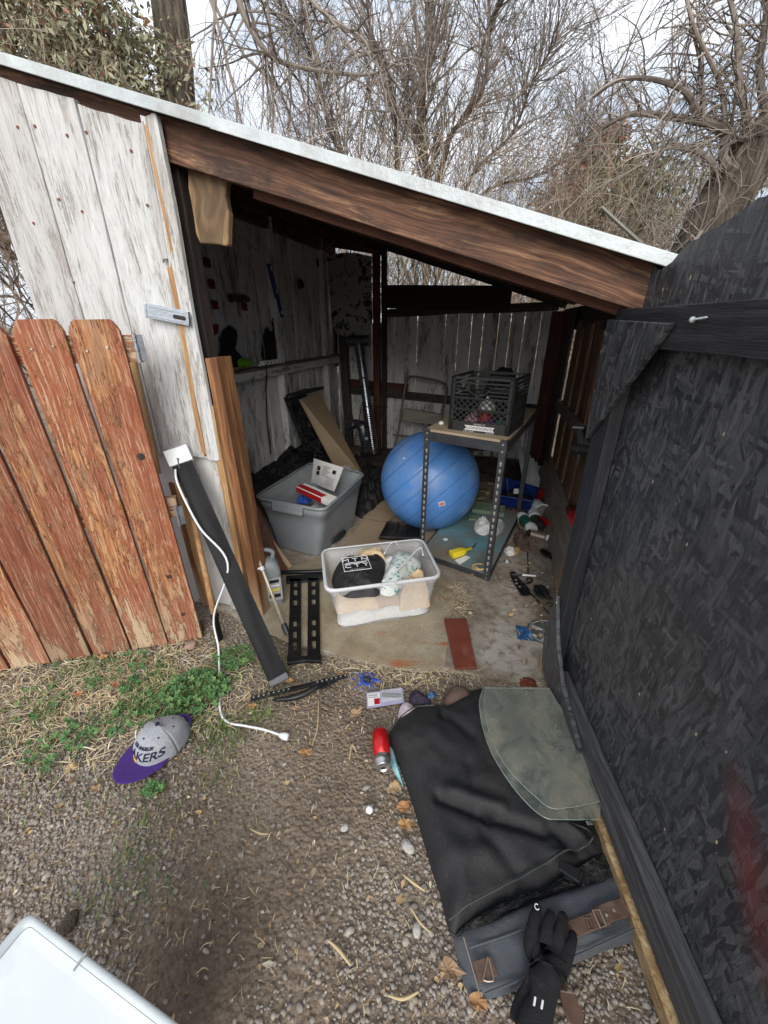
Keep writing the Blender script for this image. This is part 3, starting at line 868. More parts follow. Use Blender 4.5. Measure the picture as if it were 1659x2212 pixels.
dprism('gusset', [(-.055, .395), (-.078, .28), (-.082, .16), (-.048, .06), (.10, .018), (.34, .03), (.34, .11), (.14, .165), (.04, .25)], -.056, -.0412, 'black_osb')
dprism('raw_edge', [(-.05, .052), (.08, .006), (.40, .0), (.85, .002), (1.33, .0), (1.33, .047), (.5, .047), (.12, .045)], -.052, .012, 'osb_edge', .002)
mb = MB(); q_ = [gp(x, y, .09) for x, y in ((1203, 1462), (1240, 1470), (1262, 1540), (1222, 1530))]; mb.prism([(p.x, p.y) for p in q_], .0, .085); mb.build('raw_end', 'osb_edge', door, world_mesh=True, bevel=.003)
dprism('raw_end', [(-.085, .0), (-.05, .0), (-.04, .13), (-.082, .155)], -.05, .02, 'osb_edge', .002)
# bright screw in the top rail
mb = MB()
Ms = Matrix.Translation((.285, -.044, 1.313)) @ Matrix.Rotation(math.radians(75), 4, 'Y') @ Matrix.Rotation(math.radians(-14), 4, 'X')
mb.lathe([(.0035, 0), (.0035, .002), (.0022, .006), (.0022, .040), (.001, .044)], 12, Matrix.Translation((.265, -.047, 1.312)) @ Matrix.Rotation(math.radians(85), 4, 'Y'))
mb.lathe([(.006, -.002), (.0062, .001), (.003, .005)], 12, Matrix.Translation((.265, -.047, 1.312)) @ Matrix.Rotation(math.radians(85), 4, 'Y'))
mb.build('screw', 'white_trim', door, smooth=True)

# ------------------------------------------------------------ picket gate at the left
G1 = Vector((-.834, 1.416, 0)); GD = Vector((-.9689, -.2476, 0)); GN = Vector((.2476, -.9689, 0))
gate = thing('picket_gate', 'weathered red brown picket gate in front of the white boards', 'gate', G1)
def gpt(s, z, off=0): return G1 + GD*s + GN*off + Z3*z
bounds = [((.000, .140), (.022, .166)), ((.148, .292), (.180, .315)), ((.300, .440), (.335, .475)), ((.452, .598), (.49, .63)), ((.607, .745), (.64, .78)), ((.757, .90), (.79, .93)), ((.91, 1.05), (.94, 1.08))]
rg = random.Random(3)
def picket(b0, b1, t0, t1, top=1.32, name='picket'):
    cb, ct = (b0+b1)/2, (t0+t1)/2
    w0, w1 = (b1-b0)/2, (t1-t0)/2
    M = frame(gpt(cb, 0), gpt(ct, top), GN)
    ln = (gpt(ct, top)-gpt(cb, 0)).length
    mb = MB(); vs = []; N = 40
    sd = rg.random()*99
    cham = [(ln-.035, 1.0), (ln-.018, .90), (ln-.006, .80), (ln, .66)]
    rows = [(ln-.035)*k/N for k in range(N+1)]
    nx = 5
    def row(z, k, wob=True):
        out = []
        w = w0 + (w1-w0)*z/ln
        for i in range(nx+1):
            s = -1+2*i/nx
            e = .0035*noise.noise(Vector((sd+s*3, z*4, 1)))
            x = s*w*k + (e if abs(s) == 1 else 0)
            out.append((x, .004*noise.noise(Vector((sd+s*2, z*1.7, 7))), z + (rg.uniform(-.008, .004) if z == 0 else 0)))
        return out
    allr = [row(z, 1) for z in rows] + [row(z, k) for z, k in cham[1:]]
    vs = [q for r in allr for q in r]; R = nx+1; m = len(vs)
    vs += [(q[0], q[1]-.018, q[2]) for q in list(vs)]
    fs = []
    for j in range(len(allr)-1):
        for i in range(nx):
            a = j*R+i; fs += [(a, a+1, a+R+1, a+R), (m+a, m+a+R, m+a+R+1, m+a+1)]
        a = j*R; fs.append((a, a+R, m+a+R, m+a)); a += nx; fs.append((a, m+a, m+a+R, a+R))
    for i in range(nx):
        fs.append((i, m+i, m+i+1, i+1)); a = (len(allr)-1)*R+i; fs.append((a, a+1, m+a+1, m+a))
    mb.add(vs, fs)
    o = mb.build(name, 'stained_wood', gate, M=world_of(gate).inverted() @ M, bevel=.0015)
    return o
for (b, t) in bounds: picket(b[0], b[1], t[0], t[1], 1.32 if b[0] < .29 else 1.315+rg.uniform(-.02, .0))
for z_ in (1.235, .645):
    plank('rail', 'stained_wood', gpt(-.02, z_, -.020), gpt(1.15, z_-.01, -.020), .085, .035, GN, parent=gate, wob=.003)
plank('rail', 'reddish_wood', gpt(.0, .03, -.022), gpt(1.1, .03, -.022), .06, .035, GN, parent=gate)
for s in [b for b, t in bounds]:
    m_ = (s[0]+s[1])/2
    for z_ in (1.235, .645):
        for k in (-.03, .03):
            mb = MB(); c_ = gpt(m_ + k + .028*z_/1.3, z_+rg.uniform(-.01, .01), .0045)
            mb.tube([c_, c_+GN*.003], .0035, 8)
            mb.build('screw_head', 'screw_metal', gate, world_mesh=True)
for z_ in (1.235, .62):
    mb = MB(); c_ = gpt(-.018, z_, .0)
    mb.tube([c_-Z3*.045, c_+Z3*.045], .0055, 10)
    for k in (-.03, 0, .03): mb.tube([c_+Z3*(k-.010), c_+Z3*(k+.010)], .0068, 10)
    mb.slab([c_-Z3*.04, c_+Z3*.04, c_+Z3*.04-GD*.016+WW*.012, c_-Z3*.04-GD*.016+WW*.012], GN, .002)
    mb.build('hinge', 'zinc', gate, world_mesh=True)
# knots fallen out: dark holes through the first picket
for s_, z_, r_ in ((.055, .87, .013), (.068, .35, .009), (.055, .15, .008)):
    mb = MB(); c_ = gpt(s_, z_, .0035)
    mb.tube([c_, c_+GN*.0012], r_, 14)
    mb.build('knot_hole', 'dark_wood', gate, world_mesh=True)
# ------------------------------------------------------------ trees and brush beyond the shed
n = NT('bark'); v = n.co()
a = n.noise(n.map(v, (9, 9, 1.2)), 2.5, 8, .68, .6); b = n.noise(n.map(v, (40, 40, 5)), 2.0, 5, .6)
col = n.ramp(a, [(.35, (.06, .048, .038)), (.5, (.17, .14, .11)), (.68, (.33, .28, .22))])
MAT['bark'] = n.out(n.mix(n.math('MULTIPLY', b, .5), col, (.05, .04, .03)), .9, 0, n.bump(n.math('ADD', a, n.math('MULTIPLY', b, .4)), 1.0, .05), .2)
def twigmat(name, a, b, c):
    n = NT(name); r = n.rnd(True)
    MAT[name] = n.out(n.ramp(r, [(0, a), (.5, b), (1, c)]), .85, spec=.2)
twigmat('grey_twig', (.13, .11, .095), (.22, .185, .155), (.34, .29, .245))
twigmat('brown_twig', (.12, .085, .065), (.23, .17, .13), (.38, .30, .23))
twigmat('pale_twig', (.22, .175, .13), (.38, .31, .235), (.56, .48, .36))
twigmat('olive_leaf', (.21, .205, .125), (.34, .335, .215), (.50, .48, .33))
twigmat('willow_leaf', (.24, .235, .15), (.38, .37, .25), (.52, .50, .36))
twigmat('rust_leaf', (.14, .065, .045), (.25, .12, .08), (.36, .20, .14))
twigmat('green_brown_leaf', (.06, .06, .035), (.12, .115, .065), (.20, .17, .10))

def rv(rg): return Vector((rg.gauss(0, 1), rg.gauss(0, 1), rg.gauss(0, 1)))
def grow(mb, tips, p, d, ln, r, lvl, P, rg):
    segs = P['segs'][lvl]; pts = [Vector(p)]; dd = Vector(d).normalized()
    dirs = [dd]; q = Vector(p)
    for i in range(segs):
        dd = (dd + rv(rg)*P['wob'][lvl] + Z3*P['up'][lvl]).normalized()
        q = q + dd*(ln/segs); pts.append(q); dirs.append(dd)
    rs = [r*(1 - (1-P['tip'])*i/segs) for i in range(segs+1)]
    mb.tube(pts, rs, 3 if r < .012 else (5 if r < .04 else 8), cap=False)
    if lvl == len(P['kids']): tips.append((pts[-1], dd)); tips.append((pts[len(pts)//2], dd)); return
    k = P['kids'][lvl]
    for c in range(k):
        t = rg.uniform(P.get('t0', .2), 1.0)
        i = min(int(t*segs), segs-1); f = t*segs - i
        st = pts[i].lerp(pts[i+1], f)
        side = rv(rg); side = (side - dirs[i]*side.dot(dirs[i])).normalized()
        ang = rg.uniform(*P['ang'][lvl])
        nd = dirs[i]*math.cos(ang) + side*math.sin(ang)
        grow(mb, tips, st, nd, ln*P['lr'][lvl]*rg.uniform(.6, 1.15)*(1.1-.35*t), max(P.get('rmin', .0022), rs[i]*P['rr'][lvl]), lvl+1, P, rg)

def leaves(mb, tips, n, size, rg, spread=.06, droop=.8, wid=.16):
    for p, d in tips:
        for _ in range(n):
            o = p + rv(rg)*spread
            a = (rv(rg)*.6 + d*.4 - Z3*droop).normalized()
            s = size*rg.uniform(.6, 1.3); w = a.cross(rv(rg)).normalized()*s*wid
            m = o + a*s*.5
            mb.add([o, m+w, o+a*s, m-w], [(0, 1, 2, 3)])

TWG = 'trees around the shed'
def tree(name, label, cat, base, build, mats):
    t = thing(name, label, cat, base)
    t['group'] = TWG
    parts = build()
    for nm, mb, m in parts:
        if mb.v: mb.build(nm, m, t, world_mesh=True, smooth=(nm == 'trunk'))
    return t

# 1. shaggy trunk at the upper left, with long hanging branches
rg = random.Random(31)
def t1():
    tr = MB(); tw = MB(); tips = []
    a, b = dp(398, 330, 7.0), dp(325, -330, 7.0)
    a0 = Vector((a.x, a.y, -.1))
    pts = curve([a0, a, a.lerp(b, .35) + Vector((.02, 0, 0)), a.lerp(b, .7), b], 26)
    def f(u, v):
        i = min(int(v*25), 24); c = pts[i].lerp(pts[i+1], v*25-i); t = u*2*math.pi
        r = .20*(1.12 - .2*v)*(1 + .10*noise.noise(Vector((math.cos(t)*3, math.sin(t)*3, v*4))) + .10*noise.noise(Vector((math.cos(t)*9, math.sin(t)*9, v*5))))
        return c + Vector((math.cos(t)*r, math.sin(t)*r, 0))
    tr.grid(f, 48, 60)
    P = dict(segs=[9, 6, 4], wob=[.10, .13, .16], up=[-.05, -.10, -.06], kids=[9, 6], ang=[(.3, 1.0), (.3, .9)], lr=[.5, .5], rr=[.45, .5], tip=.3)
    for px, py, y in ((470, -60, 6.2), (430, -90, 5.8), (590, -120, 6.5), (520, -60, 6.0), (650, -90, 6.6), (450, -20, 6.8), (560, -90, 6.1)):
        s = dp(px, py, y)
        grow(tw, tips, s, (rg.uniform(-.2, .5), rg.uniform(-.2, .2), -1), rg.uniform(1.4, 2.3), .020, 0, P, rg)
    # the long arching limb
    for ctrl, r0 in (([(470, -140), (515, 0), (540, 60), (590, 125), (675, 150), (780, 162), (840, 150)], .040),
                     ([(560, -120), (640, -40), (700, 30), (790, 90), (830, 180), (860, 260)], .024)):
        q = curve([dp(x, yy, 6.0) for x, yy in ctrl], 24)
        tw.tube(q, [r0*(1 - .75*i/23) for i in range(24)], 7)
        for i in range(3, 24):
            for _ in range(2):
                grow(tw, tips, q[i], (rg.uniform(-.6, .8), rg.uniform(-.3, .3), rg.uniform(-1, .4)), rg.uniform(.4, 1.1), .012, 1, P, rg)
    return [('trunk', tr, 'bark'), ('branches', tw, 'grey_twig')]
def base_of(px, py, y):
    q = dp(px, py, y); return (q.x, q.y, 0)
tree('tree', 'big shaggy-barked trunk rising behind the left of the roof, thin branches hanging from it', 'tree', base_of(398, 330, 7.0), t1, None)

# 2. leafy tree at the far upper left
rg = random.Random(32)
def t2():
    tr = MB(); tw = MB(); tips = []; lf = MB()
    q = curve([Vector((dp(0, 300, 6.5).x, 6.5, 0)), dp(8, 250, 6.5), dp(4, 60, 6.5), dp(-40, -200, 6.5)], 14)
    tr.tube(q, [.13]*14, 10)
    P = dict(segs=[8, 6, 4], wob=[.10, .16, .2], up=[.0, -.02, -.03], kids=[10, 7], ang=[(.4, 1.1), (.3, 1.0)], lr=[.42, .5], rr=[.45, .5], tip=.3)
    for px, py in ((60, 230), (120, 230), (190, 250), (250, 250), (300, 270), (20, 120), (20, 20), (30, -60), (150, 120), (90, -60), (220, 120), (100, 180), (170, 190), (40, 180), (230, 190), (60, 60), (130, 40), (280, 230), (200, 60)):
        s = dp(px*.5, py + 40, 6.5 + rg.uniform(-.5, .8))
        e = dp(px, py - rg.uniform(60, 160), 6.4)
        grow(tw, tips, s, (e-s), (e-s).length*1.2, .024, 0, P, rg)
    tp = [t for t in tips]
    rg.shuffle(tp)
    leaves(lf, tp[:int(len(tp)*.86)], 5, .095, rg, .12, .5, .15)
    lf2 = MB(); leaves(lf2, tp[int(len(tp)*.86):], 4, .075, rg, .08, .2, .3)
    return [('trunk', tr, 'bark'), ('branches', tw, 'brown_twig'), ('foliage', lf, 'olive_leaf'), ('dry_foliage', lf2, 'rust_leaf')]
tree('tree', 'bushy olive-leaved tree with some reddish leaves in the upper left corner', 'tree', base_of(0, 300, 6.5), t2, None)

# 3. bare many-stemmed tree filling the middle of the sky
rg = random.Random(33)
PB = dict(segs=[10, 7, 5, 4], wob=[.09, .15, .2, .22], up=[.03, .05, .05, .02], kids=[9, 7, 4], ang=[(.3, .9), (.3, 1.0), (.3, 1.0)], lr=[.42, .5, .55], rr=[.5, .5, .55], tip=.35, rmin=.0028)
def bare(stems, y0, leafn=0, P=PB, rr=rg):
    tw = MB(); tips = []
    for (x0, yb, x1, yt, r) in stems:
        y = y0 + rr.uniform(-.5, .6)
        s = dp(x0, yb, y); e = dp(x1, yt, y + rr.uniform(-.3, .5))
        s = Vector((s.x, s.y, max(0, s.z)))
        grow(tw, tips, s, e-s, (e-s).length, r, 0, P, rr)
    return tw, tips
def t3():
    tr = MB(); tw = MB(); tips = []
    mains = [([(915, 700), (925, 420), (905, 250), (930, 80), (915, -120)], .055), ([(925, 600), (960, 330), (1040, 200), (1060, 60), (1110, -80)], .034),
             ([(905, 640), (860, 380), (850, 200), (800, 60), (790, -90)], .032), ([(935, 640), (1010, 400), (1105, 290), (1150, 180), (1200, 90)], .026),
             ([(930, 640), (1030, 430), (1160, 380), (1240, 330), (1260, 300)], .020), ([(900, 640), (800, 420), (720, 300), (690, 180), (650, 60)], .030)]
    for ctrl, r in mains:
        yb = 7 + rg.uniform(-.4, .4)
        q = curve([dp(x, yy, yb + rg.uniform(-.2, .2)) for x, yy in ctrl], 22)
        tr.tube(q, [r*(1 - .6*i/21) for i in range(22)], 8)
        for i in range(4, 22):
            for _ in range(4):
                d = (q[min(i+1, 21)] - q[i-1]).normalized()
                side = rv(rg); side = (side - d*side.dot(d)).normalized()
                grow(tw, tips, q[i], d*.75 + side*.6, rg.uniform(.5, 1.25), r*.34, 1, PB, rg)
    b = MB(); b.add([p.copy() for p in tr.v], tr.f)
    return [('trunk', b, 'bark'), ('branches', tw, 'grey_twig')]
tree('bare_tree', 'large bare grey tree with many crooked stems above the middle of the roof', 'tree', base_of(920, 600, 7.0), t3, None)

# 4. leaning trunk at the right with arching limbs and narrow hanging leaves
rg = random.Random(34)
def t4():
    tr = MB(); tw = MB(); tips = []; lf = MB()
    ctrl = [(1440, 700, 4.1), (1520, 520, 4.0), (1565, 430, 3.95), (1635, 325, 3.9), (1760, 200, 3.8), (1950, -100, 3.6)]
    pts = curve([dp(x, y, d) for x, y, d in ctrl], 30)
    pts[0].z = -.2
    def f(u, v):
        i = min(int(v*29), 28); c = pts[i].lerp(pts[i+1], v*29-i); t = u*2*math.pi
        d = (pts[i+1]-pts[i]).normalized(); x = d.cross(Vector((0, 1, 0))).normalized(); y = d.cross(x)
        tw_ = t + v*1.5
        r = .185*(1.15 - .3*v)*(1 + .12*noise.noise(Vector((math.cos(tw_)*2.5, math.sin(tw_)*2.5, v*3))) + .16*noise.noise(Vector((math.cos(tw_)*8, math.sin(tw_)*8, v*4))))
        return c + x*math.cos(t)*r + y*math.sin(t)*r
    tr.grid(f, 56, 90)
    P = dict(segs=[8, 6, 4], wob=[.12, .14, .15], up=[-.02, -.08, -.10], kids=[5, 4], ang=[(.4, 1.1), (.3, .9)], lr=[.5, .5], rr=[.45, .5], tip=.3)
    limbs = [([(1600, 370), (1562, 345), (1568, 281), (1502, 261), (1452, 253), (1402, 246), (1357, 248), (1302, 276)], .036),
             ([(1560, 400), (1537, 351), (1502, 326), (1452, 318), (1425, 328), (1405, 345)], .026),
             ([(1567, 290), (1517, 261), (1487, 205), (1457, 185), (1402, 170), (1337, 173), (1282, 210)], .026),
             ([(1640, 330), (1600, 200), (1590, 60), (1560, -60)], .03), ([(1660, 300), (1640, 150), (1655, 20), (1640, -80)], .03),
             ([(1568, 285), (1555, 180), (1500, 60), (1470, -60)], .02), ([(1520, 262), (1515, 150), (1490, 40), (1478, -60)], .014),
             ([(1660, 395), (1600, 415), (1560, 455), (1500, 520), (1495, 560)], .028), ([(1659, 300), (1600, 300), (1568, 285)], .03)]
    for ctrl, r in limbs:
        q = curve([dp(x, yy, 3.9 + .1*math.sin(x)) for x, yy in ctrl], 20)
        tw.tube(q, [r*(1 - .6*i/19) for i in range(20)], 7)
        for i in range(3, 20):
            for _ in range(2 if r < .028 else 3):
                grow(tw, tips, q[i], (rg.uniform(-.8, .6), rg.uniform(-.4, .4), rg.uniform(-.6, .9)), rg.uniform(.2, .6), .007, 1, P, rg)
    keep = [t for t in tips if t[0].x > 3.0 + .35*noise.noise(t[0]*1.5) - max(0, (t[0].z-3.2))*.35]
    leaves(lf, keep, 4, .075, rg, .07, 1.6, .10)
    return [('trunk', tr, 'bark'), ('branches', tw, 'grey_twig'), ('foliage', lf, 'willow_leaf')]
tree('willow', 'leaning twisted trunk behind the black door with arching limbs and narrow hanging leaves', 'tree', base_of(1520, 520, 4.0), t4, None)

# 5. rusty pointed tree further back
rg = random.Random(35)
def t5():
    tr = MB(); lf = MB(); tw = MB()
    top = dp(1312, 262, 11.0); b = Vector((top.x, top.y, 0))
    tr.tube([b, top], [.10, .015], 7)
    h = top.z
    for i in range(150):
        z = h*(.25 + .73*(i/150)); a = rg.uniform(0, 6.28)
        r = (1-z/h)**.8*3.1*rg.uniform(.7, 1.1) + .12
        s = Vector((b.x, b.y, z)); e = s + Vector((math.cos(a)*r, math.sin(a)*r, r*rg.uniform(-.1, .35)))
        m = s.lerp(e, .5) + Z3*.08
        tw.tube([s, m, e], [.016, .01, .004], 3, cap=False)
        for k in range(int(20+r*26)):
            t = rg.uniform(.25, 1); p = s.lerp(e, t) + rv(rg)*.06
            leaves(lf, [(p, (e-s).normalized())], 2, .13, rg, .07, .5, .22)
    return [('trunk', tr, 'bark'), ('branches', tw, 'brown_twig'), ('foliage', lf, 'rust_leaf')]
tree('rusty_conifer', 'pointed rust-brown conifer seen beyond the low end of the roof', 'tree', base_of(1312, 262, 11.0), t5, None)

# 6. the tangled thicket behind and beside the shed
rg = random.Random(36)
PT = dict(segs=[8, 6, 4], wob=[.13, .2, .25], up=[.06, .05, .03], kids=[11, 6], ang=[(.3, 1.1), (.3, 1.1)], lr=[.42, .5], rr=[.5, .55], tip=.3, rmin=.003)
mb = MB(); tips = []
for i in range(150):
    px = rg.uniform(520, 1560); y = rg.uniform(5.6, 9.0)
    topy = 330 if px < 620 else (150 if px < 1050 else 270 + (px-1050)*.32)
    topy += rg.uniform(0, 150)
    e = dp(px + rg.uniform(-60, 60), topy, y); s = Vector((dp(px, 500, y).x, y, rg.uniform(0, .6)))
    grow(mb, tips, s, e-s, (e-s).length, rg.uniform(.008, .018), 0, PT, rg)
tag(mb.build('thicket', 'brown_twig'), kind='stuff')
mb = MB(); tips = []
PW = dict(segs=[7, 5, 3], wob=[.09, .14, .2], up=[.03, .03, .0], kids=[7, 3], ang=[(.2, .8), (.3, .9)], lr=[.5, .5], rr=[.6, .6], tip=.3, rmin=.0035)
for i in range(170):
    x = rg.uniform(-2.0, 4.2); y = rg.uniform(4.9, 6.3)
    h = rg.uniform(1.6, 2.7)
    grow(mb, tips, (x, y, 0), (rg.uniform(-.25, .25), rg.uniform(-.2, .2), 1), h, rg.uniform(.006, .014), 0, PW, rg)
tag(mb.build('dry_brush', 'pale_twig'), kind='stuff')
# leaf haze low over the thicket at the right
lf = MB(); src = []
for i in range(900):
    q = dp(rg.gauss(1400, 75), rg.uniform(330, 520), rg.uniform(6.0, 8.5)); src.append((q, Z3*-1))
leaves(lf, src, 5, .10, rg, .16, .6, .14)
tag(lf.build('hedge_leaves', 'green_brown_leaf'), kind='stuff')
# brown brush at the left of the shed
mb = MB(); tips = []
PL = dict(segs=[8, 6, 4], wob=[.2, .26, .3], up=[-.02, -.06, -.03], kids=[9, 5], ang=[(.3, 1.2), (.3, 1.1)], lr=[.55, .5], rr=[.55, .55], tip=.3, rmin=.0018)
for i in range(95):
    y = rg.uniform(2.6, 4.2); px = rg.uniform(-120, 190)
    s = dp(px, rg.uniform(520, 900), y); s.z = max(.05, s.z)
    grow(mb, tips, s, (rg.uniform(-.5, .5), rg.uniform(-.5, .2), rg.uniform(.2, 1)), rg.uniform(.7, 1.5), rg.uniform(.006, .011), 0, PL, rg)
for i in range(30):
    y = rg.uniform(4.0, 5.2); px = rg.uniform(-120, 60)
    s = dp(px, 560, y); s.z = max(.05, s.z)
    grow(mb, tips, s, (rg.uniform(-.5, .5), rg.uniform(-.5, .2), 1), rg.uniform(1.0, 2.0), .014, 0, PL, rg)
tag(mb.build('brush', 'brown_twig'), kind='stuff')
# ------------------------------------------------------------ materials of the things
simple('grey_plastic', (.215, .235, .245), .45, var=.12, scale=5, bump=.2, dirt=(.30, .29, .26), dirtamt=.36)
simple('black_plastic', (.016, .016, .017), .42, var=.3, bump=.2, dirt=(.07, .062, .052), dirtamt=.40)
simple('black_metal', (.014, .014, .015), .38, .3, var=.3, bump=.15, dirt=(.09, .08, .065), dirtamt=.38)
simple('dark_steel', (.075, .078, .085), .45, .6, var=.2, dirt=(.12, .10, .085), dirtamt=.38)
simple('white_plastic', (.78, .79, .79), .4, var=.05, bump=.1, dirt=(.5, .48, .44), dirtamt=.3)
simple('white_paper', (.72, .72, .70), .8, var=.06)
simple('red_plastic', (.40, .010, .012), .35, var=.15)
simple('blue_plastic', (.012, .035, .20), .35, var=.3)
simple('bright_blue', (.02, .11, .62), .45, var=.35)
simple('yellow_plastic', (.72, .58, .02), .38, var=.08, dirt=(.4, .32, .08), dirtamt=.3)
simple('lime_plastic', (.18, .42, .02), .35, var=.12)
simple('teal_paint', (.11, .23, .26), .75, var=.22, scale=6, dirt=(.20, .155, .11), dirtamt=.52)
simple('green_card', (.17, .25, .17), .75, var=.2, dirt=(.12, .11, .08), dirtamt=.42)
simple('cardboard', (.30, .225, .145), .85, var=.14, scale=7, dirt=(.19, .14, .09), dirtamt=.40)
simple('tan_board', (.34, .245, .15), .6, var=.08, scale=5, bump=.1, dirt=(.24, .17, .10), dirtamt=.36)
simple('shelf_top', (.42, .33, .22), .75, var=.12, dirt=(.22, .16, .1), dirtamt=.36)
simple('purple_cloth', (.052, .018, .165), .85, var=.15, scale=60, bump=.5, bd=.002)
simple('navy', (.012, .010, .045), .8)
simple('orange_thread', (.75, .38, .04), .8)
simple('leather', (.115, .065, .043), .55, var=.25, scale=40, dirt=(.2, .15, .11), dirtamt=.4)
simple('brown_suede', (.10, .062, .048), .9, var=.2)
simple('beige_cloth', (.62, .46, .27), .9, var=.10, scale=9, bump=.7, bd=.012)
simple('tan_cloth', (.46, .28, .17), .9, var=.12, scale=9, bump=.7, bd=.012)
simple('white_cloth', (.72, .71, .69), .9, var=.05, scale=9, bump=.7, bd=.012)
simple('tile_red', (.17, .045, .028), .4, var=.14, scale=14, dirt=(.25, .14, .10), dirtamt=.34)
simple('aluminium', (.62, .62, .62), .3, .95, var=.08)
simple('champagne', (.35, .27, .22), .35, .5, var=.1)
simple('pale_tube', (.55, .48, .36), .35, .35, var=.1)
simple('stone_pink', (.34, .22, .17), .8); simple('stone_white', (.42, .40, .37), .8, bump=.8, bd=.01)
simple('rack_brown', (.055, .022, .014), .6, .2)
simple('khaki_metal', (.15, .14, .115), .5, .5, var=.15, dirt=(.1, .08, .06), dirtamt=.4)
simple('pipe_metal', (.20, .215, .235), .30, .9, var=.2, scale=10)
simple('steel_wire', (.35, .34, .32), .4, .8)
simple('tissue', (.7, .68, .64), .9); simple('rope_fiber', (.48, .36, .18), .9)
simple('green_label', (.02, .11, .07), .5); simple('pink_print', (.62, .35, .40), .8)
simple('light_strip_black', (.006, .006, .007), .55, .0, var=.4, scale=6, bump=.1, dirt=(.045, .047, .05), dirtamt=.32, spec=.2)
n = NT('heather_grey'); v = n.co()
a = n.noise(n.map(v, (1, 1, 1)), 260, 3, .7); b = n.noise(v, 9, 3)
MAT['heather_grey'] = n.out(n.ramp(a, [(.35, (.25, .26, .28)), (.65, (.43, .445, .465))]), .95, 0, n.bump(n.math('ADD', a, b), .5, .003), .1)
n = NT('black_cloth'); v = n.co()
a = n.noise(v, 300, 3, .7); b = n.noise(v, 7, 6, .6)
d = n.ramp(n.noise(v, 3.2, 9, .72), [(.52, 0.0), (.72, .45)])
speck = n.ramp(n.voro(v, 90), [(.045, .8), (.07, 0.0)])
col = n.mix(d, n.ramp(a, [(.35, (.010, .010, .011)), (.65, (.022, .022, .023))]), (.068, .061, .054))
MAT['black_cloth'] = n.out(n.mix(speck, col, (.30, .27, .22)), .66, 0, n.bump(n.math('ADD', n.math('ADD', n.math('MULTIPLY', a, .2), b), n.math('MULTIPLY', n.noise(v, 24, 6, .6), .3)), .45, .010), .45)
n = NT('black_knit'); v = n.co()
a = n.noise(v, 420, 2, .6); d = n.ramp(n.noise(v, 14, 8, .72), [(.56, 0.0), (.72, .65)])
MAT['black_knit'] = n.out(n.mix(d, (.016, .016, .018), (.12, .095, .075)), .85, 0, n.bump(n.math('ADD', a, n.noise(v, 25, 4)), .6, .004), .25)
n = NT('grey_canvas'); v = n.co()
a = n.noise(v, 380, 2, .6); d = n.ramp(n.noise(v, 5, 9, .72), [(.48, 0.0), (.66, .8)])
MAT['grey_canvas'] = n.out(n.mix(d, (.085, .094, .106), (.12, .11, .10)), .8, 0, n.bump(n.math('ADD', n.math('MULTIPLY', a, .5), n.noise(v, 12, 6, .6)), .6, .006), .3)
n = NT('black_bag'); v = n.co()
a = n.noise(v, 11, 8, .62, 1.2)
MAT['black_bag'] = n.out((.012, .012, .013), .22, 0, n.bump(a, 1.0, .05), .6)
n = NT('ball_vinyl'); v = n.co()
w = n.t.nodes.new('ShaderNodeTexWave'); n.link(n.map(v, (1, 1, 1), (0, 0, 0)), w.inputs['Vector']); w.wave_type = 'BANDS'; w.bands_direction = 'Z'
w.inputs['Scale'].default_value = 3.2; w.inputs['Distortion'].default_value = 0.0
g = n.ramp(w.outputs['Fac'], [(.0, 0.0), (.07, 1.0)])
sc = n.ramp(n.noise(n.map(v, (1, 1, 5)), 9, 8, .7), [(.5, 0.0), (.7, .28)])
col = n.mix(sc, (.085, .235, .56), (.18, .31, .55))
dst = n.ramp(n.noise(v, 3.5, 9, .75), [(.50, 0.0), (.66, .35)])
col = n.mix(dst, col, (.30, .33, .37))
MAT['ball_vinyl'] = n.out(n.mix(g, (.07, .20, .48), col), n.ramp(n.noise(v, 7, 5), [(.3, .28), (.7, .42)]), 0, n.bump(n.math('ADD', g, n.math('MULTIPLY', n.noise(v, 320, 2), .12)), .35, .004), .5)
n = NT('clear_plastic'); v = n.co()
a = n.noise(v, 9, 6, .6)
MAT['clear_plastic'] = n.out((.80, .81, .82), .28, 0, n.bump(a, .15, .004), .5, Alpha=n.ramp(a, [(.3, .17), (.7, .27)]))
MAT['clear_rim'] = NT('clear_rim').out((.80, .81, .83), .25, spec=.5, Alpha=.62)
MAT['clear_bag'] = NT('clear_bag').out((.75, .76, .77), .15, spec=.6, Alpha=.30)
n = NT('dirty_glass'); v = n.co()
a = n.noise(v, 7.5, 9, .70, .5); b = n.noise(v, 40, 5, .7)
dirt = n.ramp(n.math('ADD', n.math('MULTIPLY', a, .8), n.math('MULTIPLY', b, .2)), [(.44, 0.0), (.66, 1.0)])
dk = n.ramp(n.noise(n.map(v, (1, .6, 1)), 4.6, 8, .7), [(.46, 0.0), (.56, 1.0)])
col = n.mix(dirt, (.29, .32, .28), n.mix(dk, (.30, .275, .20), (.07, .056, .035)))
MAT['dirty_glass'] = n.out(col, n.ramp(dirt, [(0, .10), (1, .6)]), 0, None, .5, Alpha=n.ramp(dirt, [(0, .12), (1, .74)]))
MAT['glass_edge'] = NT('glass_edge').out((.34, .46, .41), .12, spec=.8, Alpha=.5)
n = NT('floral'); v = n.co()
c = n.voro(n.map(v, (1, 1.7, 1)), 40, out='Color'); dd = n.voro(n.map(v, (1, 1.7, 1)), 40); x = n.xyz(c)
leaf = n.ramp(n.math('ADD', dd, n.math('MULTIPLY', n.noise(v, 60, 3), .25)), [(.44, 1.0), (.50, 0.0)])
pal = n.ramp(x[0], [(0, (.10, .36, .34)), (.3, (.10, .36, .34)), (.31, (.30, .50, .46)), (.55, (.12, .30, .38)), (.75, (.62, .36, .32)), (.76, (.45, .52, .50)), (1, (.12, .42, .38))], 'CONSTANT')
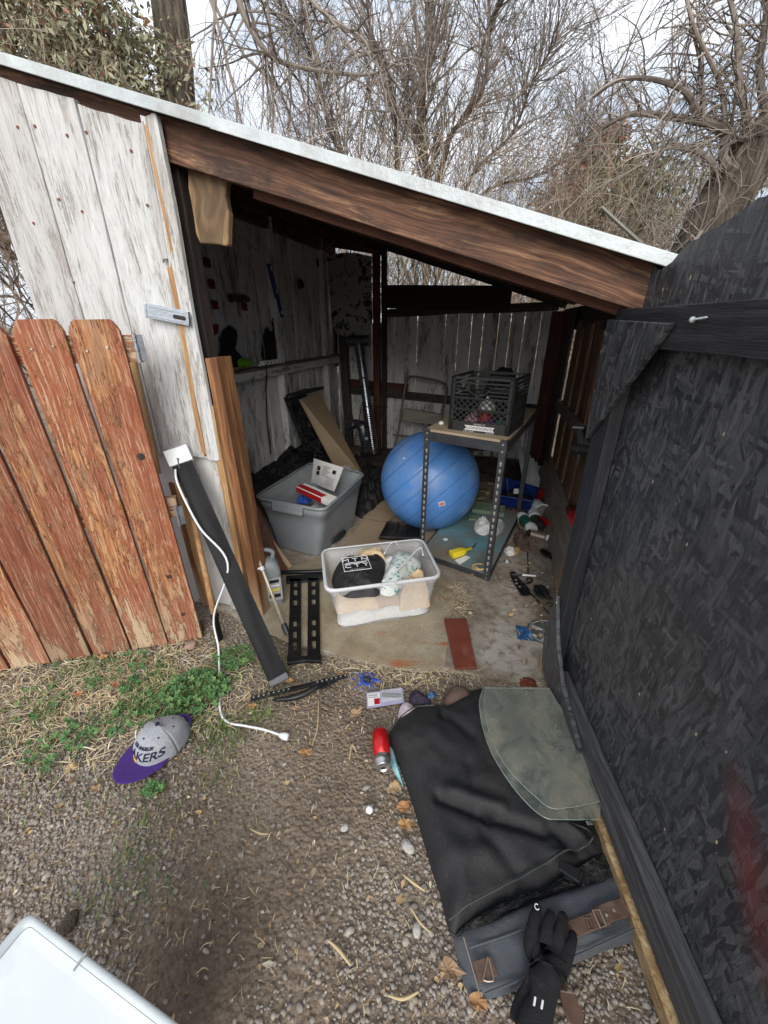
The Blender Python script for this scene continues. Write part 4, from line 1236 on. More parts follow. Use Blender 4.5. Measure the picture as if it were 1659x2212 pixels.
MAT['floral'] = n.out(n.mix(leaf, (.62, .64, .60), pal), .85, 0, n.bump(n.noise(v, 14, 5), .5, .01), .2)
n = NT('knot_slab'); v = n.co()
vv = n.mix(.12, v, n.noise(v, 4, 3, .5, col=True))
kn = n.map(vv, (17, 12, 6.0), loc=(-.95, -.8, -.75))
sph = n.t.nodes.new('ShaderNodeVectorMath'); sph.operation = 'LENGTH'; n.link(kn, sph.inputs[0])
ringw = n.math('SINE', n.math('MULTIPLY', sph.outputs['Value'], 12.0))
core = n.ramp(sph.outputs['Value'], [(.55, 1.0), (1.0, .8), (1.15, 0.0)])
col = n.mix(n.ramp(n.noise(n.map(vv, (20, 20, 3)), 2, 5), [(.35, 0.0), (.7, 1.0)]), (.20, .12, .06), (.38, .25, .13))
col = n.mix(n.math('MULTIPLY', core, n.ramp(ringw, [(0, .75), (1, .5)])), col, (.075, .052, .036))
MAT['knot_slab'] = n.out(col, .7, 0, n.bump(ringw, .3, .004), .3)

# ------------------------------------------------------------ builders
def rloop(c, r, k=5):
    """rounded loop through four corners (x, y)"""
    out = []; m = len(c)
    for i in range(m):
        p = Vector(c[i]).to_2d() if len(c[i]) > 2 else Vector(c[i]); a = Vector(c[i-1][:2]); b = Vector(c[(i+1) % m][:2])
        da = (a-p).normalized(); db = (b-p).normalized()
        s, e = p+da*r, p+db*r
        for j in range(k+1):
            t = j/k
            out.append((1-t)**2*s + 2*t*(1-t)*p + t*t*e)
    return out
def loft(mb, loops, close0=True, close1=True):
    n_ = len(loops[0][0]); vs = []; fs = []
    for lp, z in loops:
        vs += [(q[0], q[1], z[i] if isinstance(z, (list, tuple)) else z) for i, q in enumerate(lp)]
    for k in range(len(loops)-1):
        for i in range(n_):
            j = (i+1) % n_; fs.append((k*n_+i, k*n_+j, (k+1)*n_+j, (k+1)*n_+i))
    if close0: fs.append(tuple(range(n_))[::-1])
    if close1: fs.append(tuple((len(loops)-1)*n_+i for i in range(n_)))
    mb.add(vs, fs); return mb
def lerp4(a, b, t): return [Vector(p[:2]).lerp(Vector(q[:2]), t) for p, q in zip(a, b)]
def grow4(c, d):
    m = sum((Vector(p[:2]) for p in c), Vector((0, 0)))/len(c)
    return [Vector(p[:2]) + (Vector(p[:2])-m).normalized()*d for p in c]
def bin_mesh(bot, top, z0, z1, th=.003, r=.04, k=6):
    mb = MB()
    B = lambda c, q: rloop(c, q, k)
    L_ = [(B(bot, r*.7), z0), (B(lerp4(bot, top, .02), r*.8), z0+.004)]
    L_ += [(B(lerp4(bot, top, t), r), z0+(z1-z0)*t) for t in (.3, .6, .80)]
    L_ += [(B(grow4(lerp4(bot, top, .82), .004), r), z0+(z1-z0)*.81), (B(grow4(top, .003), r), z1-.010), (B(grow4(top, -th), r), z1-.010), (B(grow4(lerp4(bot, top, .8), -th), r), z0+(z1-z0)*.8)]
    L_ += [(B(grow4(lerp4(bot, top, t), -th), r), z0+(z1-z0)*t) for t in (.5, .2)]
    L_ += [(B(grow4(bot, -th), r*.7), z0+th)]
    return loft(mb, L_)
def rim_mesh(top, z1, w=.016, h=.014, r=.045, k=6):
    mb = MB(); B = lambda c, q: rloop(c, q, k)
    o, i_ = grow4(top, w), grow4(top, -.002)
    L_ = [(B(i_, r), z1-h*.2), (B(i_, r), z1), (B(grow4(top, w*.5), r+.004), z1+.002), (B(o, r+.008), z1-.002), (B(o, r+.008), z1-h), (B(grow4(top, w*.75), r+.006), z1-h), (B(grow4(top, w*.7), r+.006), z1-h*.4), (B(i_, r), z1-h*.3)]
    return loft(mb, L_, False, False)
def solo(mb, name, mat, label, cat, group=None, **k):
    """a thing that is one mesh, its origin at its own base"""
    c = sum(mb.v, Vector())/len(mb.v); c.z = min(q.z for q in mb.v)
    mb.v = [q - c for q in mb.v]
    o = mb.build(name, mat, M=Matrix.Translation(c), **k)
    return tag(o, label, cat, group)
def text(body, size, mat, parent, M, ext=.0004, align='CENTER', sx=1.0, name='lettering', shear=0):
    cu = bpy.data.curves.new(name, 'FONT'); cu.body = body; cu.size = size; cu.extrude = ext; cu.align_x = align; cu.align_y = 'CENTER'; cu.shear = shear
    tmp = bpy.data.objects.new(name, cu); COL.objects.link(tmp)
    bpy.context.view_layer.update()
    me = bpy.data.meshes.new_from_object(tmp.evaluated_get(bpy.context.evaluated_depsgraph_get()))
    bpy.data.objects.remove(tmp); me.materials.clear(); me.materials.append(MAT[mat]); me.name = name
    o = bpy.data.objects.new(name, me); COL.objects.link(o)
    o.parent = parent; o.matrix_basis = (world_of(parent).inverted() if parent else Matrix()) @ M @ Matrix.Diagonal((sx, 1, 1, 1)); return o
def basis(o, x, y):
    """matrix with origin o, x and y axes roughly as given"""
    x = Vector(x).normalized(); y = Vector(y); y = (y - x*y.dot(x)).normalized(); z = x.cross(y)
    m = Matrix((x, y, z)).transposed().to_4x4(); m.translation = Vector(o); return m
def quadbox(pts, z0, th):
    """flat sheet on four or more ground points"""
    mb = MB(); mb.prism([(q[0], q[1]) for q in pts], z0, z0+th); return mb
def cloth_lump(mb, outline, z0, h, amp=.02, freq=9, seed=0, rings=16, nseg=90, p=2.2, fold=None):
    def top(x, y, e):
        q = Vector((x*freq+seed, y*freq, seed))
        return z0 + h*e + amp*noise.noise(q)*e + amp*.22*noise.noise(q*5.5)*e + amp*.5*noise.noise(q*2.3)*e + (fold(x, y)*e if fold else 0)
    mb.pad(outline, top, z0, rings=rings, nseg=nseg, p=p); return mb

# ------------------------------------------------------------ rug
rug_px = [(556, 1345), (600, 1376), (645, 1392), (700, 1402), (770, 1420), (860, 1440), (925, 1449), (958, 1438), (966, 1390), (975, 1325), (988, 1262), (965, 1243), (925, 1225), (900, 1205), (760, 1185), (650, 1215), (560, 1255), (545, 1290)]
ro = [gp(x, y, .016) for x, y in rug_px]
mb = MB()
cloth_lump(mb, ro, .0125, .008, .005, 7, 3, 20, 130, 6)
solo(mb, 'rug', 'rug', 'dirty beige carpet remnant with rust stains lying across the shed entrance', 'rug', smooth=True)

# ------------------------------------------------------------ exercise ball
bc = Vector((.3115, 2.556, .345)); br_ = .333
ball = thing('exercise_ball', 'big blue inflated exercise ball partly under the metal shelf', 'ball', (bc.x, bc.y, .012))
mb = MB(); pr = [(br_*math.cos(t), br_*math.sin(t)) for t in [-math.pi/2 + math.pi*(i+.0)/56 for i in range(57)]]
pr[0] = (.0005, -br_); pr[-1] = (.0005, br_)
mb.lathe(pr, 96)
axis = Vector((.55, -.25, -.60)).normalized()
Rm = axis.to_track_quat('Z', 'Y').to_matrix().to_4x4()
mb.build('shell', 'ball_vinyl', ball, smooth=True, M=Matrix.Translation((0, 0, .333)) @ Rm)
def on_ball(px, py):
    r = ray(px, py); c = Vector((0, 0, CAMH)); oc = c - bc; a = r.dot(r); b = 2*r.dot(oc); cc = oc.dot(oc) - br_**2
    t = (-b - math.sqrt(b*b-4*a*cc))/(2*a); p = c + r*t; return p, (p-bc).normalized()
p_, n_ = on_ball(954, 1088)
xx = Vector((1, 0, .35)); lab_ = MB(); Ml = basis(p_ + n_*.0015, xx, n_.cross(xx))
lab_.box((0, 0, 0), (.040, .030, .0012)); lb = lab_.build('label', 'white_paper', ball, M=world_of(ball).inverted() @ Ml)
lab_ = MB()
for yy in (.006, -.001, -.008): lab_.box((0, yy, .0012), (.033, .0045, .0008))
lab_.build('label_print', 'red_plastic', lb)
p_, n_ = on_ball(873, 990)
mb = MB(); mb.tube([p_, p_ + n_*.003], .005, 10); mb.build('valve', 'white_plastic', ball, world_mesh=True)

# ------------------------------------------------------------ metal shelf
SA, SB = Vector((.215, 2.10, 0)), Vector((.583, 1.845, 0)); SDp = Vector((.46, .885, 0)).normalized()*.93
SC_, SD = SB + SDp, SA + SDp; SX = (SB-SA).normalized(); SY = SDp.normalized()
shelf = thing('metal_shelf', 'small black slotted metal shelf unit with a chipboard top', 'shelf', SA)
ZT = .80
def leg(c, sx, sy):
    """slotted angle iron leg: two flanges meeting at the outer corner c"""
    mb = MB(); w = .034; t = .0022; z0, z1 = .012, ZT+.012
    for (ax_, oth, s_) in ((SX, SY, sx), (SY, SX, sy)):
        d = ax_*s_; nn = oth*(sy if ax_ is SX else sx)
        mb.slab([c + Z3*z0, c + d*w + Z3*z0, c + d*w + Z3*z1, c + Z3*z1], nn, t)
    return mb.build('leg', 'dark_steel', shelf, world_mesh=True)
def slots(lg, c, d, nn, w0=.018):
    mb = MB()
    z = .05
    while z < ZT - .08:
        q = c + d*w0 + Z3*z - nn*.0006
        mb.slab([q + d*(math.cos(t)*.0058) + Z3*(math.sin(t)*.0075) for t in [k*math.pi/5 for k in range(10)]], nn, -.0002)
        mb.slab([q + d*(math.cos(t)*.0036) + Z3*(-.011+math.sin(t)*.0052) for t in [k*math.pi/5 for k in range(10)]], nn, -.0002)
        z += .038
    mb.build('slot_row', 'slot_hole', lg, world_mesh=True)
    mb = MB()
    for z in (ZT-.012, ZT-.046, .028):
        q = c + d*w0 + Z3*z - nn*.001; mb.tube([q, q - nn*.004], .0055, 10)
    m_ = mb.build('bolts', 'aluminium', lg, world_mesh=True)
simple('slot_hole', (.30, .30, .29), .6, var=.3, bump=0)
for c, sx, sy in ((SA, 1, 1), (SB, -1, 1), (SC_, -1, -1), (SD, 1, -1)):
    lg = leg(c, sx, sy)
    if sy > 0: slots(lg, c, SX*sx, SY)
    if c is SC_: slots(lg, c, -SX, -SY*-1)
def beam(a, b, nn, z0, z1, nm='crossbar'):
    mb = MB(); mb.slab([a+Z3*z0, b+Z3*z0, b+Z3*z1, a+Z3*z1], nn, .002)
    mb.slab([a+Z3*z0, b+Z3*z0, b+Z3*z0+nn*.014, a+Z3*z0+nn*.014], (0, 0, 1), .002)
    mb.build(nm, 'dark_steel', shelf, world_mesh=True)
for z0, z1 in ((ZT-.052, ZT-.004), (.020, .052)):
    beam(SA-SY*.0024, SB-SY*.0024, SY, z0, z1); beam(SB+SX*.0024, SC_+SX*.0024, -SX, z0, z1); beam(SC_+SY*.0024, SD+SY*.0024, -SY, z0, z1); beam(SD-SX*.0024, SA-SX*.0024, SX, z0, z1)
mb = quadbox([SA+SX*.004+SY*.004, SB-SX*.004+SY*.004, SC_-SX*.004-SY*.004, SD+SX*.004-SY*.004], ZT-.004, .012)
mb.build('shelf_board', 'shelf_top', shelf, world_mesh=True, bevel=.001)
mb = quadbox([SA+SX*.006+SY*.006, SB-SX*.006+SY*.006, SC_-SX*.006-SY*.006, SD+SX*.006-SY*.006], .044, .010)
o = mb.build('lower_board', 'teal_paint', shelf, world_mesh=True); o['label'] = 'dirty pale blue lower shelf board'
ZL = .054   # top of the lower board

# ------------------------------------------------------------ milk crate and what is in it
CX = Vector((.865, -.50, 0)).normalized(); CY = Vector((.50, .865, 0)).normalized(); CO = Vector((.338, 2.090, ZT+.008))
crate = thing('milk_crate', 'dark grey lattice milk crate standing on the metal shelf', 'crate', CO)
crate.rotation_euler = (0, 0, math.atan2(CX.y, CX.x))
CW, CD, CH = .318, .318, .268
def crate_side(W, flip=False, hole=True):
    mb = MB(); t = .006
    def bar(x0, z0, x1, z1, w=.006, th=.008):
        a, b = Vector((x0, 0, z0)), Vector((x1, 0, z1)); d = (b-a).normalized(); s = Vector((-d.z, 0, d.x))*w/2
        mb.slab([a-s, b-s, b+s, a+s], (0, 1, 0), th)
    bar(0, .026, W, .026, .052, .006)
    for x in (.012, W-.012): bar(x, .0, x, CH, .024, .012)
    for z in (.112, .168, .185, .203, .221, .240, .262):
        if hole and .175 < z < .235:
            bar(.02, z, W*.30, z, .0055, .010); bar(W*.62, z, W-.02, z, .0055, .010)
        else: bar(.0, z, W, z, .007 if z < .26 else .012, .011)
    if hole:
        q = [Vector((W*.46 + math.cos(a)*W*.155, 0, .214 + math.sin(a)*.031)) for a in [-math.pi + k*math.pi/10 for k in range(11)]]
        for a, b in zip(q, q[1:]): bar(a.x, a.z, b.x, b.z, .006, .012)
    n_ = 9; z0, z1 = .052, .168; st = (W-.03)/n_
    for i in range(-5, n_+1):
        for s in (1, -1):
            xa = .015 + i*st if s > 0 else .015 + (i+5)*st
            xb = xa + s*st*4.0
            za, zb = z0, z1
            lo, hi = .018, W-.018
            # clip the diagonal to the panel
            def clip(xa, za, xb, zb):
                if xb == xa: return None
                pts = []
                for x_, z_ in ((xa, za), (xb, zb)):
                    if x_ < lo: z_ = za + (zb-za)*(lo-xa)/(xb-xa); x_ = lo
                    if x_ > hi: z_ = za + (zb-za)*(hi-xa)/(xb-xa); x_ = hi
                    pts.append((x_, z_))
                (a_, b_), (c_, d_) = pts
                if min(b_, d_) < z0-.001 or max(b_, d_) > z1+.001 or abs(a_-c_) < .004: return None
                return a_, b_, c_, d_
            r_ = clip(xa, za, xb, zb)
            if r_: bar(r_[0], r_[1], r_[2], r_[3], .0045, .006)
    return mb
simple('crate_plastic', (.024, .025, .025), .45, var=.15, scale=10)
for nm, M_, W_ in (('side', Matrix(), CW), ('side', Matrix.Translation((CW, 0, 0)) @ Matrix.Rotation(math.pi/2, 4, 'Z'), CD),
                   ('side', Matrix.Translation((CW, CD, 0)) @ Matrix.Rotation(math.pi, 4, 'Z'), CW), ('side', Matrix.Translation((0, CD, 0)) @ Matrix.Rotation(-math.pi/2, 4, 'Z'), CD)):
    crate_side(W_).build(nm, 'crate_plastic', crate, M=M_)
mb = MB(); mb.box((CW/2, CD/2, .004), (CW-.01, CD-.01, .006)); mb.build('base', 'crate_plastic', crate)
mb = MB(); mb.prism([(.088, .010), (.099, .022), (.088, .034), (.245, .034), (.234, .022), (.245, .010)], 0, .0008, Matrix.Translation((0, -.0012, .0)) @ Matrix.Rotation(math.pi/2, 4, 'X'))
bn = mb.build('sign', 'white_paper', crate)
Wc = world_of(crate)
XY = Matrix.Rotation(math.pi/2, 4, 'X')
text("LONDON'S", .018, 'crate_plastic', bn, Wc @ Matrix.Translation((.166, -.0026, .022)) @ XY, sx=1.45)
text("PROPERTY OF", .0095, 'white_paper', bn, Wc @ Matrix.Translation((.166, -.0012, .041)) @ XY)
text("PORT HURON", .0085, 'white_paper', bn, Wc @ Matrix.Translation((.112, -.0012, .004)) @ XY)
text("MICHIGAN", .0085, 'white_paper', bn, Wc @ Matrix.Translation((.222, -.0012, .004)) @ XY)
def in_crate(x, y, z): return Wc @ Vector((x, y, z))
rg = random.Random(8)
for x, y, z, r, m, lb in ((.10, .10, .012, .055, 'pink_print', 'mauve crumpled package at the bottom of the milk crate'), (.17, .075, .05, .045, 'red_plastic', 'red crumpled package inside the milk crate'),
                       (.20, .06, .012, .045, 'purple_cloth', 'purple soft item inside the milk crate'), (.26, .07, .012, .045, 'green_label', 'green wrapped item in the right of the milk crate'),
                       (.17, .10, .10, .05, 'white_cloth', 'crumpled white wrapper inside the milk crate, above the red package'), (.08, .21, .012, .07, 'black_cloth', 'dark bundle at the back of the milk crate')):
    mb = MB(); c_ = in_crate(x, y, z)
    o_ = [(c_.x + math.cos(a)*r*rg.uniform(.8, 1.2), c_.y + math.sin(a)*r*rg.uniform(.8, 1.2)) for a in [k*math.pi/4 for k in range(8)]]
    cloth_lump(mb, o_, c_.z, r*1.3, r*.7, 30, x*99, 10, 40, 2)
    solo(mb, 'package', m, lb, 'package', smooth=True)
# small white lid on the shelf, dark cap behind the crate
mb = MB(); q = gp(953, 916, ZT+.01); mb.lathe([(.003, 0), (.014, .001), (.016, .008), (.010, .016), (.004, .018)], 16, Matrix.Translation((q.x, q.y, ZT+.008)))
solo(mb, 'bottle_top_disc', 'white_plastic', 'small white plastic cap at the left corner of the crate', 'cap', smooth=True)
mb = MB(); c_ = SB + SY*.62 - SX*.19
o_ = [(c_.x + math.cos(a)*.13, c_.y + math.sin(a)*.10) for a in [k*math.pi/5 for k in range(10)]]
cloth_lump(mb, o_, ZT+.0085, .27, .03, 14, 5, 12, 60, 3)
solo(mb, 'backpack', 'black_bag', 'black fabric bag standing on the shelf behind the crate', 'bag', smooth=True)
# ------------------------------------------------------------ grey tote with papers
tb = [(-.70, 2.235), (-.405, 2.10), (-.205, 2.56), (-.50, 2.72)]
tt = [(-.785, 2.235), (-.338, 2.045), (-.140, 2.655), (-.555, 2.90)]
TZ = .365
tote = thing('grey_tote', 'large grey plastic tote holding papers behind the orange jamb post', 'tote', (tb[1][0], tb[1][1], .018))
bin_mesh(tb, tt, .018, TZ, .004, .06).build('body', 'grey_plastic', tote, world_mesh=True, smooth=True)
rim_mesh(tt, TZ, .018, .016, .065).build('rim', 'grey_plastic', tote, world_mesh=True, smooth=True)
for (a, b) in ((0, 1), (2, 3), (1, 2)):
    pa, pb = Vector(tt[a]), Vector(tt[b]); m_ = sum((Vector(q) for q in tt), Vector((0, 0)))/4
    p0, p1 = pa.lerp(pb, .28), pa.lerp(pb, .72)
    if (a, b) == (1, 2): p0, p1 = pa.lerp(pb, .70), pa.lerp(pb, .78)
    o_ = Vector(((p1-p0).y, -(p1-p0).x)).normalized()
    if o_.dot(p0-m_) < 0: o_ = -o_
    mb = MB(); A_, B_ = Vector((p0.x, p0.y, 0)), Vector((p1.x, p1.y, 0)); O_ = Vector((o_.x, o_.y, 0))
    mb.slab([A_+Z3*(TZ-.006), B_+Z3*(TZ-.006), B_+O_*.010+Z3*(TZ-.06), A_+O_*.010+Z3*(TZ-.06)], O_, .022)
    if (a, b) != (1, 2): mb.build('handle', 'grey_plastic', tote, world_mesh=True, bevel=.008, bseg=3)
def sheet(pts, th, label, name, mat, cat, bend=.0, sub=10):
    """thin sheet on four 3-D corners, slightly bowed"""
    p = [Vector(q) for q in pts]; nn = (p[1]-p[0]).cross(p[3]-p[0]).normalized()
    mb = MB()
    f = lambda off: (lambda u, v: p[0].lerp(p[1], u).lerp(p[3].lerp(p[2], u), v) + nn*(off + bend*math.sin(math.pi*u)*math.sin(math.pi*v*.9+.2)))
    mb.grid(f(0), sub, sub); mb.grid(f(-th), sub, sub)
    c = sum(mb.v, Vector())/len(mb.v); c.z = min(q.z for q in mb.v); mb.v = [q-c for q in mb.v]
    o = mb.build(name, mat, M=Matrix.Translation(c), smooth=True)
    tag(o, label, cat); return o, p, nn
def on_sheet(p, nn, u, v, off=.002):
    return p[0].lerp(p[1], u).lerp(p[3].lerp(p[2], u), v) + nn*off
# instruction sheet leaning on the far side
def tp(px, py, z): return gp(px, py, z)
o, p, nn = sheet([tp(672, 1042, .24), tp(722, 1062, .25), tp(742, 1010, .46), tp(678, 990, .46)], .0012, 'white instruction booklet standing up in the grey tote', 'booklet', 'white_paper', 'booklet', .012)
if nn.y > 0: nn = -nn
def print_on(o, p, nn, u0, v0, u1, v1, mat='black_plastic', off=.0045, name='print'):
    mb = MB(); mb.slab([on_sheet(p, nn, a, b, off) for a, b in ((u0, v0), (u1, v0), (u1, v1), (u0, v1))], nn, .0004)
    mb.build(name, mat, o, world_mesh=True)
OFF = .0145
for q in ((.22, .46, .33, .62), (.22, .66, .33, .82), (.76, .70, .87, .84)): print_on(o, p, nn, *q, off=OFF)
simple('print_grey', (.35, .35, .34), .8)
for k in range(7): print_on(o, p, nn, .42, .88-.06*k, .68-.05*(k % 3), .90-.06*k, 'print_grey', OFF)
for k in range(5): print_on(o, p, nn, .60, .50-.07*k, .90, .52-.07*k, 'print_grey', OFF)
# long red and white carton lying across
ca = thing('carton', 'long red and white carton lying in the grey tote', 'carton', tp(690, 1060, .30))
A_, B_ = tp(650, 1050, .335), tp(722, 1082, .325)
dX = (B_-A_).normalized(); dY = Vector((0, 0, 1)).cross(dX).normalized(); dZ = dX.cross(dY)
ln_ = (B_-A_).length
mb = MB(); mb.box((0, 0, 0), (ln_, .075, .04))
Mc = Matrix((dX, dY, dZ)).transposed().to_4x4(); Mc.translation = (A_+B_)/2 - dZ*.01
mb.build('box', 'white_paper', ca, M=world_of(ca).inverted() @ Mc, bevel=.002)
mb = MB(); mb.box((-ln_*.12, -.0385, -.002), (ln_*.76, .0012, .034)); mb.box((-ln_*.12, -.012, .0206), (ln_*.76, .044, .0012))
mb.build('print_band', 'red_plastic', ca, M=world_of(ca).inverted() @ Mc)
for k in range(9):
    mb = MB(); mb.box((-ln_*.36 + k*.016, .014, .0212), (.010, .004, .001)); mb.build('print', 'print_grey', ca, M=world_of(ca).inverted() @ Mc)
# things low in the tote
rg = random.Random(17)
for px, py, z, r, m, lb, nm in ((655, 1070, .22, .055, 'bright_blue', 'bright blue plastic piece in the grey tote left of the carton', 'plastic_piece'), (690, 1092, .22, .07, 'print_grey', 'crumpled grey printed leaflet in the front of the grey tote', 'leaflet'),
                         (715, 1040, .24, .07, 'clear_bag', 'clear plastic bag behind the carton in the grey tote', 'bag'), (748, 1008, .30, .06, 'clear_bag', 'clear plastic bag hanging over the far corner of the grey tote', 'bag')):
    c_ = tp(px, py, z); o_ = [(c_.x+math.cos(a)*r*rg.uniform(.75, 1.2), c_.y+math.sin(a)*r*rg.uniform(.75, 1.2)) for a in [k*math.pi/4 for k in range(8)]]
    mb = MB(); cloth_lump(mb, o_, z-.04, .05, .045, 26, px, 10, 40, 2); solo(mb, nm, m, lb, nm.split('_')[-1], smooth=(m == 'clear_bag'))
mb = MB(); c_ = Vector((-.46, 2.42, 0)); cloth_lump(mb, [(c_.x+math.cos(a)*.20, c_.y+math.sin(a)*.22) for a in [k*math.pi/5 for k in range(10)]], .024, .16, .05, 12, 2, 10, 50, 3)
solo(mb, 'rags', 'black_cloth', 'dark rags filling the bottom of the grey tote', 'rags', smooth=True)

# ------------------------------------------------------------ clear bin with cloths
cb = [(-.204, 1.452), (.222, 1.558), (.175, 1.86), (-.262, 1.755)]
ct = [(-.250, 1.448), (.262, 1.562), (.205, 1.915), (-.318, 1.800)]
BZ = .245
cbin = thing('clear_bin', 'clear plastic storage bin full of folded cloths on the carpet', 'bin', (cb[0][0], cb[0][1], .022))
bin_mesh(cb, ct, .022, BZ, .0025, .045).build('body', 'clear_plastic', cbin, world_mesh=True, smooth=True)
rim_mesh(ct, BZ, .016, .016, .05).build('rim', 'clear_rim', cbin, world_mesh=True, smooth=True)
inn = lambda t, d=-.010: grow4(lerp4(cb, ct, t), d)
def cloth_in(sub, z0, h, mat, label, seed, amp=.012, name='cloth', freq=14, cat='cloth'):
    mb = MB(); cloth_lump(mb, sub, z0, h, amp, freq, seed, 12, 70, 5)
    return solo(mb, name, mat, label, cat, smooth=True)
def sub4(q, u0, v0, u1, v1):
    f = lambda u, v: Vector(q[0]).lerp(Vector(q[1]), u).lerp(Vector(q[3]).lerp(Vector(q[2]), u), v)
    return [f(u0, v0), f((u0+u1)/2, v0), f(u1, v0), f(u1, (v0+v1)/2), f(u1, v1), f((u0+u1)/2, v1), f(u0, v1), f(u0, (v0+v1)/2)]
cloth_in(sub4(inn(.2), .02, .02, .98, .98), .028, .075, 'white_cloth', 'white sheet folded along the bottom of the clear bin', 1, .035, freq=20)
cloth_in(sub4(inn(.5), .02, .02, .46, .97), .100, .090, 'beige_cloth', 'yellowish beige cloth folded in the left half of the clear bin', 2, .05, freq=19)
cloth_in(sub4(inn(.5), .42, .02, .66, .60), .100, .062, 'tan_cloth', 'brownish tan cloth in the middle of the clear bin front', 3, .035, freq=20)
cloth_in(sub4(inn(.5), .66, .02, .985, .50), .060, .155, 'beige_cloth', 'beige cloth bulging at the right front of the clear bin', 4, .045, freq=19)
cloth_in(sub4(inn(.55), .52, .30, .985, .97), .102, .115, 'white_cloth', 'white sheet rumpled in the back right of the clear bin', 5, .022)
cloth_in(sub4(inn(.6), .30, .75, .60, .97), .18, .075, 'beige_cloth', 'orange beige cloth showing at the back of the clear bin', 7, .01)
# black hooded sweater
hood = thing('black_sweater', 'black folded sweatshirt with white square print in the clear bin', 'sweatshirt', (-.13, 1.62, .19))
ho = [gp(x, y, .24) for x, y in ((722, 1258), (716, 1234), (730, 1204), (745, 1194), (790, 1193), (818, 1188), (832, 1200), (828, 1228), (820, 1268), (790, 1274), (748, 1275))]
mb = MB(); cloth_lump(mb, ho, .200, .058, .020, 17, 6, 22, 110, 4.0)
mb.build('fabric', 'black_cloth', hood, world_mesh=True, smooth=True)
mt = hit(770, 1216, (-.11, 1.66, .268), (0, -.12, 1))
Mt = basis(gp(769, 1217, .281), gp(795, 1214, .281)-gp(745, 1220, .281), gp(773, 1203, .281)-gp(766, 1232, .281))
def white_text(b, s, x, y, par=None, sx=1.2): return text(b, s, 'white_plastic', hood, Mt @ Matrix.Translation((x, y, .0025)), sx=sx, ext=.0006)
Mt = Mt @ Matrix.Diagonal((1.3, 1.3, 1, 1))
white_text('M T N', .030, 0, .023); white_text('C T Y', .030, 0, -.017); white_text('I I I I I I I I I', .009, 0, -.040, sx=1.25)
mb = MB()
for a, b in (((-.048, -.048), (.048, -.048)), ((.048, -.048), (.048, .043)), ((.048, .043), (-.048, .043)), ((-.048, .043), (-.048, -.048)), ((-.036, .0055), (.036, .0055)), ((-.036, -.0015), (.036, -.0015))):
    mb.tube([(a[0], a[1], .0025), (b[0], b[1], .0025)], .0012, 4)
mb.add([(.036, .001, .003), (.046, .0055, .003), (.036, .010, .003)], [(0, 1, 2)]); mb.add([(-.036, .003, .003), (-.046, -.0015, .003), (-.036, -.006, .003)], [(0, 2, 1)])
mb.build('print_frame', 'white_plastic', hood, M=world_of(hood).inverted() @ Mt)
# floral pillow with white straps
pil = thing('floral_cushion', 'small cushion with teal leaf print and white piping in the clear bin', 'cushion', (.06, 1.68, .19))
po = [gp(x, y, .26) for x, y in ((820, 1258), (826, 1228), (842, 1196), (857, 1172), (872, 1176), (900, 1184), (912, 1200), (890, 1222), (868, 1248), (848, 1264))]
mb = MB(); cloth_lump(mb, po, .20, .08, .010, 12, 8, 14, 90, 2.4)
mb.build('fabric', 'floral', pil, world_mesh=True, smooth=True)
for ctrl in ([(826, 1256), (850, 1240), (880, 1210), (908, 1183), (914, 1200)], [(830, 1196), (842, 1176), (855, 1170), (858, 1176)], [(824, 1262), (838, 1268), (850, 1262), (860, 1252)]):
    mb = MB(); mb.tube(curve([gp(x, y, .288) for x, y in ctrl], 16), .0040, 6); mb.build('piping', 'white_cloth', pil, world_mesh=True, smooth=True)

# ------------------------------------------------------------ light fixture, TV brackets
lt0, lt1 = L(.560, -.09, .850), Vector((-.414, 1.150, .012))
lamp = thing('strip_light', 'long black strip light leaning against the white boards, white end cap and pull chain', 'light fixture', lt1)
lf_ = Vector((.25, -.75, .45))
d_ = (lt1-lt0).normalized()
M = frame(lt0, lt1, lf_)
Lw = world_of(lamp).inverted() @ M; ll = (lt1-lt0).length
mb = MB()
f = lambda u, v: (( .037 - .074*u), .004*math.sin(u*3.14) + .0035*noise.noise(Vector((u*2, v*5, 1))), .07 + (ll-.075)*v)
mb.grid(f, 8, 40)
k = len(mb.v); mb.grid(lambda u, v: (.037-.074*u, -.022, .07+(ll-.075)*v), 8, 40)
mb.box((0, -.011, .071), (.074, .022, .002)); mb.box((.0365, -.010, ll/2+.03), (.002, .024, ll-.075)); mb.box((-.0365, -.010, ll/2+.03), (.002, .024, ll-.075))
mb.build('housing', 'light_strip_black', lamp, M=Lw, smooth=False)
mb = MB(); mb.box((0, -.006, .034), (.092, .036, .068)); mb.build('end_cap', 'white_plastic', lamp, M=Lw, bevel=.003)
mb = MB(); mb.box((0, -.010, ll-.014), (.080, .030, .028)); mb.build('foot_cap', 'dark_steel', lamp, M=Lw, bevel=.003)
mb = MB(); mb.tube([(-.002, .012, .046), (-.002, .0165, .046)], .006, 12); mb.build('chain_collar', 'zinc', lamp, M=Lw)
c0 = (M @ Vector((-.002, .018, .046)))
mb = MB()
cp = [c0 + Vector((0, -.006, 0)) - Z3*(.0052*i) for i in range(34)]
for q in cp: mb.box(q, (.0042, .0042, .0042))
mb.build('pull_chain', 'champagne', lamp, world_mesh=True)
mb = MB(); mb.lathe([(.003, -.028), (.0075, -.022), (.006, -.004), (.003, 0)], 12, Matrix.Translation(cp[-1])); mb.build('chain_pull', 'clear_rim', lamp, world_mesh=True, smooth=True)
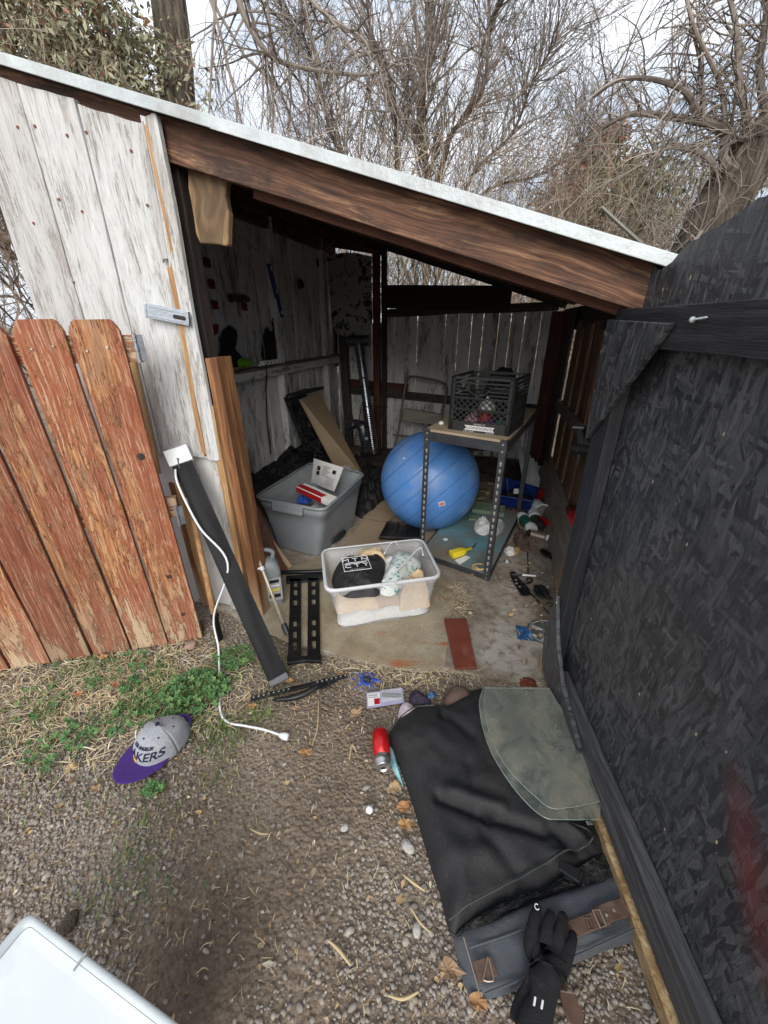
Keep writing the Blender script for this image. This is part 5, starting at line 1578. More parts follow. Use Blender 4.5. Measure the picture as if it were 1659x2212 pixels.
cord = curve([M @ Vector((-.030, .012, .085)), M @ Vector((-.042, .03, .16)), M @ Vector((-.034, .022, .34)), M @ Vector((.005, .022, .52)), gp(462, 1330, .16), gp(472, 1400, .03), gp(474, 1470, .012), gp(476, 1535, .009), gp(492, 1560, .008), gp(530, 1568, .008), gp(570, 1576, .009), gp(606, 1588, .010)], 90)
mb = MB(); mb.tube(cord, .0042, 8, flat=1.0); mb.build('cord', 'white_plastic', lamp, world_mesh=True, smooth=True)
mb = MB(); pg0, pg1 = gp(606, 1588, .012), gp(628, 1594, .012); dpg = (pg1-pg0).normalized(); sdp = dpg.cross(Z3)
mb.tube([pg0-dpg*.006, pg0+dpg*.004, pg0+dpg*.016, pg0+dpg*.030], [.006, .010, .013, .012], 10)
mb.build('plug', 'white_plastic', lamp, world_mesh=True, smooth=True)
mb = MB()
for k in (-.006, .006): mb.box(pg0 + dpg*.038 + sdp*k, (.014, .003, .003))
mb.build('prongs', 'aluminium', lamp, world_mesh=True)

# ladder-like TV bracket: two slotted rails, end plates
tv = thing('tv_bracket', 'black steel wall bracket with two slotted rails lying on the carpet', 'bracket', gp(655, 1340, .022))
def gq(px, py, z=.035): return gp(px, py, z)
def rail(a0, a1, b0, b1, nm, z=.035, mat='black_metal', th=.006):
    """flat bar: edge a (left) and edge b (right), from far to near; slots cut as real holes by building webs"""
    A0, A1, B0, B1 = gq(*a0, z), gq(*a1, z), gq(*b0, z), gq(*b1, z)
    mb = MB()
    P_ = lambda u, v: A0.lerp(A1, v).lerp(B0.lerp(B1, v), u)
    for u0, u1 in ((0, .34), (.66, 1)):
        mb.slab([P_(u0, 0), P_(u1, 0), P_(u1, 1), P_(u0, 1)], (0, 0, -1), th)
    solid = [(0, .04), (.13, .17), (.26, .32), (.40, .60), (.67, .72), (.80, .84), (.93, 1)]
    for v0, v1 in solid: mb.slab([P_(.34, v0), P_(.66, v0), P_(.66, v1), P_(.34, v1)], (0, 0, -1), th)
    for u0 in (0, .94):
        mb.slab([P_(u0, 0)-Z3*th, P_(u0+.06, 0)-Z3*th, P_(u0+.06, 1)-Z3*th, P_(u0, 1)-Z3*th], (0, 0, -1), .012)
    mb.build(nm, mat, tv, world_mesh=True)
rail((627, 1250), (622, 1420), (650, 1250), (650, 1420), 'rail')
rail((665, 1249), (664, 1416), (689, 1249), (692, 1416), 'rail')
mb = MB(); mb.slab([gq(618, 1243), gq(700, 1238), gq(702, 1252), (gq(618, 1258))], (0, 0, -1), .012); mb.build('end_plate', 'black_metal', tv, world_mesh=True, bevel=.003)
mb = MB(); mb.slab([gq(619, 1416, .04), gq(632, 1410, .04), gq(645, 1416, .04), gq(672, 1416, .04), gq(685, 1409, .04), gq(694, 1412, .04), gq(695, 1428, .04), gq(660, 1426, .04), gq(620, 1432, .04)], (0, 0, -1), .018); mb.build('end_plate', 'black_metal', tv, world_mesh=True, bevel=.003)
mb = MB(); a, b = gq(606, 1236, .03), gq(704, 1233, .03)
mb.tube([a, b], .010, 8); mb.box(((a+b)/2 - Z3*.01), ((b-a).length, .02, .012))
solo(mb, 'black_rod', 'black_metal', 'thin black bar lying across the carpet behind the wall bracket', 'bar')
# folding arm lying on the gravel
arm = thing('bracket_arm', 'long black perforated bracket arm lying on the gravel', 'bracket arm', gp(640, 1490))
a, b = gp(542, 1512, .014), gp(750, 1462, .022)
dA = (b-a).normalized(); sA = dA.cross(Z3).normalized(); LA = (b-a).length
mb = MB(); mb.slab([a-sA*.009, b-sA*.008, b+sA*.008, a+sA*.009], (0, 0, 1), .010); mb.build('bar', 'black_metal', arm, world_mesh=True, bevel=.002)
mb = MB()
for i in range(20):
    q = a + dA*(LA*(.03+.05*i)) + Z3*.0102
    if .42 < .03+.05*i < .66: continue
    mb.slab([q+dA*(math.cos(t)*.0042)+sA*(math.sin(t)*.0030) for t in [k*math.pi/4 for k in range(8)]], (0, 0, 1), .0006)
mb.build('hole_row', 'slot_hole', arm, world_mesh=True)
mb = MB(); pts = curve([gp(592, 1512, .014), gp(630, 1508, .020), gp(662, 1497, .024), (gp(684, 1484, .026)), gp(706, 1476, .018)], 20)
mb.tube(pts, [.006+.006*math.sin(3.14*i/19) for i in range(20)], 8); mb.build('swing_link', 'black_metal', arm, world_mesh=True, smooth=True)
for k in range(3):
    mb = MB(); mb.tube([gp(690+k*3, 1490-k*3, .016), gp(724+k*3, 1474-k*3, .016)], .0028, 6); mb.build('rod', 'black_metal', arm, world_mesh=True)

# ------------------------------------------------------------ garment bag, satchel, glass, glove
def c3(x, y): return (796.3+x*.36, 1426.7+y*.36)
def cg(x, y, z=.04): return gp(*c3(x, y), z)
bago = [cg(x, y, .03) for x, y in ((122, 425), (165, 340), (270, 262), (395, 238), (470, 245), (560, 185), (640, 150), (735, 150), (800, 230), (1000, 420), (1180, 640), (1330, 900), (1420, 1050), (1440, 1120), (1340, 1230), (1150, 1350), (900, 1420), (700, 1500), (590, 1560), (520, 1610), (478, 1560), (440, 1400), (380, 1220), (310, 980), (230, 720), (160, 540))]
def bag_fold(x, y):
    h = 0
    for (ax_, ay_), (bx_, by_), w_, a_ in FOLDS:
        dx_, dy_ = bx_-ax_, by_-ay_; l2 = dx_*dx_+dy_*dy_
        t = max(0, min(1, ((x-ax_)*dx_+(y-ay_)*dy_)/l2)); d2 = (x-ax_-dx_*t)**2+(y-ay_-dy_*t)**2
        h += a_*math.exp(-d2/(w_*w_))
    return h
FOLDS = []
def fold(x0, y0, x1, y1, w, a):
    p, q = cg(x0, y0, .07), cg(x1, y1, .07); FOLDS.append(((p.x, p.y), (q.x, q.y), w, a))
fold(430, 800, 720, 915, .016, -.022); fold(720, 915, 1060, 1010, .016, -.020); fold(500, 760, 800, 860, .022, .012)
fold(700, 1020, 920, 1250, .020, -.010); fold(380, 1150, 700, 1120, .03, .010); fold(1100, 980, 1300, 1150, .014, -.018); fold(1180, 960, 1380, 1080, .010, .016)
fold(600, 600, 640, 750, .016, -.006); fold(380, 420, 300, 640, .03, .008); fold(470, 300, 620, 420, .022, -.010); fold(440, 250, 450, 320, .012, -.012)
fold(1120, 1140, 1330, 1130, .012, .014); fold(600, 1480, 560, 1640, .012, .008)
gbag = thing('garment_bag', 'big black nylon garment bag lying on the gravel by the open door', 'garment bag', cg(600, 800, 0))
mb = MB()
mb.pad(bago, lambda x, y, e: .006 + .052*e + (.012*noise.noise(Vector((x*7, y*7, 3))) + .005*noise.noise(Vector((x*19, y*19, 8))) + bag_fold(x, y))*min(1, e*1.3), .0, rings=46, nseg=220, p=7)
mb.build('shell', 'black_cloth', gbag, world_mesh=True, smooth=True)
def on_bag(ctrl, r, nm, mat, lift=.052, n_=50):
    q = curve([cg(x, y, .06) for x, y in ctrl], n_); out = []
    for w_ in q: out.append(Vector((w_.x, w_.y, lift + .012*noise.noise(Vector((w_.x*7, w_.y*7, 3))) + bag_fold(w_.x, w_.y))))
    mb = MB(); mb.tube(out, r, 6); mb.build(nm, mat, gbag, world_mesh=True, smooth=True)
simple('grey_piping', (.05, .052, .052), .6)
on_bag([(482, 1550), (620, 1450), (800, 1345), (1000, 1240), (1180, 1150), (1300, 1110), (1345, 1060), (1310, 1000), (1180, 960)], .0022, 'piping', 'grey_piping')
on_bag([(128, 410), (200, 320), (290, 262), (400, 250)], .0022, 'piping', 'grey_piping', .045)
mb = MB()
q0 = [cg(x, y, .03) for x, y in ((540, 1600), (700, 1480), (900, 1400), (1100, 1350), (1300, 1260), (1420, 1130), (1540, 1200), (1565, 1300), (1420, 1300), (1250, 1350), (1000, 1440), (720, 1500), (640, 1560), (600, 1650), (560, 1640))]
mb = MB(); cloth_lump(mb, q0, .012, .03, .022, 22, 4, 12, 120, 3)
mb.build('lining', 'black_bag', gbag, world_mesh=True, smooth=True)
bkp = thing('buckle', 'black plastic clip buckle on the garment bag hem', 'buckle', cg(1220, 1280, .07))
bd = (cg(1280, 1310, .07)-cg(1150, 1235, .07)).normalized(); bs = bd.cross(Z3)
bz = cg(1215, 1275, .075)
mb = MB(); mb.slab([bz-bd*.03-bs*.012, bz+bd*.02-bs*.016, bz+bd*.02+bs*.016, bz-bd*.03+bs*.012], (0, 0, 1), .009); o = mb.build('clip', 'black_metal', gbag, world_mesh=True, bevel=.003)
for c in (o,): pass
bpy.data.objects.remove(bkp)
mb = MB(); mb.slab([bz+bd*.024-bs*.017, bz+bd*.032-bs*.017, bz+bd*.032+bs*.017, bz+bd*.024+bs*.017], (0, 0, 1), .010); mb.build('clip', 'black_metal', gbag, world_mesh=True, bevel=.002)
zb = cg(1325, 975, .085); mb = MB(); mb.box(zb, (.016, .010, .004)); mb.build('zip_slider', 'aluminium', gbag, world_mesh=True, bevel=.002)
# satchel below
sat = thing('grey_satchel', 'grey canvas satchel with brown leather straps under the glove', 'satchel', cg(1000, 1700, 0))
so = [cg(x, y, .02) for x, y in ((520, 1640), (545, 1800), (580, 1930), (625, 2005), (690, 2022), (900, 1960), (1080, 1880), (1270, 1790), (1480, 1705), (1655, 1640), (1680, 1480), (1620, 1320), (1480, 1260), (1200, 1350), (900, 1460), (640, 1560))]
mb = MB(); cloth_lump(mb, so, .002, .034, .008, 12, 9, 20, 160, 6)
mb.build('body', 'grey_canvas', sat, world_mesh=True, smooth=True)
def strip3(par, ctrl, w, th, nm, mat, z, bev=.002, n_=16):
    q = curve([cg(x, y, z) for x, y in ctrl], n_); mb = MB(); vs = []
    for i, p in enumerate(q):
        d = (q[min(i+1, n_-1)]-q[max(i-1, 0)]).normalized(); s = d.cross(Z3).normalized()*w/2
        vs += [p-s, p+s, p+s-Z3*th, p-s-Z3*th]
    fs = [(4*i+j, 4*i+(j+1) % 4, 4*i+4+(j+1) % 4, 4*i+4+j) for i in range(n_-1) for j in range(4)] + [(0, 1, 2, 3), (4*n_-1, 4*n_-2, 4*n_-3, 4*n_-4)]
    mb.add(vs, fs); return mb.build(nm, mat, par, world_mesh=True, bevel=bev)
strip3(sat, [(1150, 1640), (1300, 1580), (1420, 1535)], .030, .004, 'strap', 'leather', .046)
strip3(sat, [(1370, 1540), (1450, 1505), (1545, 1475)], .034, .004, 'strap', 'leather', .049)
for x in (1318, 1338): strip3(sat, [(x-12, 1545), (x+12, 1612)], .006, .003, 'strap_loop', 'leather', .050, .001, 4)
mb = MB(); mb.tube([cg(1345, 1500, .052), cg(1385, 1495, .052), cg(1425, 1590, .052), cg(1390, 1605, .052)], .0022, 6, closed=True); mb.build('buckle', 'champagne', sat, world_mesh=True)
for x, y in ((1428, 1528), (1472, 1500)):
    mb = MB(); c_ = cg(x, y, .0495); mb.lathe([(.0035, 0), (.0035, .0012), (.001, .0016)], 10, Matrix.Translation(c_)); mb.build('rivet', 'slot_hole', sat, world_mesh=True)
mb = MB(); mb.slab([cg(x, y, .040) for x, y in ((620, 1810), (735, 1775), (775, 1895), (660, 1940))], (0, 0, 1), .004); pt = mb.build('leather_patch', 'leather', sat, world_mesh=True, bevel=.001)
mb = MB(); mb.tube(curve([cg(x, y, .047) for x, y in ((715, 1780), (690, 1900), (700, 1922), (735, 1925), (750, 1905), (722, 1790))], 24), .0016, 6); mb.build('carabiner', 'champagne', sat, world_mesh=True)
mb = MB(); mb.tube(curve([cg(x, y, .045) for x, y in ((570, 1660), (610, 1800), (650, 1940), (672, 2015))], 20), .0016, 6); mb.build('zip', 'champagne', sat, world_mesh=True)
for ctrl in ([(600, 1725), (800, 1660), (950, 1605)], [(1000, 1650), (1240, 1560), (1500, 1440)], [(700, 2000), (1000, 1880), (1250, 1770), (1600, 1610)]):
    mb = MB(); mb.tube(curve([cg(x, y, .0385) for x, y in ctrl], 24), .0026, 6); mb.build('seam', 'grey_canvas', sat, world_mesh=True)
mb = MB(); mb.tube(curve([cg(x, y, .045) for x, y in ((1590, 1390), (1575, 1430), (1590, 1470), (1640, 1500), (1660, 1500))], 16), .0022, 6); mb.build('ring', 'aluminium', sat, world_mesh=True)
# two curved sheets of glass
def glass(pts, z0, z1, label):
    P_ = [gp(*c3(x, y), .08) for x, y in pts]
    ys = [p.y for p in P_]
    q = [Vector((p.x, p.y, z0 + (z1-z0)*(p.y-min(ys))/(max(ys)-min(ys)))) for p in P_]
    t = thing('glass_sheet', label, 'glass', q[0])
    mb = MB(); mb.slab(q, (0, 0, 1), .004); mb.build('pane', 'dirty_glass', t, world_mesh=True)
    mb = MB(); mb.tube([p + Z3*.002 for p in q], .0012, 5, closed=True); mb.build('edge', 'glass_edge', t, world_mesh=True)
def arc(pts, n_=40): return [(p.x, p.y) for p in curve([(x, y, 0) for x, y in pts], n_)]
ga = arc([(690, 172), (668, 230), (664, 300), (690, 430), (745, 570), (850, 735), (960, 860), (1040, 925), (1092, 946)]) + [(1240, 948), (1388, 948), (1392, 852), (1340, 660), (1290, 520), (1210, 380), (1130, 280), (1075, 176), (880, 174)]
glass(ga, .072, .088, 'large curved sheet of dirty glass, the lower one on the garment bag')
gb = arc([(700, 186), (690, 300), (730, 470), (800, 610), (900, 730), (1010, 830), (1070, 878), (1125, 895)]) + [(1260, 878), (1390, 850), (1338, 655), (1280, 505), (1200, 360), (1125, 270), (1080, 190), (880, 188)]
glass(gb, .080, .096, 'large curved sheet of dirty glass, the upper one, against the door edge')
# glove
def glove():
    g = thing('glove', 'dirty black glove lying palm down on the grey satchel', 'glove', cg(1070, 1800, .04))
    z = .075
    verts = []; edges = []; rad = []
    def P(x, y, zz): verts.append(tuple(cg(x, y, zz))); return len(verts)-1
    def chain(start, pts, rs):
        k = start
        for (x, y, zz), r in zip(pts, rs):
            n_ = P(x, y, zz); rad.append(r); edges.append((k, n_)); k = n_
        return k
    root = P(1060, 1960, .060); rad.append(.034)
    chain(root, [(1020, 2080, .058), (985, 2200, .055), (960, 2330, .05)], [.030, .034, .036])
    kn = {}
    for nm, (x, y, r) in dict(a=(975, 1720, .021), b=(1050, 1700, .021), c=(1125, 1720, .020), d=(1185, 1760, .019)).items():
        m = chain(root, [((x+1060)/2, (y+1960)/2+10, .062)], [.029]); kn[nm] = chain(m, [(x, y, .064)], [r])
    chain(kn['a'], [(985, 1600, .072), (1000, 1520, .070), (1018, 1462, .062)], [.0135, .0125, .0105])
    chain(kn['b'], [(1072, 1600, .074), (1085, 1540, .070), (1092, 1495, .062)], [.0135, .0125, .0105])
    chain(kn['c'], [(1145, 1620, .072), (1162, 1560, .068), (1170, 1515, .060)], [.0130, .012, .010])
    chain(kn['d'], [(1215, 1700, .064), (1228, 1660, .060), (1224, 1628, .054)], [.0115, .0105, .009])
    chain(root, [(1000, 1960, .052), (930, 2030, .044), (890, 2110, .036), (868, 2180, .030)], [.022, .017, .0145, .012])
    me = bpy.data.meshes.new('glove_body'); me.from_pydata(verts, edges, []); me.update()
    o = bpy.data.objects.new('glove_body', me); COL.objects.link(o); me.materials.append(MAT['black_knit'])
    o.parent = g; o.matrix_basis = world_of(g).inverted()
    sk = o.modifiers.new('skin', 'SKIN'); sk.use_smooth_shade = True
    for i, r in enumerate(rad): me.skin_vertices[0].data[i].radius = (r, r*.62 if r > .018 else r*.9)
    me.skin_vertices[0].data[0].use_root = True
    ss = o.modifiers.new('sub', 'SUBSURF'); ss.levels = 2; ss.render_levels = 2
    tx = bpy.data.textures.new('wrinkle', 'CLOUDS'); tx.noise_scale = .03
    dm = o.modifiers.new('wrinkles', 'DISPLACE'); dm.texture = tx; dm.strength = .006; dm.texture_coords = 'LOCAL'
    mb = MB()
    c_ = cg(1010, 1478, .080)
    ar = [c_ + Vector((math.cos(t)*.0048, math.sin(t)*.0052, 0)) for t in [math.radians(a) for a in range(40, 340, 20)]]
    mb.tube(ar, .0010, 5); mb.build('fingertip_mark', 'white_plastic', g, world_mesh=True)
    for k, (x, y) in enumerate(((1000, 2050), (1045, 2070))):
        mb = MB(); a, b = cg(x, y-30, .096), cg(x-8, y+20, .096); mb.tube([a, b], .0022, 6); mb.build('cuff_mark', 'white_plastic', g, world_mesh=True)
glove()
strip3(thing('leather_strap', 'short brown leather strap end beside the glove on the gravel', 'strap', cg(1240, 2060, 0)), [(1195, 1990), (1215, 2080), (1250, 2150), (1290, 2190)], .034, .005, 'strap_end', 'leather', .018)

# ------------------------------------------------------------ white tote in the near corner
simple('lid_white', (.66, .69, .73), .5, var=.06, scale=4, bump=.1, dirt=(.44, .46, .48), dirtamt=.44)
simple('lid_rim', (.50, .54, .54), .45, var=.08, scale=8, dirt=(.36, .38, .37), dirtamt=.38)
wt = thing('white_tote', 'white plastic tote with lid in the lower left corner', 'tote', (-.6, .25, 0))
c0 = gp(60, 1966, .30); c1 = gp(372, 2200, .30); dw = (c1-c0).normalized(); sw = Vector((dw.y, -dw.x, 0))
if sw.y > 0: sw = -sw
sw = (sw + Vector((.07, 0, 0))).normalized()
lid = [c0, c0+dw*.46, c0+dw*.46+sw*.33, c0+sw*.33]
mb = MB(); lo = lambda d, r, q=lid: rloop([Vector(p[:2]) for p in grow4(q, d)], r, 8)
loft(mb, [(lo(-.022, .016), .262), (lo(-.022, .014), .293), (lo(-.050, .012), .292)])
mb.build('lid', 'lid_white', wt, world_mesh=True)
mb = MB(); loft(mb, [(lo(-.021, .016), .262), (lo(.0, .020), .264), (lo(.0, .020), .297), (lo(-.004, .019), .300), (lo(-.018, .016), .300), (lo(-.021, .015), .2935)], False, False)
mb.build('rim', 'lid_rim', wt, world_mesh=True, smooth=True)
mb = MB(); loft(mb, [(lo(-.09, .03), .0), (lo(-.05, .03), .264)]); mb.build('body', 'clear_rim', wt, world_mesh=True)
for t in (.16, .40):
    mb = MB(); q = c0+dw*t; mb.slab([q-dw*.002+Z3*.001, q+dw*.002+Z3*.001, q+dw*.002+sw*.022+Z3*.001, q-dw*.002+sw*.022+Z3*.001], (0, 0, 1), .0012); mb.build('groove', 'print_grey', wt, world_mesh=True)

# ------------------------------------------------------------ cap
cap = thing('baseball_cap', 'heather grey baseball cap with purple brim on the grass and gravel', 'cap', (-.755, .90, 0))
bdir = Vector((-.46, -.89, 0)).normalized(); bsd = Vector((-bdir.y, bdir.x, 0))   # towards the brim; its left
Mcap = Matrix((bsd, bdir*-1, Z3)).transposed().to_4x4(); Mcap.translation = Vector((-.757, .905, .006)); Mcap = Mcap @ Matrix.Diagonal((.94, .94, .94, 1))
# local: +y to the back of the cap, -y to the brim, z up
mb = MB()
def crown(u, v):
    a = u*2*math.pi; t = v*math.pi/2
    rx, ry = .083, .098
    r = math.cos(t)**.75 if t < math.pi/2-1e-6 else 0
    x = math.cos(a)*rx*r; y = math.sin(a)*ry*r; z = .098*math.sin(t)**1.0
    if math.sin(a) > 0: z *= 1 - .30*math.sin(a)*(1 - v*.4)
    q = Vector((x*14, y*14, 4)); z += (.008*noise.noise(q) - .010*math.exp(-((x+.03)**2+(y-.03)**2)/.0012))*min(1, v*3)
    x += .006*noise.noise(Vector((y*20, z*20, 1)))
    return (x, y, max(z, .0))
mb.grid(crown, 60, 24)
cut = [i for i, f in enumerate(mb.f)]
# opening of the back strap
def fc(f): return sum((mb.v[i] for i in f), Vector())/len(f)
mb.f = [f for f in mb.f if not (fc(f).y > .055 and abs(fc(f).x) < .030 and fc(f).z < .040)]
cr = mb.build('crown', 'heather_grey', cap, M=world_of(cap).inverted() @ Mcap, smooth=True)
so_ = cr.modifiers.new('solid', 'SOLIDIFY'); so_.thickness = .0022
mb = MB()
def brim(u, v):
    a = math.pi + (u*.80+.10)*math.pi
    ex = 1 + v*.0
    x = math.cos(a)*(.082 + .006*v); y = math.sin(a)*(.096) - v*.075*math.sin((u*.80+.10)*math.pi)**.7
    return (x, y, .008 + .004*v - .9*x*x*(1.5*v) + .014*math.cos(x*12)*v*.5)
mb.grid(brim, 40, 14)
bo = mb.build('brim', 'purple_cloth', cap, M=world_of(cap).inverted() @ Mcap, smooth=True); so_ = bo.modifiers.new('solid', 'SOLIDIFY'); so_.thickness = .003
def on_crown(x, y):   # height of the crown at x, y by search
    best = None
    for i in range(60):
        v = i/60; t = v*math.pi/2; r = math.cos(t)**.75
        if (x/.083)**2 + (y/.098)**2 >= r*r:
            a = math.atan2(y/.098, x/.083); return Vector(crown((a/(2*math.pi)) % 1, v))
    return Vector((x, y, .098))
mb = MB(); mb.lathe([(.008, 0), (.007, .003), (.003, .005), (.0005, .0055)], 14, Matrix.Translation(on_crown(0, .0) + Vector((0, 0, -.001)))); mb.build('button', 'navy', cap, M=world_of(cap).inverted() @ Mcap, smooth=True)
for a in range(6):
    t = math.radians(30+60*a); q = on_crown(math.cos(t)*.048, math.sin(t)*.056)
    mb = MB(); mb.lathe([(.0035, 0), (.003, .0018), (.001, .002)], 10, Matrix.Translation(q)); mb.build('eyelet', 'navy', cap, M=world_of(cap).inverted() @ Mcap)
mb = MB(); mb.tube([(-.034, .086, .014), (-.018, .100, .018), (0, .105, .019), (.018, .100, .018), (.034, .086, .014)], .007, 8, flat=.4); mb.build('strap', 'purple_cloth', cap, M=world_of(cap).inverted() @ Mcap, smooth=True)
# lettering wrapped on the front of the crown
def crown_text(body, size, mat, y_of, sx, off=.0012, nm='lettering', shear=0):
    cu = bpy.data.curves.new(nm, 'FONT'); cu.body = body; cu.size = size; cu.extrude = .0008; cu.align_x = 'CENTER'; cu.shear = shear; cu.offset = .0006
    tmp = bpy.data.objects.new(nm, cu); COL.objects.link(tmp); bpy.context.view_layer.update()
    me = bpy.data.meshes.new_from_object(tmp.evaluated_get(bpy.context.evaluated_depsgraph_get())); bpy.data.objects.remove(tmp)
    for v in me.vertices:
        x, h, dz = v.co.x*sx + .016, v.co.y, v.co.z
        a = -math.pi/2 + x/.085; vv = (y_of + h)/.125
        q = Vector(crown((a/(2*math.pi)) % 1, max(0, vv))); nq = Vector((math.cos(a), math.sin(a), .55)).normalized()
        v.co = q + nq*(off+dz)
    me.materials.clear(); me.materials.append(MAT[mat]); me.name = nm
    o = bpy.data.objects.new(nm, me); COL.objects.link(o); o.parent = cap; o.matrix_basis = world_of(cap).inverted() @ Mcap
crown_text('LAKERS', .036, 'navy', .026, 1.35, shear=.25)
crown_text('LOS ANGELES', .013, 'navy', .060, 1.2, nm='small_lettering')
mb = MB()
for r_, m_, off in ((.013, 'orange_thread', .001),):
    pts = []
    for k in range(20):
        t = k*math.pi/10; a = -math.pi/2 + (.012+math.cos(t)*r_)/.085 - .35; vv = (.018+math.sin(t)*r_)/.125
        q = Vector(crown((a/(2*math.pi)) % 1, max(0.005, vv))); pts.append(q + Vector((math.cos(a), math.sin(a), .4)).normalized()*off)
    mb.add(pts + [sum(pts, Vector())/20 + Vector((-.3, -1, .4)).normalized()*.003], [(k, (k+1) % 20, 20) for k in range(20)])
mb.build('emblem', 'orange_thread', cap, M=world_of(cap).inverted() @ Mcap)

# ------------------------------------------------------------ drink can
can = thing('drink_can', 'empty red drink can lying beside the garment bag', 'can', gp(825, 1620))
ca_, cb_ = gp(820, 1578, .027), gp(828, 1658, .027)
Mk = (cb_-ca_).to_track_quat('Z', 'Y').to_matrix().to_4x4(); Mk.translation = ca_
cl_ = (cb_-ca_).length
mb = MB(); mb.lathe([(.019, 0), (.024, .004), (.0275, .014), (.0278, .03), (.0275, cl_-.034)], 28, Mk); b_ = mb.build('body', 'can_red', can, world_mesh=True, smooth=True) if 'can_red' in MAT else None
simple('can_red', (.50, .012, .014), .28, .35, var=.2, scale=10, dirt=(.5, .42, .42), dirtamt=.34)
b_ = b_ or mb.build('body', 'can_red', can, world_mesh=True, smooth=True)
mb = MB(); mb.lathe([(.0275, cl_-.034), (.0275, cl_-.016), (.0225, cl_-.003), (.0228, cl_), (.0215, cl_), (.0205, cl_-.004), (.0003, cl_-.004)], 28, Mk); mb.build('top', 'aluminium', can, world_mesh=True, smooth=True)
mb = MB(); mb.prism([(math.cos(t)*.008, -.009+math.sin(t)*.006) for t in [k*math.pi/8 for k in range(16)]], cl_-.0038, cl_-.0030, Mk); mb.build('mouth', 'slot_dark', can, world_mesh=True) if 'slot_dark' in MAT else mb.build('mouth', 'black_plastic', can, world_mesh=True)
# ------------------------------------------------------------ along the left wall
def c5(x, y): return ((500+x/2.011)/1.507, (400+y/2.011)/1.507)
# wood slab with a knot hanging from the front beam
so2 = [(230, 150), (222, 300), (222, 420), (245, 540), (262, 640), (272, 720), (300, 788), (360, 793), (420, 797), (470, 806), (486, 800), (488, 700), (492, 600), (470, 480), (478, 400), (505, 290), (520, 230), (420, 180)]
w_ = .03
ps = [fp(*c5(x, y), w_) for x, y in so2]
cs = sum(ps, Vector())/len(ps)
Ms_ = Matrix(((UX, WX, 0, 0), (UY, WY, 0, 0), (0, 0, 1, 0), (0, 0, 0, 1))); Ms_.translation = cs
mb = MB(); loc_ = [Ms_.inverted() @ p for p in ps]
n_s = 10
mb.slab(loc_, (0, 1, 0), .028)
o = mb.build('wood_slab', 'knot_slab', M=Ms_, bevel=.006, bseg=3)
tag(o, 'pale wavy-edged wood slab with a dark knot hanging at the left under the roof beam', 'wood slab')
# ledge: lime cup, power strip with cord, cords above, level
cu_ = thing('cup', 'lime green plastic cup lying on its side on the left wall ledge', 'cup', L(.09, 1.20, 1.04))
a, b = sp(524, 796, .085), sp(552, 793, .085)
d = (b-a).normalized(); Mq = d.to_track_quat('Z', 'Y').to_matrix().to_4x4(); a.z = b.z = 1.072; Mq.translation = a
mb = MB(); mb.lathe([(.0335, 0), (.0345, .002), (.030, .080), (.027, .082), (.0005, .082), (.0005, .079), (.025, .079), (.0315, .002), (.0335, 0)], 28, Mq, cap=False); mb.build('body', 'lime_plastic', cu_, world_mesh=True, smooth=True)
ps_ = thing('power_strip', 'white power strip lying on the left wall ledge beside the lime cup', 'power strip', L(.09, 1.5, 1.04))
a, b = L(.085, 1.36, 1.055), L(.085, 1.66, 1.055)
mb = MB(); mb.slab([a-UU*.02-Z3*.015, b-UU*.02-Z3*.015, b+UU*.02-Z3*.015, a+UU*.02-Z3*.015], Z3, .03); mb.build('body', 'white_plastic', ps_, world_mesh=True, bevel=.004)
for k in range(5):
    mb = MB(); q = a.lerp(b, .14+.18*k)+UU*.0205; mb.slab([q-WW*.006-Z3*.006, q+WW*.006-Z3*.006, q+WW*.006+Z3*.006, q-WW*.006+Z3*.006], UU, .001); mb.build('socket', 'black_plastic', ps_, world_mesh=True)
mb = MB(); mb.tube(curve([L(.105, 1.37, 1.05), L(.115, 1.36, .98), L(.09, 1.36, .85), L(.06, 1.37, .60), L(.04, 1.40, .35)], 30), .005, 6); mb.build('cord', 'black_plastic', ps_, world_mesh=True, smooth=True)
simple('jute', (.28, .22, .13), .9)
for i, (p0, p1) in enumerate((((650, 960), (736, 1590)), ((795, 1390), (822, 1570)))):
    a, b = sp(*c5(*p0), .02), sp(*c5(*p1), .02); mb = MB(); mb.tube(curve([a, a.lerp(b, .5)+UU*.004, b], 12), .0035, 5)
    solo(mb, 'jute_string', 'jute', ('long' if i == 0 else 'short') + ' tan cord hanging down the left wall to the power strip', 'cord')
lv = thing('hanging_level', 'dark blue narrow level hanging on the left inside wall', 'level', L(.03, 1.7, 1.4))
a, b = sp(578, 570, .04), sp(606, 686, .04)
mb = MB(); dd_ = (b-a).normalized(); mb.slab([a-WW*.02, b-WW*.02, b+WW*.02, a+WW*.02], UU, .02); mb.build('body', 'blue_plastic', lv, world_mesh=True, bevel=.003)
for t in (.08, .5, .9):
    mb = MB(); q = a.lerp(b, t)+UU*.0202; mb.slab([q-WW*.011-Z3*.012, q+WW*.011-Z3*.012, q+WW*.011+Z3*.012, q-WW*.011+Z3*.012], UU, .0012); mb.build('vial', 'pale_tube' if t == .5 else 'white_plastic', lv, world_mesh=True)
rg = random.Random(77)
for k, (w0, ln_, m, lb) in enumerate(((.98, .09, 'champagne', 'small brass coloured fitting on the ledge near the front'), (1.09, .07, 'leather', 'small brown stub on the ledge left of the lime cup'), (.86, .06, 'yellow_plastic', 'small yellow piece at the front end of the ledge'), (1.30, .02, 'white_plastic', 'tiny white cap between the cup and the power strip'))):
    mb = MB(); a = L(.10, w0, 1.047); mb.tube([a, a+WW*ln_*.5, a+WW*ln_+UU*.005], [.008, .010, .006], 8); solo(mb, 'fitting', m, lb, 'fitting')
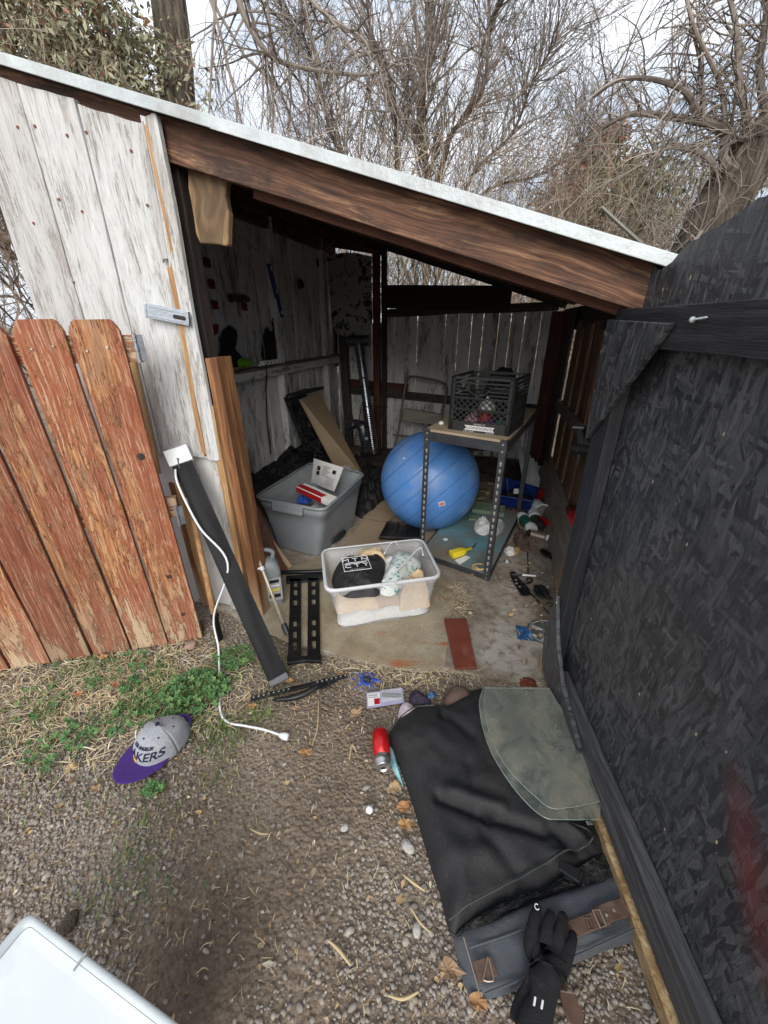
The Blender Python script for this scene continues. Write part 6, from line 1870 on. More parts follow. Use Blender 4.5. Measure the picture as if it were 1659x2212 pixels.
# crumpled black plastic along the foot of the left wall
mb = MB(); o_ = [L(a, b) for a, b in ((.03, .42), (.16, .38), (.26, .62), (.26, 1.0), (.30, 1.5), (.42, 1.95), (.40, 2.4), (.25, 2.62), (.03, 2.6), (.02, 1.5))]
def ptop(x, y, e):
    q = Vector((x*6, y*6, 2)); w = (x-AX)*WX + (y-AY)*WY; u = (x-AX)*UX+(y-AY)*UY
    return .012 + (.36 + .03*math.sin(w*5))*e*(1 - .75*min(1, max(0, u)/.42)) + .05*e*noise.noise(q) + .035*e*noise.noise(q*2.7) + .02*e*noise.noise(q*7)
mb.pad(o_, ptop, .012, rings=30, nseg=150, p=5, center=(L(.14, 1.5).x, L(.14, 1.5).y))
solo(mb, 'plastic_sheeting', 'black_bag', 'crumpled black plastic sheeting heaped along the foot of the left wall', 'plastic sheet', smooth=True)
mb = MB(); o_ = [gp(x, y, .05) for x, y in ((765, 1090), (772, 1030), (790, 1000), (825, 1010), (838, 1050), (820, 1085), (800, 1105), (778, 1110))]
cloth_lump(mb, o_, .014, .11, .09, 16, 3, 18, 90, 3)
solo(mb, 'rags', 'black_cloth', 'black rags piled between the grey tote and the blue ball', 'rags', smooth=True)
# black foam cornered frame and tan board leaning behind the tote
fr_ = thing('padded_panel', 'tall black padded panel with a folded top leaning on the left wall', 'panel', L(.35, 1.9, 0))
def lean(px0, px1, z1, u_off=0): pass
A0 = L(.05, 1.62, .80); A1 = L(.05, 1.98, .83); B0 = L(.52, 1.75, .02); B1 = L(.55, 2.14, .02)
A0, A1 = sp(622, 858, .14), sp(650, 850, .14); B0, B1 = gp(690, 1030, .014), gp(722, 1020, .014)
nnp = (A1-A0).cross(B0-A0).normalized();
if nnp.x < 0: nnp = -nnp
mb = MB(); N_ = 24
mb.grid(lambda u, v: A0.lerp(A1, u).lerp(B0.lerp(B1, u), v) + nnp*.008*noise.noise(Vector((u*3, v*9, 2))), 5, N_)
mb.grid(lambda u, v: A0.lerp(A1, u).lerp(B0.lerp(B1, u), v) - nnp*.04, 5, N_)
mb.slab([A0, B0, B0-nnp*.04, A0-nnp*.04], (A0-A1).normalized(), .004)
mb.build('padding', 'black_bag', fr_, world_mesh=True)
tA, tB = sp(622, 858, .14), sp(697, 838, .16)
mb = MB(); mb.tube([tA+Z3*.0, tA.lerp(tB, .5)+Z3*.008, tB], [.024, .022, .016], 10); mb.build('top_roll', 'black_plastic', fr_, world_mesh=True, smooth=True)
ta0, ta1 = sp(649, 862, .20), sp(690, 846, .20); tb0, tb1 = gp(742, 1040, .014), gp(790, 1035, .014)
nt = (ta1-ta0).cross(tb0-ta0).normalized()
if nt.x < 0: nt = -nt
mb = MB(); mb.slab([ta0, ta1, tb1, tb0], -nt, .018); solo(mb, 'tan_board', 'tan_board', 'smooth tan board leaning against the left wall behind the grey tote', 'board', bevel=.002)
# brown panel, tan strip, jug and pole behind the orange post
q = [L(.20, .60, .62), L(.10, .98, .62), L(.42, .92, .0), L(.745, .37, .012)]
q = [sp(505, 985, .34), sp(545, 1040, .30), gp(622, 1234, .014), gp(545, 1262, .014)]
nq = (q[1]-q[0]).cross(q[3]-q[0]).normalized()
mb = MB(); mb.slab(q, -nq if nq.z < 0 else nq, -.012)
solo(mb, 'wood_sheet', 'panel_brown', 'shiny dark brown panel leaning behind the jamb post', 'panel', bevel=.002)
a, b = sp(520, 1080, .44), gp(627, 1226, .018)
o = plank('tan_strip', 'pale_wood', b, a, .028, .012, Vector((.5, -.8, .4))); tag(o, 'narrow pale wood strip leaning in front of the brown panel', 'strip')
jug = thing('jug', 'grey plastic jug with worn label standing behind the jamb post', 'jug', (-.585, 1.67, .014))
JM = Matrix.Translation((-.580, 1.672, .0)) @ Matrix.Rotation(math.radians(20), 4, 'Z')
jc = [(-.060, -.052), (.060, -.052), (.060, .052), (-.060, .052)]
mb = MB(); rl = lambda d, r: rloop([Vector(p[:2]) for p in grow4(jc, d)], r, 6)
loft(mb, [(rl(-.006, .02), .014), (rl(0, .024), .022), (rl(0, .024), .10), (rl(.001, .024), .20), (rl(-.004, .026), .232), (rl(-.022, .026), .258), (rl(-.045, .022), .272)])
mb.build('body', 'grey_plastic', jug, M=world_of(jug).inverted() @ JM, smooth=True)
mb = MB(); mb.tube(curve([(.030, 0, .262), (.036, 0, .300), (0, 0, .318), (-.034, 0, .300), (-.040, 0, .262)], 18), .011, 8); mb.build('handle', 'grey_plastic', jug, M=world_of(jug).inverted() @ JM, smooth=True)
mb = MB(); mb.lathe([(.017, .262), (.017, .292), (.014, .294)], 16, Matrix.Translation((-.058, -.0, -.016))); mb.build('cap', 'green_label', jug, M=world_of(jug).inverted() @ JM)
mb = MB(); mb.box((.018, -.0555, .118), (.075, .0016, .130)); jl = mb.build('label', 'print_grey', jug, M=world_of(jug).inverted() @ JM)
for z, h, m in ((.165, .018, 'black_plastic'), (.115, .012, 'yellow_plastic'), (.08, .02, 'black_plastic'), (.14, .006, 'white_paper')):
    mb = MB(); mb.box((.018, -.0567, z), (.055, .001, h)); mb.build('label_print', m, jl, M=world_of(jl).inverted() @ JM)
pole = thing('telescopic_pole', 'thin pale metal pole with black foot leaning beside the jug', 'pole', gp(620, 1372, .018))
a, b = fp(536, 1150, .07), gp(621, 1370, .022)
mb = MB(); mb.tube([a, a.lerp(b, .94)], .0075, 10); mb.build('shaft', 'pale_tube', pole, world_mesh=True, smooth=True)
mb = MB(); mb.tube([a.lerp(b, .90), a.lerp(b, .92), b], [.012, .014, .013], 12); mb.build('foot', 'black_plastic', pole, world_mesh=True)
q = a.lerp(b, .36); mb = MB(); mb.tube([q-(b-a)*.012, q+(b-a)*.02], .011, 10); mb.tube([q, q+Vector((-.02, -.006, .0))], .006, 8); mb.build('clamp', 'white_plastic', pole, world_mesh=True)
# stained tool handle beside the light fixture
tool = thing('handle_tool', 'orange brown wooden handle with a black paint-spattered tip beside the jamb', 'tool handle', gp(478, 1386, 0))
a, b = fp(408, 1078, -.075), gp(476, 1384, .005)
mb = MB(); mb.tube([a, a.lerp(b, .3), a.lerp(b, .6), a.lerp(b, .80)], [.009, .012, .013, .015], 10); mb.build('handle', 'fresh_wood', tool, world_mesh=True, smooth=True)
mb = MB(); mb.tube([a.lerp(b, .80), a.lerp(b, .83), a.lerp(b, .835), a.lerp(b, .98), b], [.019, .019, .014, .015, .006], 10); mb.build('tip', 'black_metal', tool, world_mesh=True, smooth=True)

# ------------------------------------------------------------ back of the shed
def c4(x, y): return (730+x*.32, 464.5+y*.32)
def cP(x, y): return ((1000+x/4.423)/1.507, (1050+y/4.424)/1.507)
pipe = thing('stove_pipe', 'grey metal stove pipe with a T joint standing in the back left corner', 'pipe', L(.47, 2.55, 0))
a, b = fp(*cP(585, 265), 2.62), fp(*cP(900, 255), 2.62)
mb = MB(); mb.tube([a, a.lerp(b, .12), a.lerp(b, .125), a.lerp(b, .88), a.lerp(b, .885), b], [.052, .052, .049, .049, .053, .053], 22); mb.build('tee', 'pipe_metal', pipe, world_mesh=True, smooth=False)
t0_, t1_ = fp(*cP(745, 300), 2.62), fp(*cP(880, 1300), 2.50); t2_ = t1_ + (t1_-t0_)*.62
mb = MB(); L5 = [t0_.lerp(t2_, t) for t in (0, .10, .105, .30, .31, .32, .56, .57, .58, 1)]; mb.tube(L5, [.050, .050, .044, .044, .047, .044, .044, .050, .050, .050], 22); mb.build('shaft', 'pipe_metal', pipe, world_mesh=True)
elb = thing('elbow_pipe', 'bent grey metal pipe elbow at the foot of the wire rack', 'pipe', L(.45, 2.25, 0))
q = curve([fp(*cP(600, 1500), 2.35), fp(*cP(700, 1460), 2.35), fp(*cP(790, 1500), 2.32), fp(*cP(820, 1650), 2.28), (fp(*cP(870, 1900), 2.18))], 20)
mb = MB(); mb.tube(q, [.044 + .004*(i in (3, 4, 9, 10, 18, 19)) for i in range(20)], 20); mb.build('elbow', 'pipe_metal', elb, world_mesh=True)
mb = MB(); c_ = q[15]; mb.box(c_ + Vector((.018, -.042, .0)), (.030, .003, .07)); mb.build('sticker', 'print_grey', elb, world_mesh=True)
rack = thing('wire_rack', 'brown wire grill rack leaning in the back left corner', 'rack', L(.5, 2.4, 0))
r00, r10, r01, r11 = fp(*cP(790, 1165), 2.50), fp(*cP(1155, 1200), 2.50), fp(*cP(650, 1880), 2.25), fp(*cP(950, 1890), 2.25)
mb = MB(); mb.tube([r00, r10, r11, r01], .005, 6, closed=True); mb.build('rack_frame', 'rack_brown', rack, world_mesh=True)
mb = MB()
for i in range(1, 24):
    v = i/24; mb.tube([r00.lerp(r01, v), r10.lerp(r11, v)], .0032, 5)
mb.build('wires', 'rack_brown', rack, world_mesh=True)
# folding step stool leaning at the back wall
st = thing('folding_stool', 'folded grey metal step stool leaning against the back wall', 'stool', L(.95, 2.6, 0))
pts = [L(.74, 2.50, .01), fp(*c4(400, 1500), 2.62), fp(*c4(440, 1250), 2.68), fp(*c4(462, 1125), 2.70), fp(*c4(500, 1092), 2.70), fp(*c4(600, 1105), 2.70), fp(*c4(690, 1125), 2.70), fp(*c4(735, 1160), 2.70), fp(*c4(725, 1250), 2.68), fp(*c4(700, 1345), 2.64), L(1.19, 2.50, .01)]
mb = MB(); mb.tube(curve(pts, 60), .0125, 10); mb.build('tube_frame', 'khaki_metal', st, world_mesh=True, smooth=True)
mb = MB(); q = [fp(*c4(450, 1300), 2.64), fp(*c4(708, 1345), 2.64), fp(*c4(700, 1420), 2.60), fp(*c4(430, 1390), 2.60)]; mb.slab(q, -WW, .02); mb.build('step', 'khaki_metal', st, world_mesh=True, bevel=.004)
mb = MB(); mb.tube([L(.75, 2.58, .28), L(1.2, 2.58, .27)], .010, 8); mb.build('crossbar', 'khaki_metal', st, world_mesh=True)
# debris on the floor at the back
mb = MB(); rg = random.Random(50)
for i in range(1000):
    u, w = (rg.uniform(.30, 2.1), rg.uniform(1.2, 2.9)) if i % 3 else (2.24 - abs(rg.gauss(0, .16)), rg.uniform(.0, 1.6))
    p = L(u, w, .013); s = rg.uniform(.005, .026) if i % 3 else rg.uniform(.003, .011); a = rg.uniform(0, 6.28); t = rg.uniform(-.4, .4)
    d1 = Vector((math.cos(a), math.sin(a), t*.5))*s; d2 = Vector((-math.sin(a), math.cos(a), t))*s*rg.uniform(.3, .8)
    mb.add([p-d1-d2+Z3*.01, p+d1-d2+Z3*.01, p+d1+d2+Z3*.014, p-d1+d2+Z3*.012], [(0, 1, 2, 3)])
tag(mb.build('floor_debris', 'litter'), kind='stuff')
simple('heap', (.06, .045, .032), .9, var=.5, scale=30, bump=.8, bd=.01)
mb = MB(); o_ = [L(a, b) for a, b in ((.35, 2.1), (.6, 1.75), (1.0, 1.85), (1.3, 2.1), (1.9, 2.2), (2.15, 2.5), (2.1, 2.9), (1.2, 2.92), (.4, 2.9))]
cloth_lump(mb, o_, .012, .07, .06, 8, 6, 24, 120, 3)
tag(mb.build('dirt_heap', 'heap', smooth=True), kind='stuff')

# ------------------------------------------------------------ floor between the totes and the shelf
for lb, pts, z in (('dirty cardboard flap lying left of the clear bin', [(738, 1188), (757, 1145), (768, 1160), (818, 1172), (805, 1192)], .016),
                   ('large tan cardboard sheet between the grey tote and the ball', [(745, 1180), (786, 1118), (795, 1108), (835, 1123), (862, 1110), (880, 1140), (850, 1180), (790, 1195)], .020),
                   ('tan cardboard flap folded up against the blue ball', [(784, 1117), (826, 1082), (862, 1106), (838, 1128)], .034)):
    mb = quadbox([gp(x, y, z) for x, y in pts], z-.003, .003)
    for q in mb.v: q.z += .008*noise.noise(q*9)
    solo(mb, 'cardboard', 'cardboard', lb, 'cardboard')
mb = quadbox([gp(x, y, .03) for x, y in ((870, 1145), (905, 1150), (950, 1150), (925, 1175), (880, 1180))], .02, .004); solo(mb, 'cardboard', 'cardboard', 'brown cardboard strip under the front of the blue ball', 'cardboard')
tr = thing('plastic_tray', 'black plastic tray with ribs beside the blue ball', 'tray', gp(865, 1150, .02))
q = [gp(x, y, .03) for x, y in ((820, 1165), (838, 1132), (908, 1138), (908, 1168))]
mb = MB(); mb.slab([Vector((p.x, p.y, .028)) for p in q], (0, 0, 1), .003); mb.build('floor_pan', 'black_plastic', tr, world_mesh=True)
mb = MB(); mb.tube([Vector((p.x, p.y, .045)) for p in q], .010, 6, closed=True)
mb.build('edge_bar', 'black_plastic', tr, world_mesh=True)
mb = MB()
for t in (.33, .62):
    a, b = q[0].lerp(q[3], t), q[1].lerp(q[2], t); a = Vector((a.x, a.y, .045)); b = Vector((b.x, b.y, .045)); mb.tube([a, b], .008, 6)
mb.build('ribs', 'black_plastic', tr, world_mesh=True)

# ------------------------------------------------------------ on and under the shelf
def c6(x, y): return (929+x*.285, 929+y*.285)
def c7(x, y): return (1028.5+x*.16, 995.4+y*.16)
def sg(x, y, z=ZL): return gp(*c6(x, y), z)
def hg(x, y, z=.02): return gp(*c7(x, y), z)
yb = thing('yellow_bottle', 'small yellow squeeze bottle lying on the blue lower shelf board', 'bottle', sg(215, 940))
a, b = sg(160, 945, ZL+.022), sg(262, 912, ZL+.022); d = (b-a).normalized(); s = d.cross(Z3)
Mb = Matrix((s, Z3.copy(), d)).transposed().to_4x4(); Mb.translation = a
bl_ = (b-a).length; mb = MB(); c_ = [(-.026, -.020), (.026, -.020), (.026, .020), (-.026, .020)]; rl = lambda k, r: rloop([Vector(p)*k for p in c_], r, 5)
loft(mb, [(rl(.9, .008), 0), (rl(1, .01), .004), (rl(1, .012), bl_*.75), (rl(.75, .012), bl_), (rl(.42, .006), bl_+.012), (rl(.32, .004), bl_+.05), (rl(.2, .002), bl_+.058)])
mb.build('body', 'yellow_plastic', yb, M=world_of(yb).inverted() @ Mb, smooth=True)
tip0 = Mb @ Vector((0, 0, bl_+.058)); mb = MB(); mb.tube([tip0, tip0 + d*.02 + Z3*.012, tip0 + d*.035 + Z3*.03], [.005, .004, .002], 8); mb.build('nozzle', 'navy', yb, world_mesh=True)
o, p, nn = sheet([sg(185, 985, ZL+.002), sg(225, 1020, ZL+.002), sg(308, 965, ZL+.003), sg(270, 950, ZL+.003)], .0006, 'small white paper slip under the yellow bottle', 'paper_slip', 'white_paper', 'paper', .001, 4)
mb = MB()
for k in range(5):
    c_ = sg(370+k*3, 1040-k*2, ZL+.004+k*.002); mb.tube([c_ + Vector((math.cos(t)*(.040-.003*k), math.sin(t)*(.034-.002*k), .003*math.sin(3*t+k))) for t in [j*math.pi/10 for j in range(20)]], .0022, 5, closed=True)
solo(mb, 'twine_coil', 'rope_fiber', 'loose coil of yellowish twine at the front of the lower shelf board', 'twine')
mb = quadbox([sg(x, y, ZL+.001) for x, y in ((320, 560), (565, 600), (560, 660), (315, 625))], ZL+.001, .03); solo(mb, 'green_box', 'green_card', 'flat pale green box on the lower shelf board behind the paper', 'box', bevel=.002)
mb = quadbox([sg(x, y, ZL+.001) for x, y in ((290, 655), (380, 650), (385, 690), (292, 685))], ZL+.001, .012); solo(mb, 'green_box', 'green_card', 'small flat green box next to the crumpled white paper', 'box', bevel=.002)
mb = MB(); cloth_lump(mb, [sg(x, y, ZL+.02) for x, y in ((340, 740), (352, 660), (400, 640), (440, 665), (465, 710), (450, 760), (400, 780))], ZL+.001, .045, .030, 40, 2, 8, 30, 1.6)
solo(mb, 'crumpled_paper', 'white_paper', 'crumpled white paper on the lower shelf board', 'paper')
mb = MB(); cloth_lump(mb, [sg(x, y, ZL+.02) for x, y in ((470, 690), (540, 670), (570, 700), (540, 760), (480, 780))], ZL+.001, .05, .030, 40, 4, 8, 30, 1.6)
solo(mb, 'clear_wrap', 'clear_bag', 'crumpled clear plastic wrap beside the shelf leg', 'wrap')
mb = MB(); mb.lathe([(.012, 0), (.016, .001), (.016, .003), (.010, .004)], 16, Matrix.Translation(sg(117, 830, ZL))); solo(mb, 'bottle_top_disc', 'white_plastic', 'small white round cap lying on the blue shelf board near the ball', 'cap')
# blue bin beyond the shelf with odds in it
bb = [hg(240, 620, .015), hg(720, 705, .015), hg(800, 560, .015), hg(420, 450, .015)]
bt = [gp(*c7(238, 432), .16), gp(*c7(768, 525), .16), gp(*c7(860, 345), .16), gp(*c7(395, 205), .16)]
bx = thing('blue_bin', 'dark blue plastic bin full of small parts behind the shelf', 'bin', bb[1])
bin_mesh(bb, bt, .014, .16, .004, .02).build('body', 'blue_plastic', bx, world_mesh=True, smooth=True)
mb = MB(); cloth_lump(mb, [p for p in rloop(grow4(lerp4(bb, bt, .4), -.012), .02, 2)], .03, .07, .05, 25, 1, 10, 50, 3); solo(mb, 'parts_pile', 'black_cloth', 'dark odds and ends inside the blue bin', 'odds and ends', smooth=False)
mb = MB(); mb.box(gp(*c7(540, 410), .17), (.035, .02, .04)); solo(mb, 'gadget', 'white_plastic', 'small white box lying in the blue bin', 'gadget', bevel=.003)
mb = MB(); q = gp(*c7(890, 490), .05); mb.box((q.x, q.y, .065), (.12, .09, .10), taper=.9); solo(mb, 'red_box', 'red_plastic', 'red plastic container right of the blue bin', 'container', bevel=.012, bseg=3)
# white slats leaning
for k in range(7):
    a = gp(1140 + k*7.5, 1068 - k*1.2, .03); b = fp(1120 + 7*k, 958 + 8*k, 2.45 + .05*((k*3) % 4))
    o = plank('blind_strip', 'white_plastic', a, b, .040, .006, Vector((-.3, -1, .2)), cuts=6); tag(o, 'white strip in the bundle leaning behind the shelf', 'blind strip', 'white strips leaning behind the shelf')
mb = MB(); q = L(1.55, 2.35, .10); mb.box(q + Z3*.28, (.40, .16, .24)); solo(mb, 'dark_box', 'rack_brown', 'dark reddish box in the shade under the shelf', 'box', bevel=.01)
mb = MB(); mb.tube([L(1.35, 2.2, .12), L(1.62, 2.15, .10)], .02, 8); solo(mb, 'pale_rod', 'grey_plastic', 'pale bar lying in the shade behind the ball', 'bar')
# containers on the slab
bk = thing('plaster_bucket', 'white-rimmed round tub lying on its side behind the green tub', 'tub', hg(840, 690))
def cyl(par, px0, px1, z, rs, mat, nm, n_=24, cap=True):
    a, b = gp(*c7(*px0), z), gp(*c7(*px1), z); d = (b-a); M_ = d.normalized().to_track_quat('Z', 'Y').to_matrix().to_4x4(); M_.translation = a
    mb = MB(); m_ = len(rs)-1; mb.lathe([(r, d.length*i/m_) if not isinstance(r, tuple) else (r[0], d.length*r[1]) for i, r in enumerate(rs)], n_, M_, cap=cap); return mb.build(nm, mat, par, world_mesh=True, smooth=False)
cyl(bk, (800, 600), (890, 690), .06, [(.050, 0), (.058, .95), (.064, .96), (.064, 1.0), (.052, 1.0), (.050, .4)], 'white_plastic', 'body')
cyl(bk, (835, 635), (868, 668), .06, [(.049, 0), (.049, 1)], 'print_grey', 'filling')
dm = thing('spray_cap_can', 'white-topped black canister lying among the tubs', 'canister', hg(790, 760))
cyl(dm, (770, 690), (790, 775), .055, [(.020, 0), (.040, .2), (.043, .6), (.043, 1)], 'white_plastic', 'top')
cyl(dm, (795, 790), (850, 900), .045, [(.043, 0), (.043, .7), (.038, 1)], 'black_plastic', 'body')
gc = thing('green_tub', 'small tub with a dark green label lying on the slab', 'tub', hg(700, 840))
cyl(gc, (615, 750), (640, 785), .042, [(.038, 0), (.040, .3), (.040, 1)], 'white_plastic', 'lid')
cyl(gc, (638, 782), (730, 895), .040, [(.038, 0), (.038, 1)], 'green_label', 'label_wrap')
cyl(gc, (728, 892), (760, 930), .040, [(.039, 0), (.041, .5), (.036, 1)], 'white_plastic', 'base')
sc_ = thing('spray_can', 'small champagne coloured spray can lying on the slab', 'spray can', hg(850, 1030))
cyl(sc_, (735, 985), (945, 1040), .032, [(.024, 0), (.030, .05), (.030, .95), (.026, 1)], 'champagne', 'body')
cyl(sc_, (950, 1035), (985, 1045), .032, [(.022, 0), (.022, 1)], 'white_plastic', 'nozzle_cap')
cyl(sc_, (690, 965), (735, 985), .03, [(.02, 0), (.028, .5), (.026, 1)], 'black_plastic', 'bottom_cap')
o, p, nn = sheet([gp(*c7(860, 740), .10), gp(*c7(915, 880), .02), gp(*c7(1130, 1040), .02), gp(*c7(1060, 870), .09)], .002, 'red and black packet leaning against the long grey plank', 'packet', 'red_plastic', 'packet', .01, 8)
mb = MB(); mb.slab([gp(*c7(x, y), .018) for x, y in ((905, 860), (935, 860), (1138, 1035), (1105, 1045))], Z3, .010); mb.build('white_edge', 'white_paper', o, world_mesh=True)
mb = MB(); cloth_lump(mb, [hg(x, y, .02) for x, y in ((950, 1080), (1060, 1060), (1180, 1090), (1190, 1200), (1120, 1240), (1000, 1160))], .013, .018, .014, 40, 3, 8, 40, 2); solo(mb, 'foil_wrap', 'aluminium', 'silvery foil wrapper lying by the foot of the plank', 'wrapper')
mb = MB(); cloth_lump(mb, [hg(x, y, .02) for x, y in ((1035, 1200), (1150, 1215), (1160, 1250), (1060, 1240))], .030, .008, .004, 40, 3, 4, 20, 2); solo(mb, 'wrapper', 'pink_print', 'small pinkish wrapper scrap beside the foil', 'wrapper')
# hairbrush
hb = thing('hairbrush', 'black hairbrush lying on the concrete slab', 'hairbrush', hg(930, 1270))
a, b = hg(880, 1190, .03), hg(1190, 1465, .022); d = (b-a).normalized(); s = d.cross(Z3)
mb = MB()
pr = [(0, .004), (.06, .020), (.15, .028), (.26, .029), (.36, .022), (.44, .011), (.55, .009), (.85, .011), (.97, .010), (1, .004)]
Lb = (b-a).length; vs = []; nseg = 12
for t, r in pr:
    for k in range(nseg):
        q = 2*math.pi*k/nseg; vs.append(a + d*(Lb*t) + s*math.cos(q)*r + Z3*math.sin(q)*min(r, .009))
mb.add(vs, [(i*nseg+k, i*nseg+(k+1) % nseg, (i+1)*nseg+(k+1) % nseg, (i+1)*nseg+k) for i in range(len(pr)-1) for k in range(nseg)])
mb.build('body', 'black_metal', hb, world_mesh=True, smooth=True)
mb = MB(); rg = random.Random(3)
for i in range(90):
    t = rg.uniform(.05, .36); q = a + d*(Lb*t) + s*rg.uniform(-.022, .022); mb.tube([q-Z3*.006, q-Z3*.018+s*rg.uniform(-.008, .008)], .0008, 3)
mb.build('bristles', 'black_plastic', hb, world_mesh=True)
# long plank on edge along the right wall
o = plank('grey_plank', 'grey_board', L(2.250, .52, .150), L(2.215, 2.35, .165), .29, .022, Vector((-1, -.25, .25)), wob=.004, rough_end=.02); tag(o, 'long grey brown plank standing on edge along the right wall', 'plank')
rt = thing('red_tool', 'red capped tool wedged between the plank and the pickets', 'tool', L(2.28, .95, 0))
a, b = sp(1234, 1100, 2.275), sp(1247, 1135, 2.275)
mb = MB(); mb.tube([a+Z3*.02, a, b], [.02, .032, .030], 12); mb.build('cap', 'red_plastic', rt, world_mesh=True, smooth=True)
mb = MB(); mb.tube([b, sp(1256, 1165, 2.275)-Z3*.1], [.022, .020], 10); mb.build('body', 'rack_brown', rt, world_mesh=True)
# bracket, cables, marker, rings
ab = thing('angle_bracket', 'black perforated metal bracket with a hook lying on the slab', 'bracket', sg(680, 1170, .014))
mb = MB(); z = .030
mb.slab([sg(x, y, z) for x, y in ((605, 1080), (640, 1072), (662, 1110), (705, 1160), (745, 1200), (770, 1250), (715, 1258), (690, 1250), (650, 1185), (618, 1130))], Z3, .004); mb.build('plate', 'black_metal', ab, world_mesh=True)
mb = MB(); mb.tube(curve([sg(x, y, z) for x, y in ((690, 1150), (730, 1160), (765, 1150), (770, 1130), (745, 1122), (735, 1135))], 20), .006, 8); mb.build('hook', 'black_metal', ab, world_mesh=True, smooth=True)
for x, y in ((650, 1136), (655, 1163), (680, 1187)):
    mb = MB(); c_ = sg(x, y, z+.0042); mb.lathe([(.007, 0), (.007, .0004)], 14, Matrix.Translation(c_)); mb.build('bolt_hole', 'concrete', ab, world_mesh=True)
mk = thing('marker_pen', 'black and white marker pen lying by the bracket', 'marker', sg(700, 1100, .014))
mb = MB(); mb.tube([sg(620, 1095, .04), sg(698, 1098, .04)], .006, 10); mb.build('cap', 'black_plastic', mk, world_mesh=True)
mb = MB(); mb.tube([sg(698, 1098, .04), sg(802, 1106, .04)], .0055, 10); mb.build('barrel', 'white_plastic', mk, world_mesh=True)
def cable(ctrl, r, mat, lb, z=.017, n_=60, cat='cable'):
    mb = MB(); mb.tube(curve([sg(x, y, z) for x, y in ctrl], n_), r, 6); solo(mb, 'cable', mat, lb, cat, smooth=True)
cable([(555, 640), (640, 690), (680, 760), (715, 850), (735, 920), (742, 1000), (742, 1090)], .0032, 'black_plastic', 'black cable running down the slab to the bracket')
cable([(600, 940), (520, 980), (480, 1040), (485, 1100), (530, 1170), (600, 1205), (665, 1218)], .0022, 'print_grey', 'thin grey cable looping left of the bracket')
cable([(750, 940), (800, 985), (850, 1010), (872, 1050), (840, 1100), (800, 1108)], .0020, 'print_grey', 'thin grey cable curving right of the marker pen')
cable([(770, 1245), (830, 1310), (895, 1388)], .0040, 'black_plastic', 'short black stick pointing away from the cord bundle', cat='stick')
cable([(885, 1320), (893, 1308), (915, 1308), (930, 1322), (922, 1336), (897, 1336), (885, 1322)], .0020, 'black_plastic', 'small dark ring lying on the slab', cat='ring')
cable([(530, 790), (570, 815), (610, 840)], .0020, 'print_grey', 'short pale wire end beside the shelf leg')
mb = MB(); rg = random.Random(5)
for k in range(9):
    pts = [sg(845 + 60*math.cos(t+k)*rg.uniform(.6, 1), 1222 + 48*math.sin(t*1.3+k), .02+.004*k) for t in [j*.7 for j in range(10)]]
    mb.tube(curve(pts, 40), .0028, 5)
solo(mb, 'cord_bundle', 'black_plastic', 'tangled bundle of black cord on the slab', 'cord')
mb = MB(); mb.tube([sg(875, 1260, .018), sg(915, 1280, .018)], .010, 8); solo(mb, 'cord_plug', 'black_plastic', 'black plug at the end of the cord bundle', 'plug')
mb = MB(); rg = random.Random(4)
q = sg(585, 995, .013); cloth_lump(mb, [(q.x+math.cos(a)*.020, q.y+math.sin(a)*.018) for a in [k*math.pi/5 for k in range(10)]], .013, .012, .008, 90, 3, 5, 24, 2); solo(mb, 'foil_ball', 'aluminium', 'small crumpled foil ball on the slab by the shelf', 'foil')
mb = MB(); cloth_lump(mb, [sg(x, y, .02) for x, y in ((560, 900), (600, 880), (650, 900), (640, 940), (590, 945))], .013, .025, .02, 60, 7, 6, 30, 2); solo(mb, 'tissue', 'tissue', 'crumpled white tissue right of the shelf leg', 'tissue')
mb = MB(); cloth_lump(mb, [sg(x, y, .02) for x, y in ((615, 905), (665, 880), (690, 910), (650, 940))], .014, .018, .02, 60, 9, 5, 24, 2); solo(mb, 'leaf_scrap', 'dry_leaf', 'yellow orange leaf scrap beside the white tissue', 'leaf')
mb = MB(); cloth_lump(mb, [sg(x, y, .02) for x, y in ((630, 800), (700, 770), (745, 850), (765, 915), (720, 915), (650, 870))], .013, .05, .04, 30, 7, 9, 50, 2.4); solo(mb, 'rag', 'brown_suede', 'dark brown crumpled rag lying right of the shelf', 'rag', smooth=True)
mb = MB(); cloth_lump(mb, [sg(x, y, .02) for x, y in ((960, 1190), (1050, 1170), (1095, 1220), (1070, 1320), (1020, 1330), (970, 1270))], .013, .035, .03, 24, 5, 9, 50, 2); solo(mb, 'crumpled_bag', 'pale_paper', 'crumpled yellowish paper beside the black door', 'paper') if 'pale_paper' in MAT else None
simple('pale_paper', (.50, .42, .30), .85, var=.2)
solo(mb, 'crumpled_bag', 'pale_paper', 'crumpled yellowish paper beside the black door', 'paper') if mb.v and 'crumpled_bag' not in bpy.data.objects else None
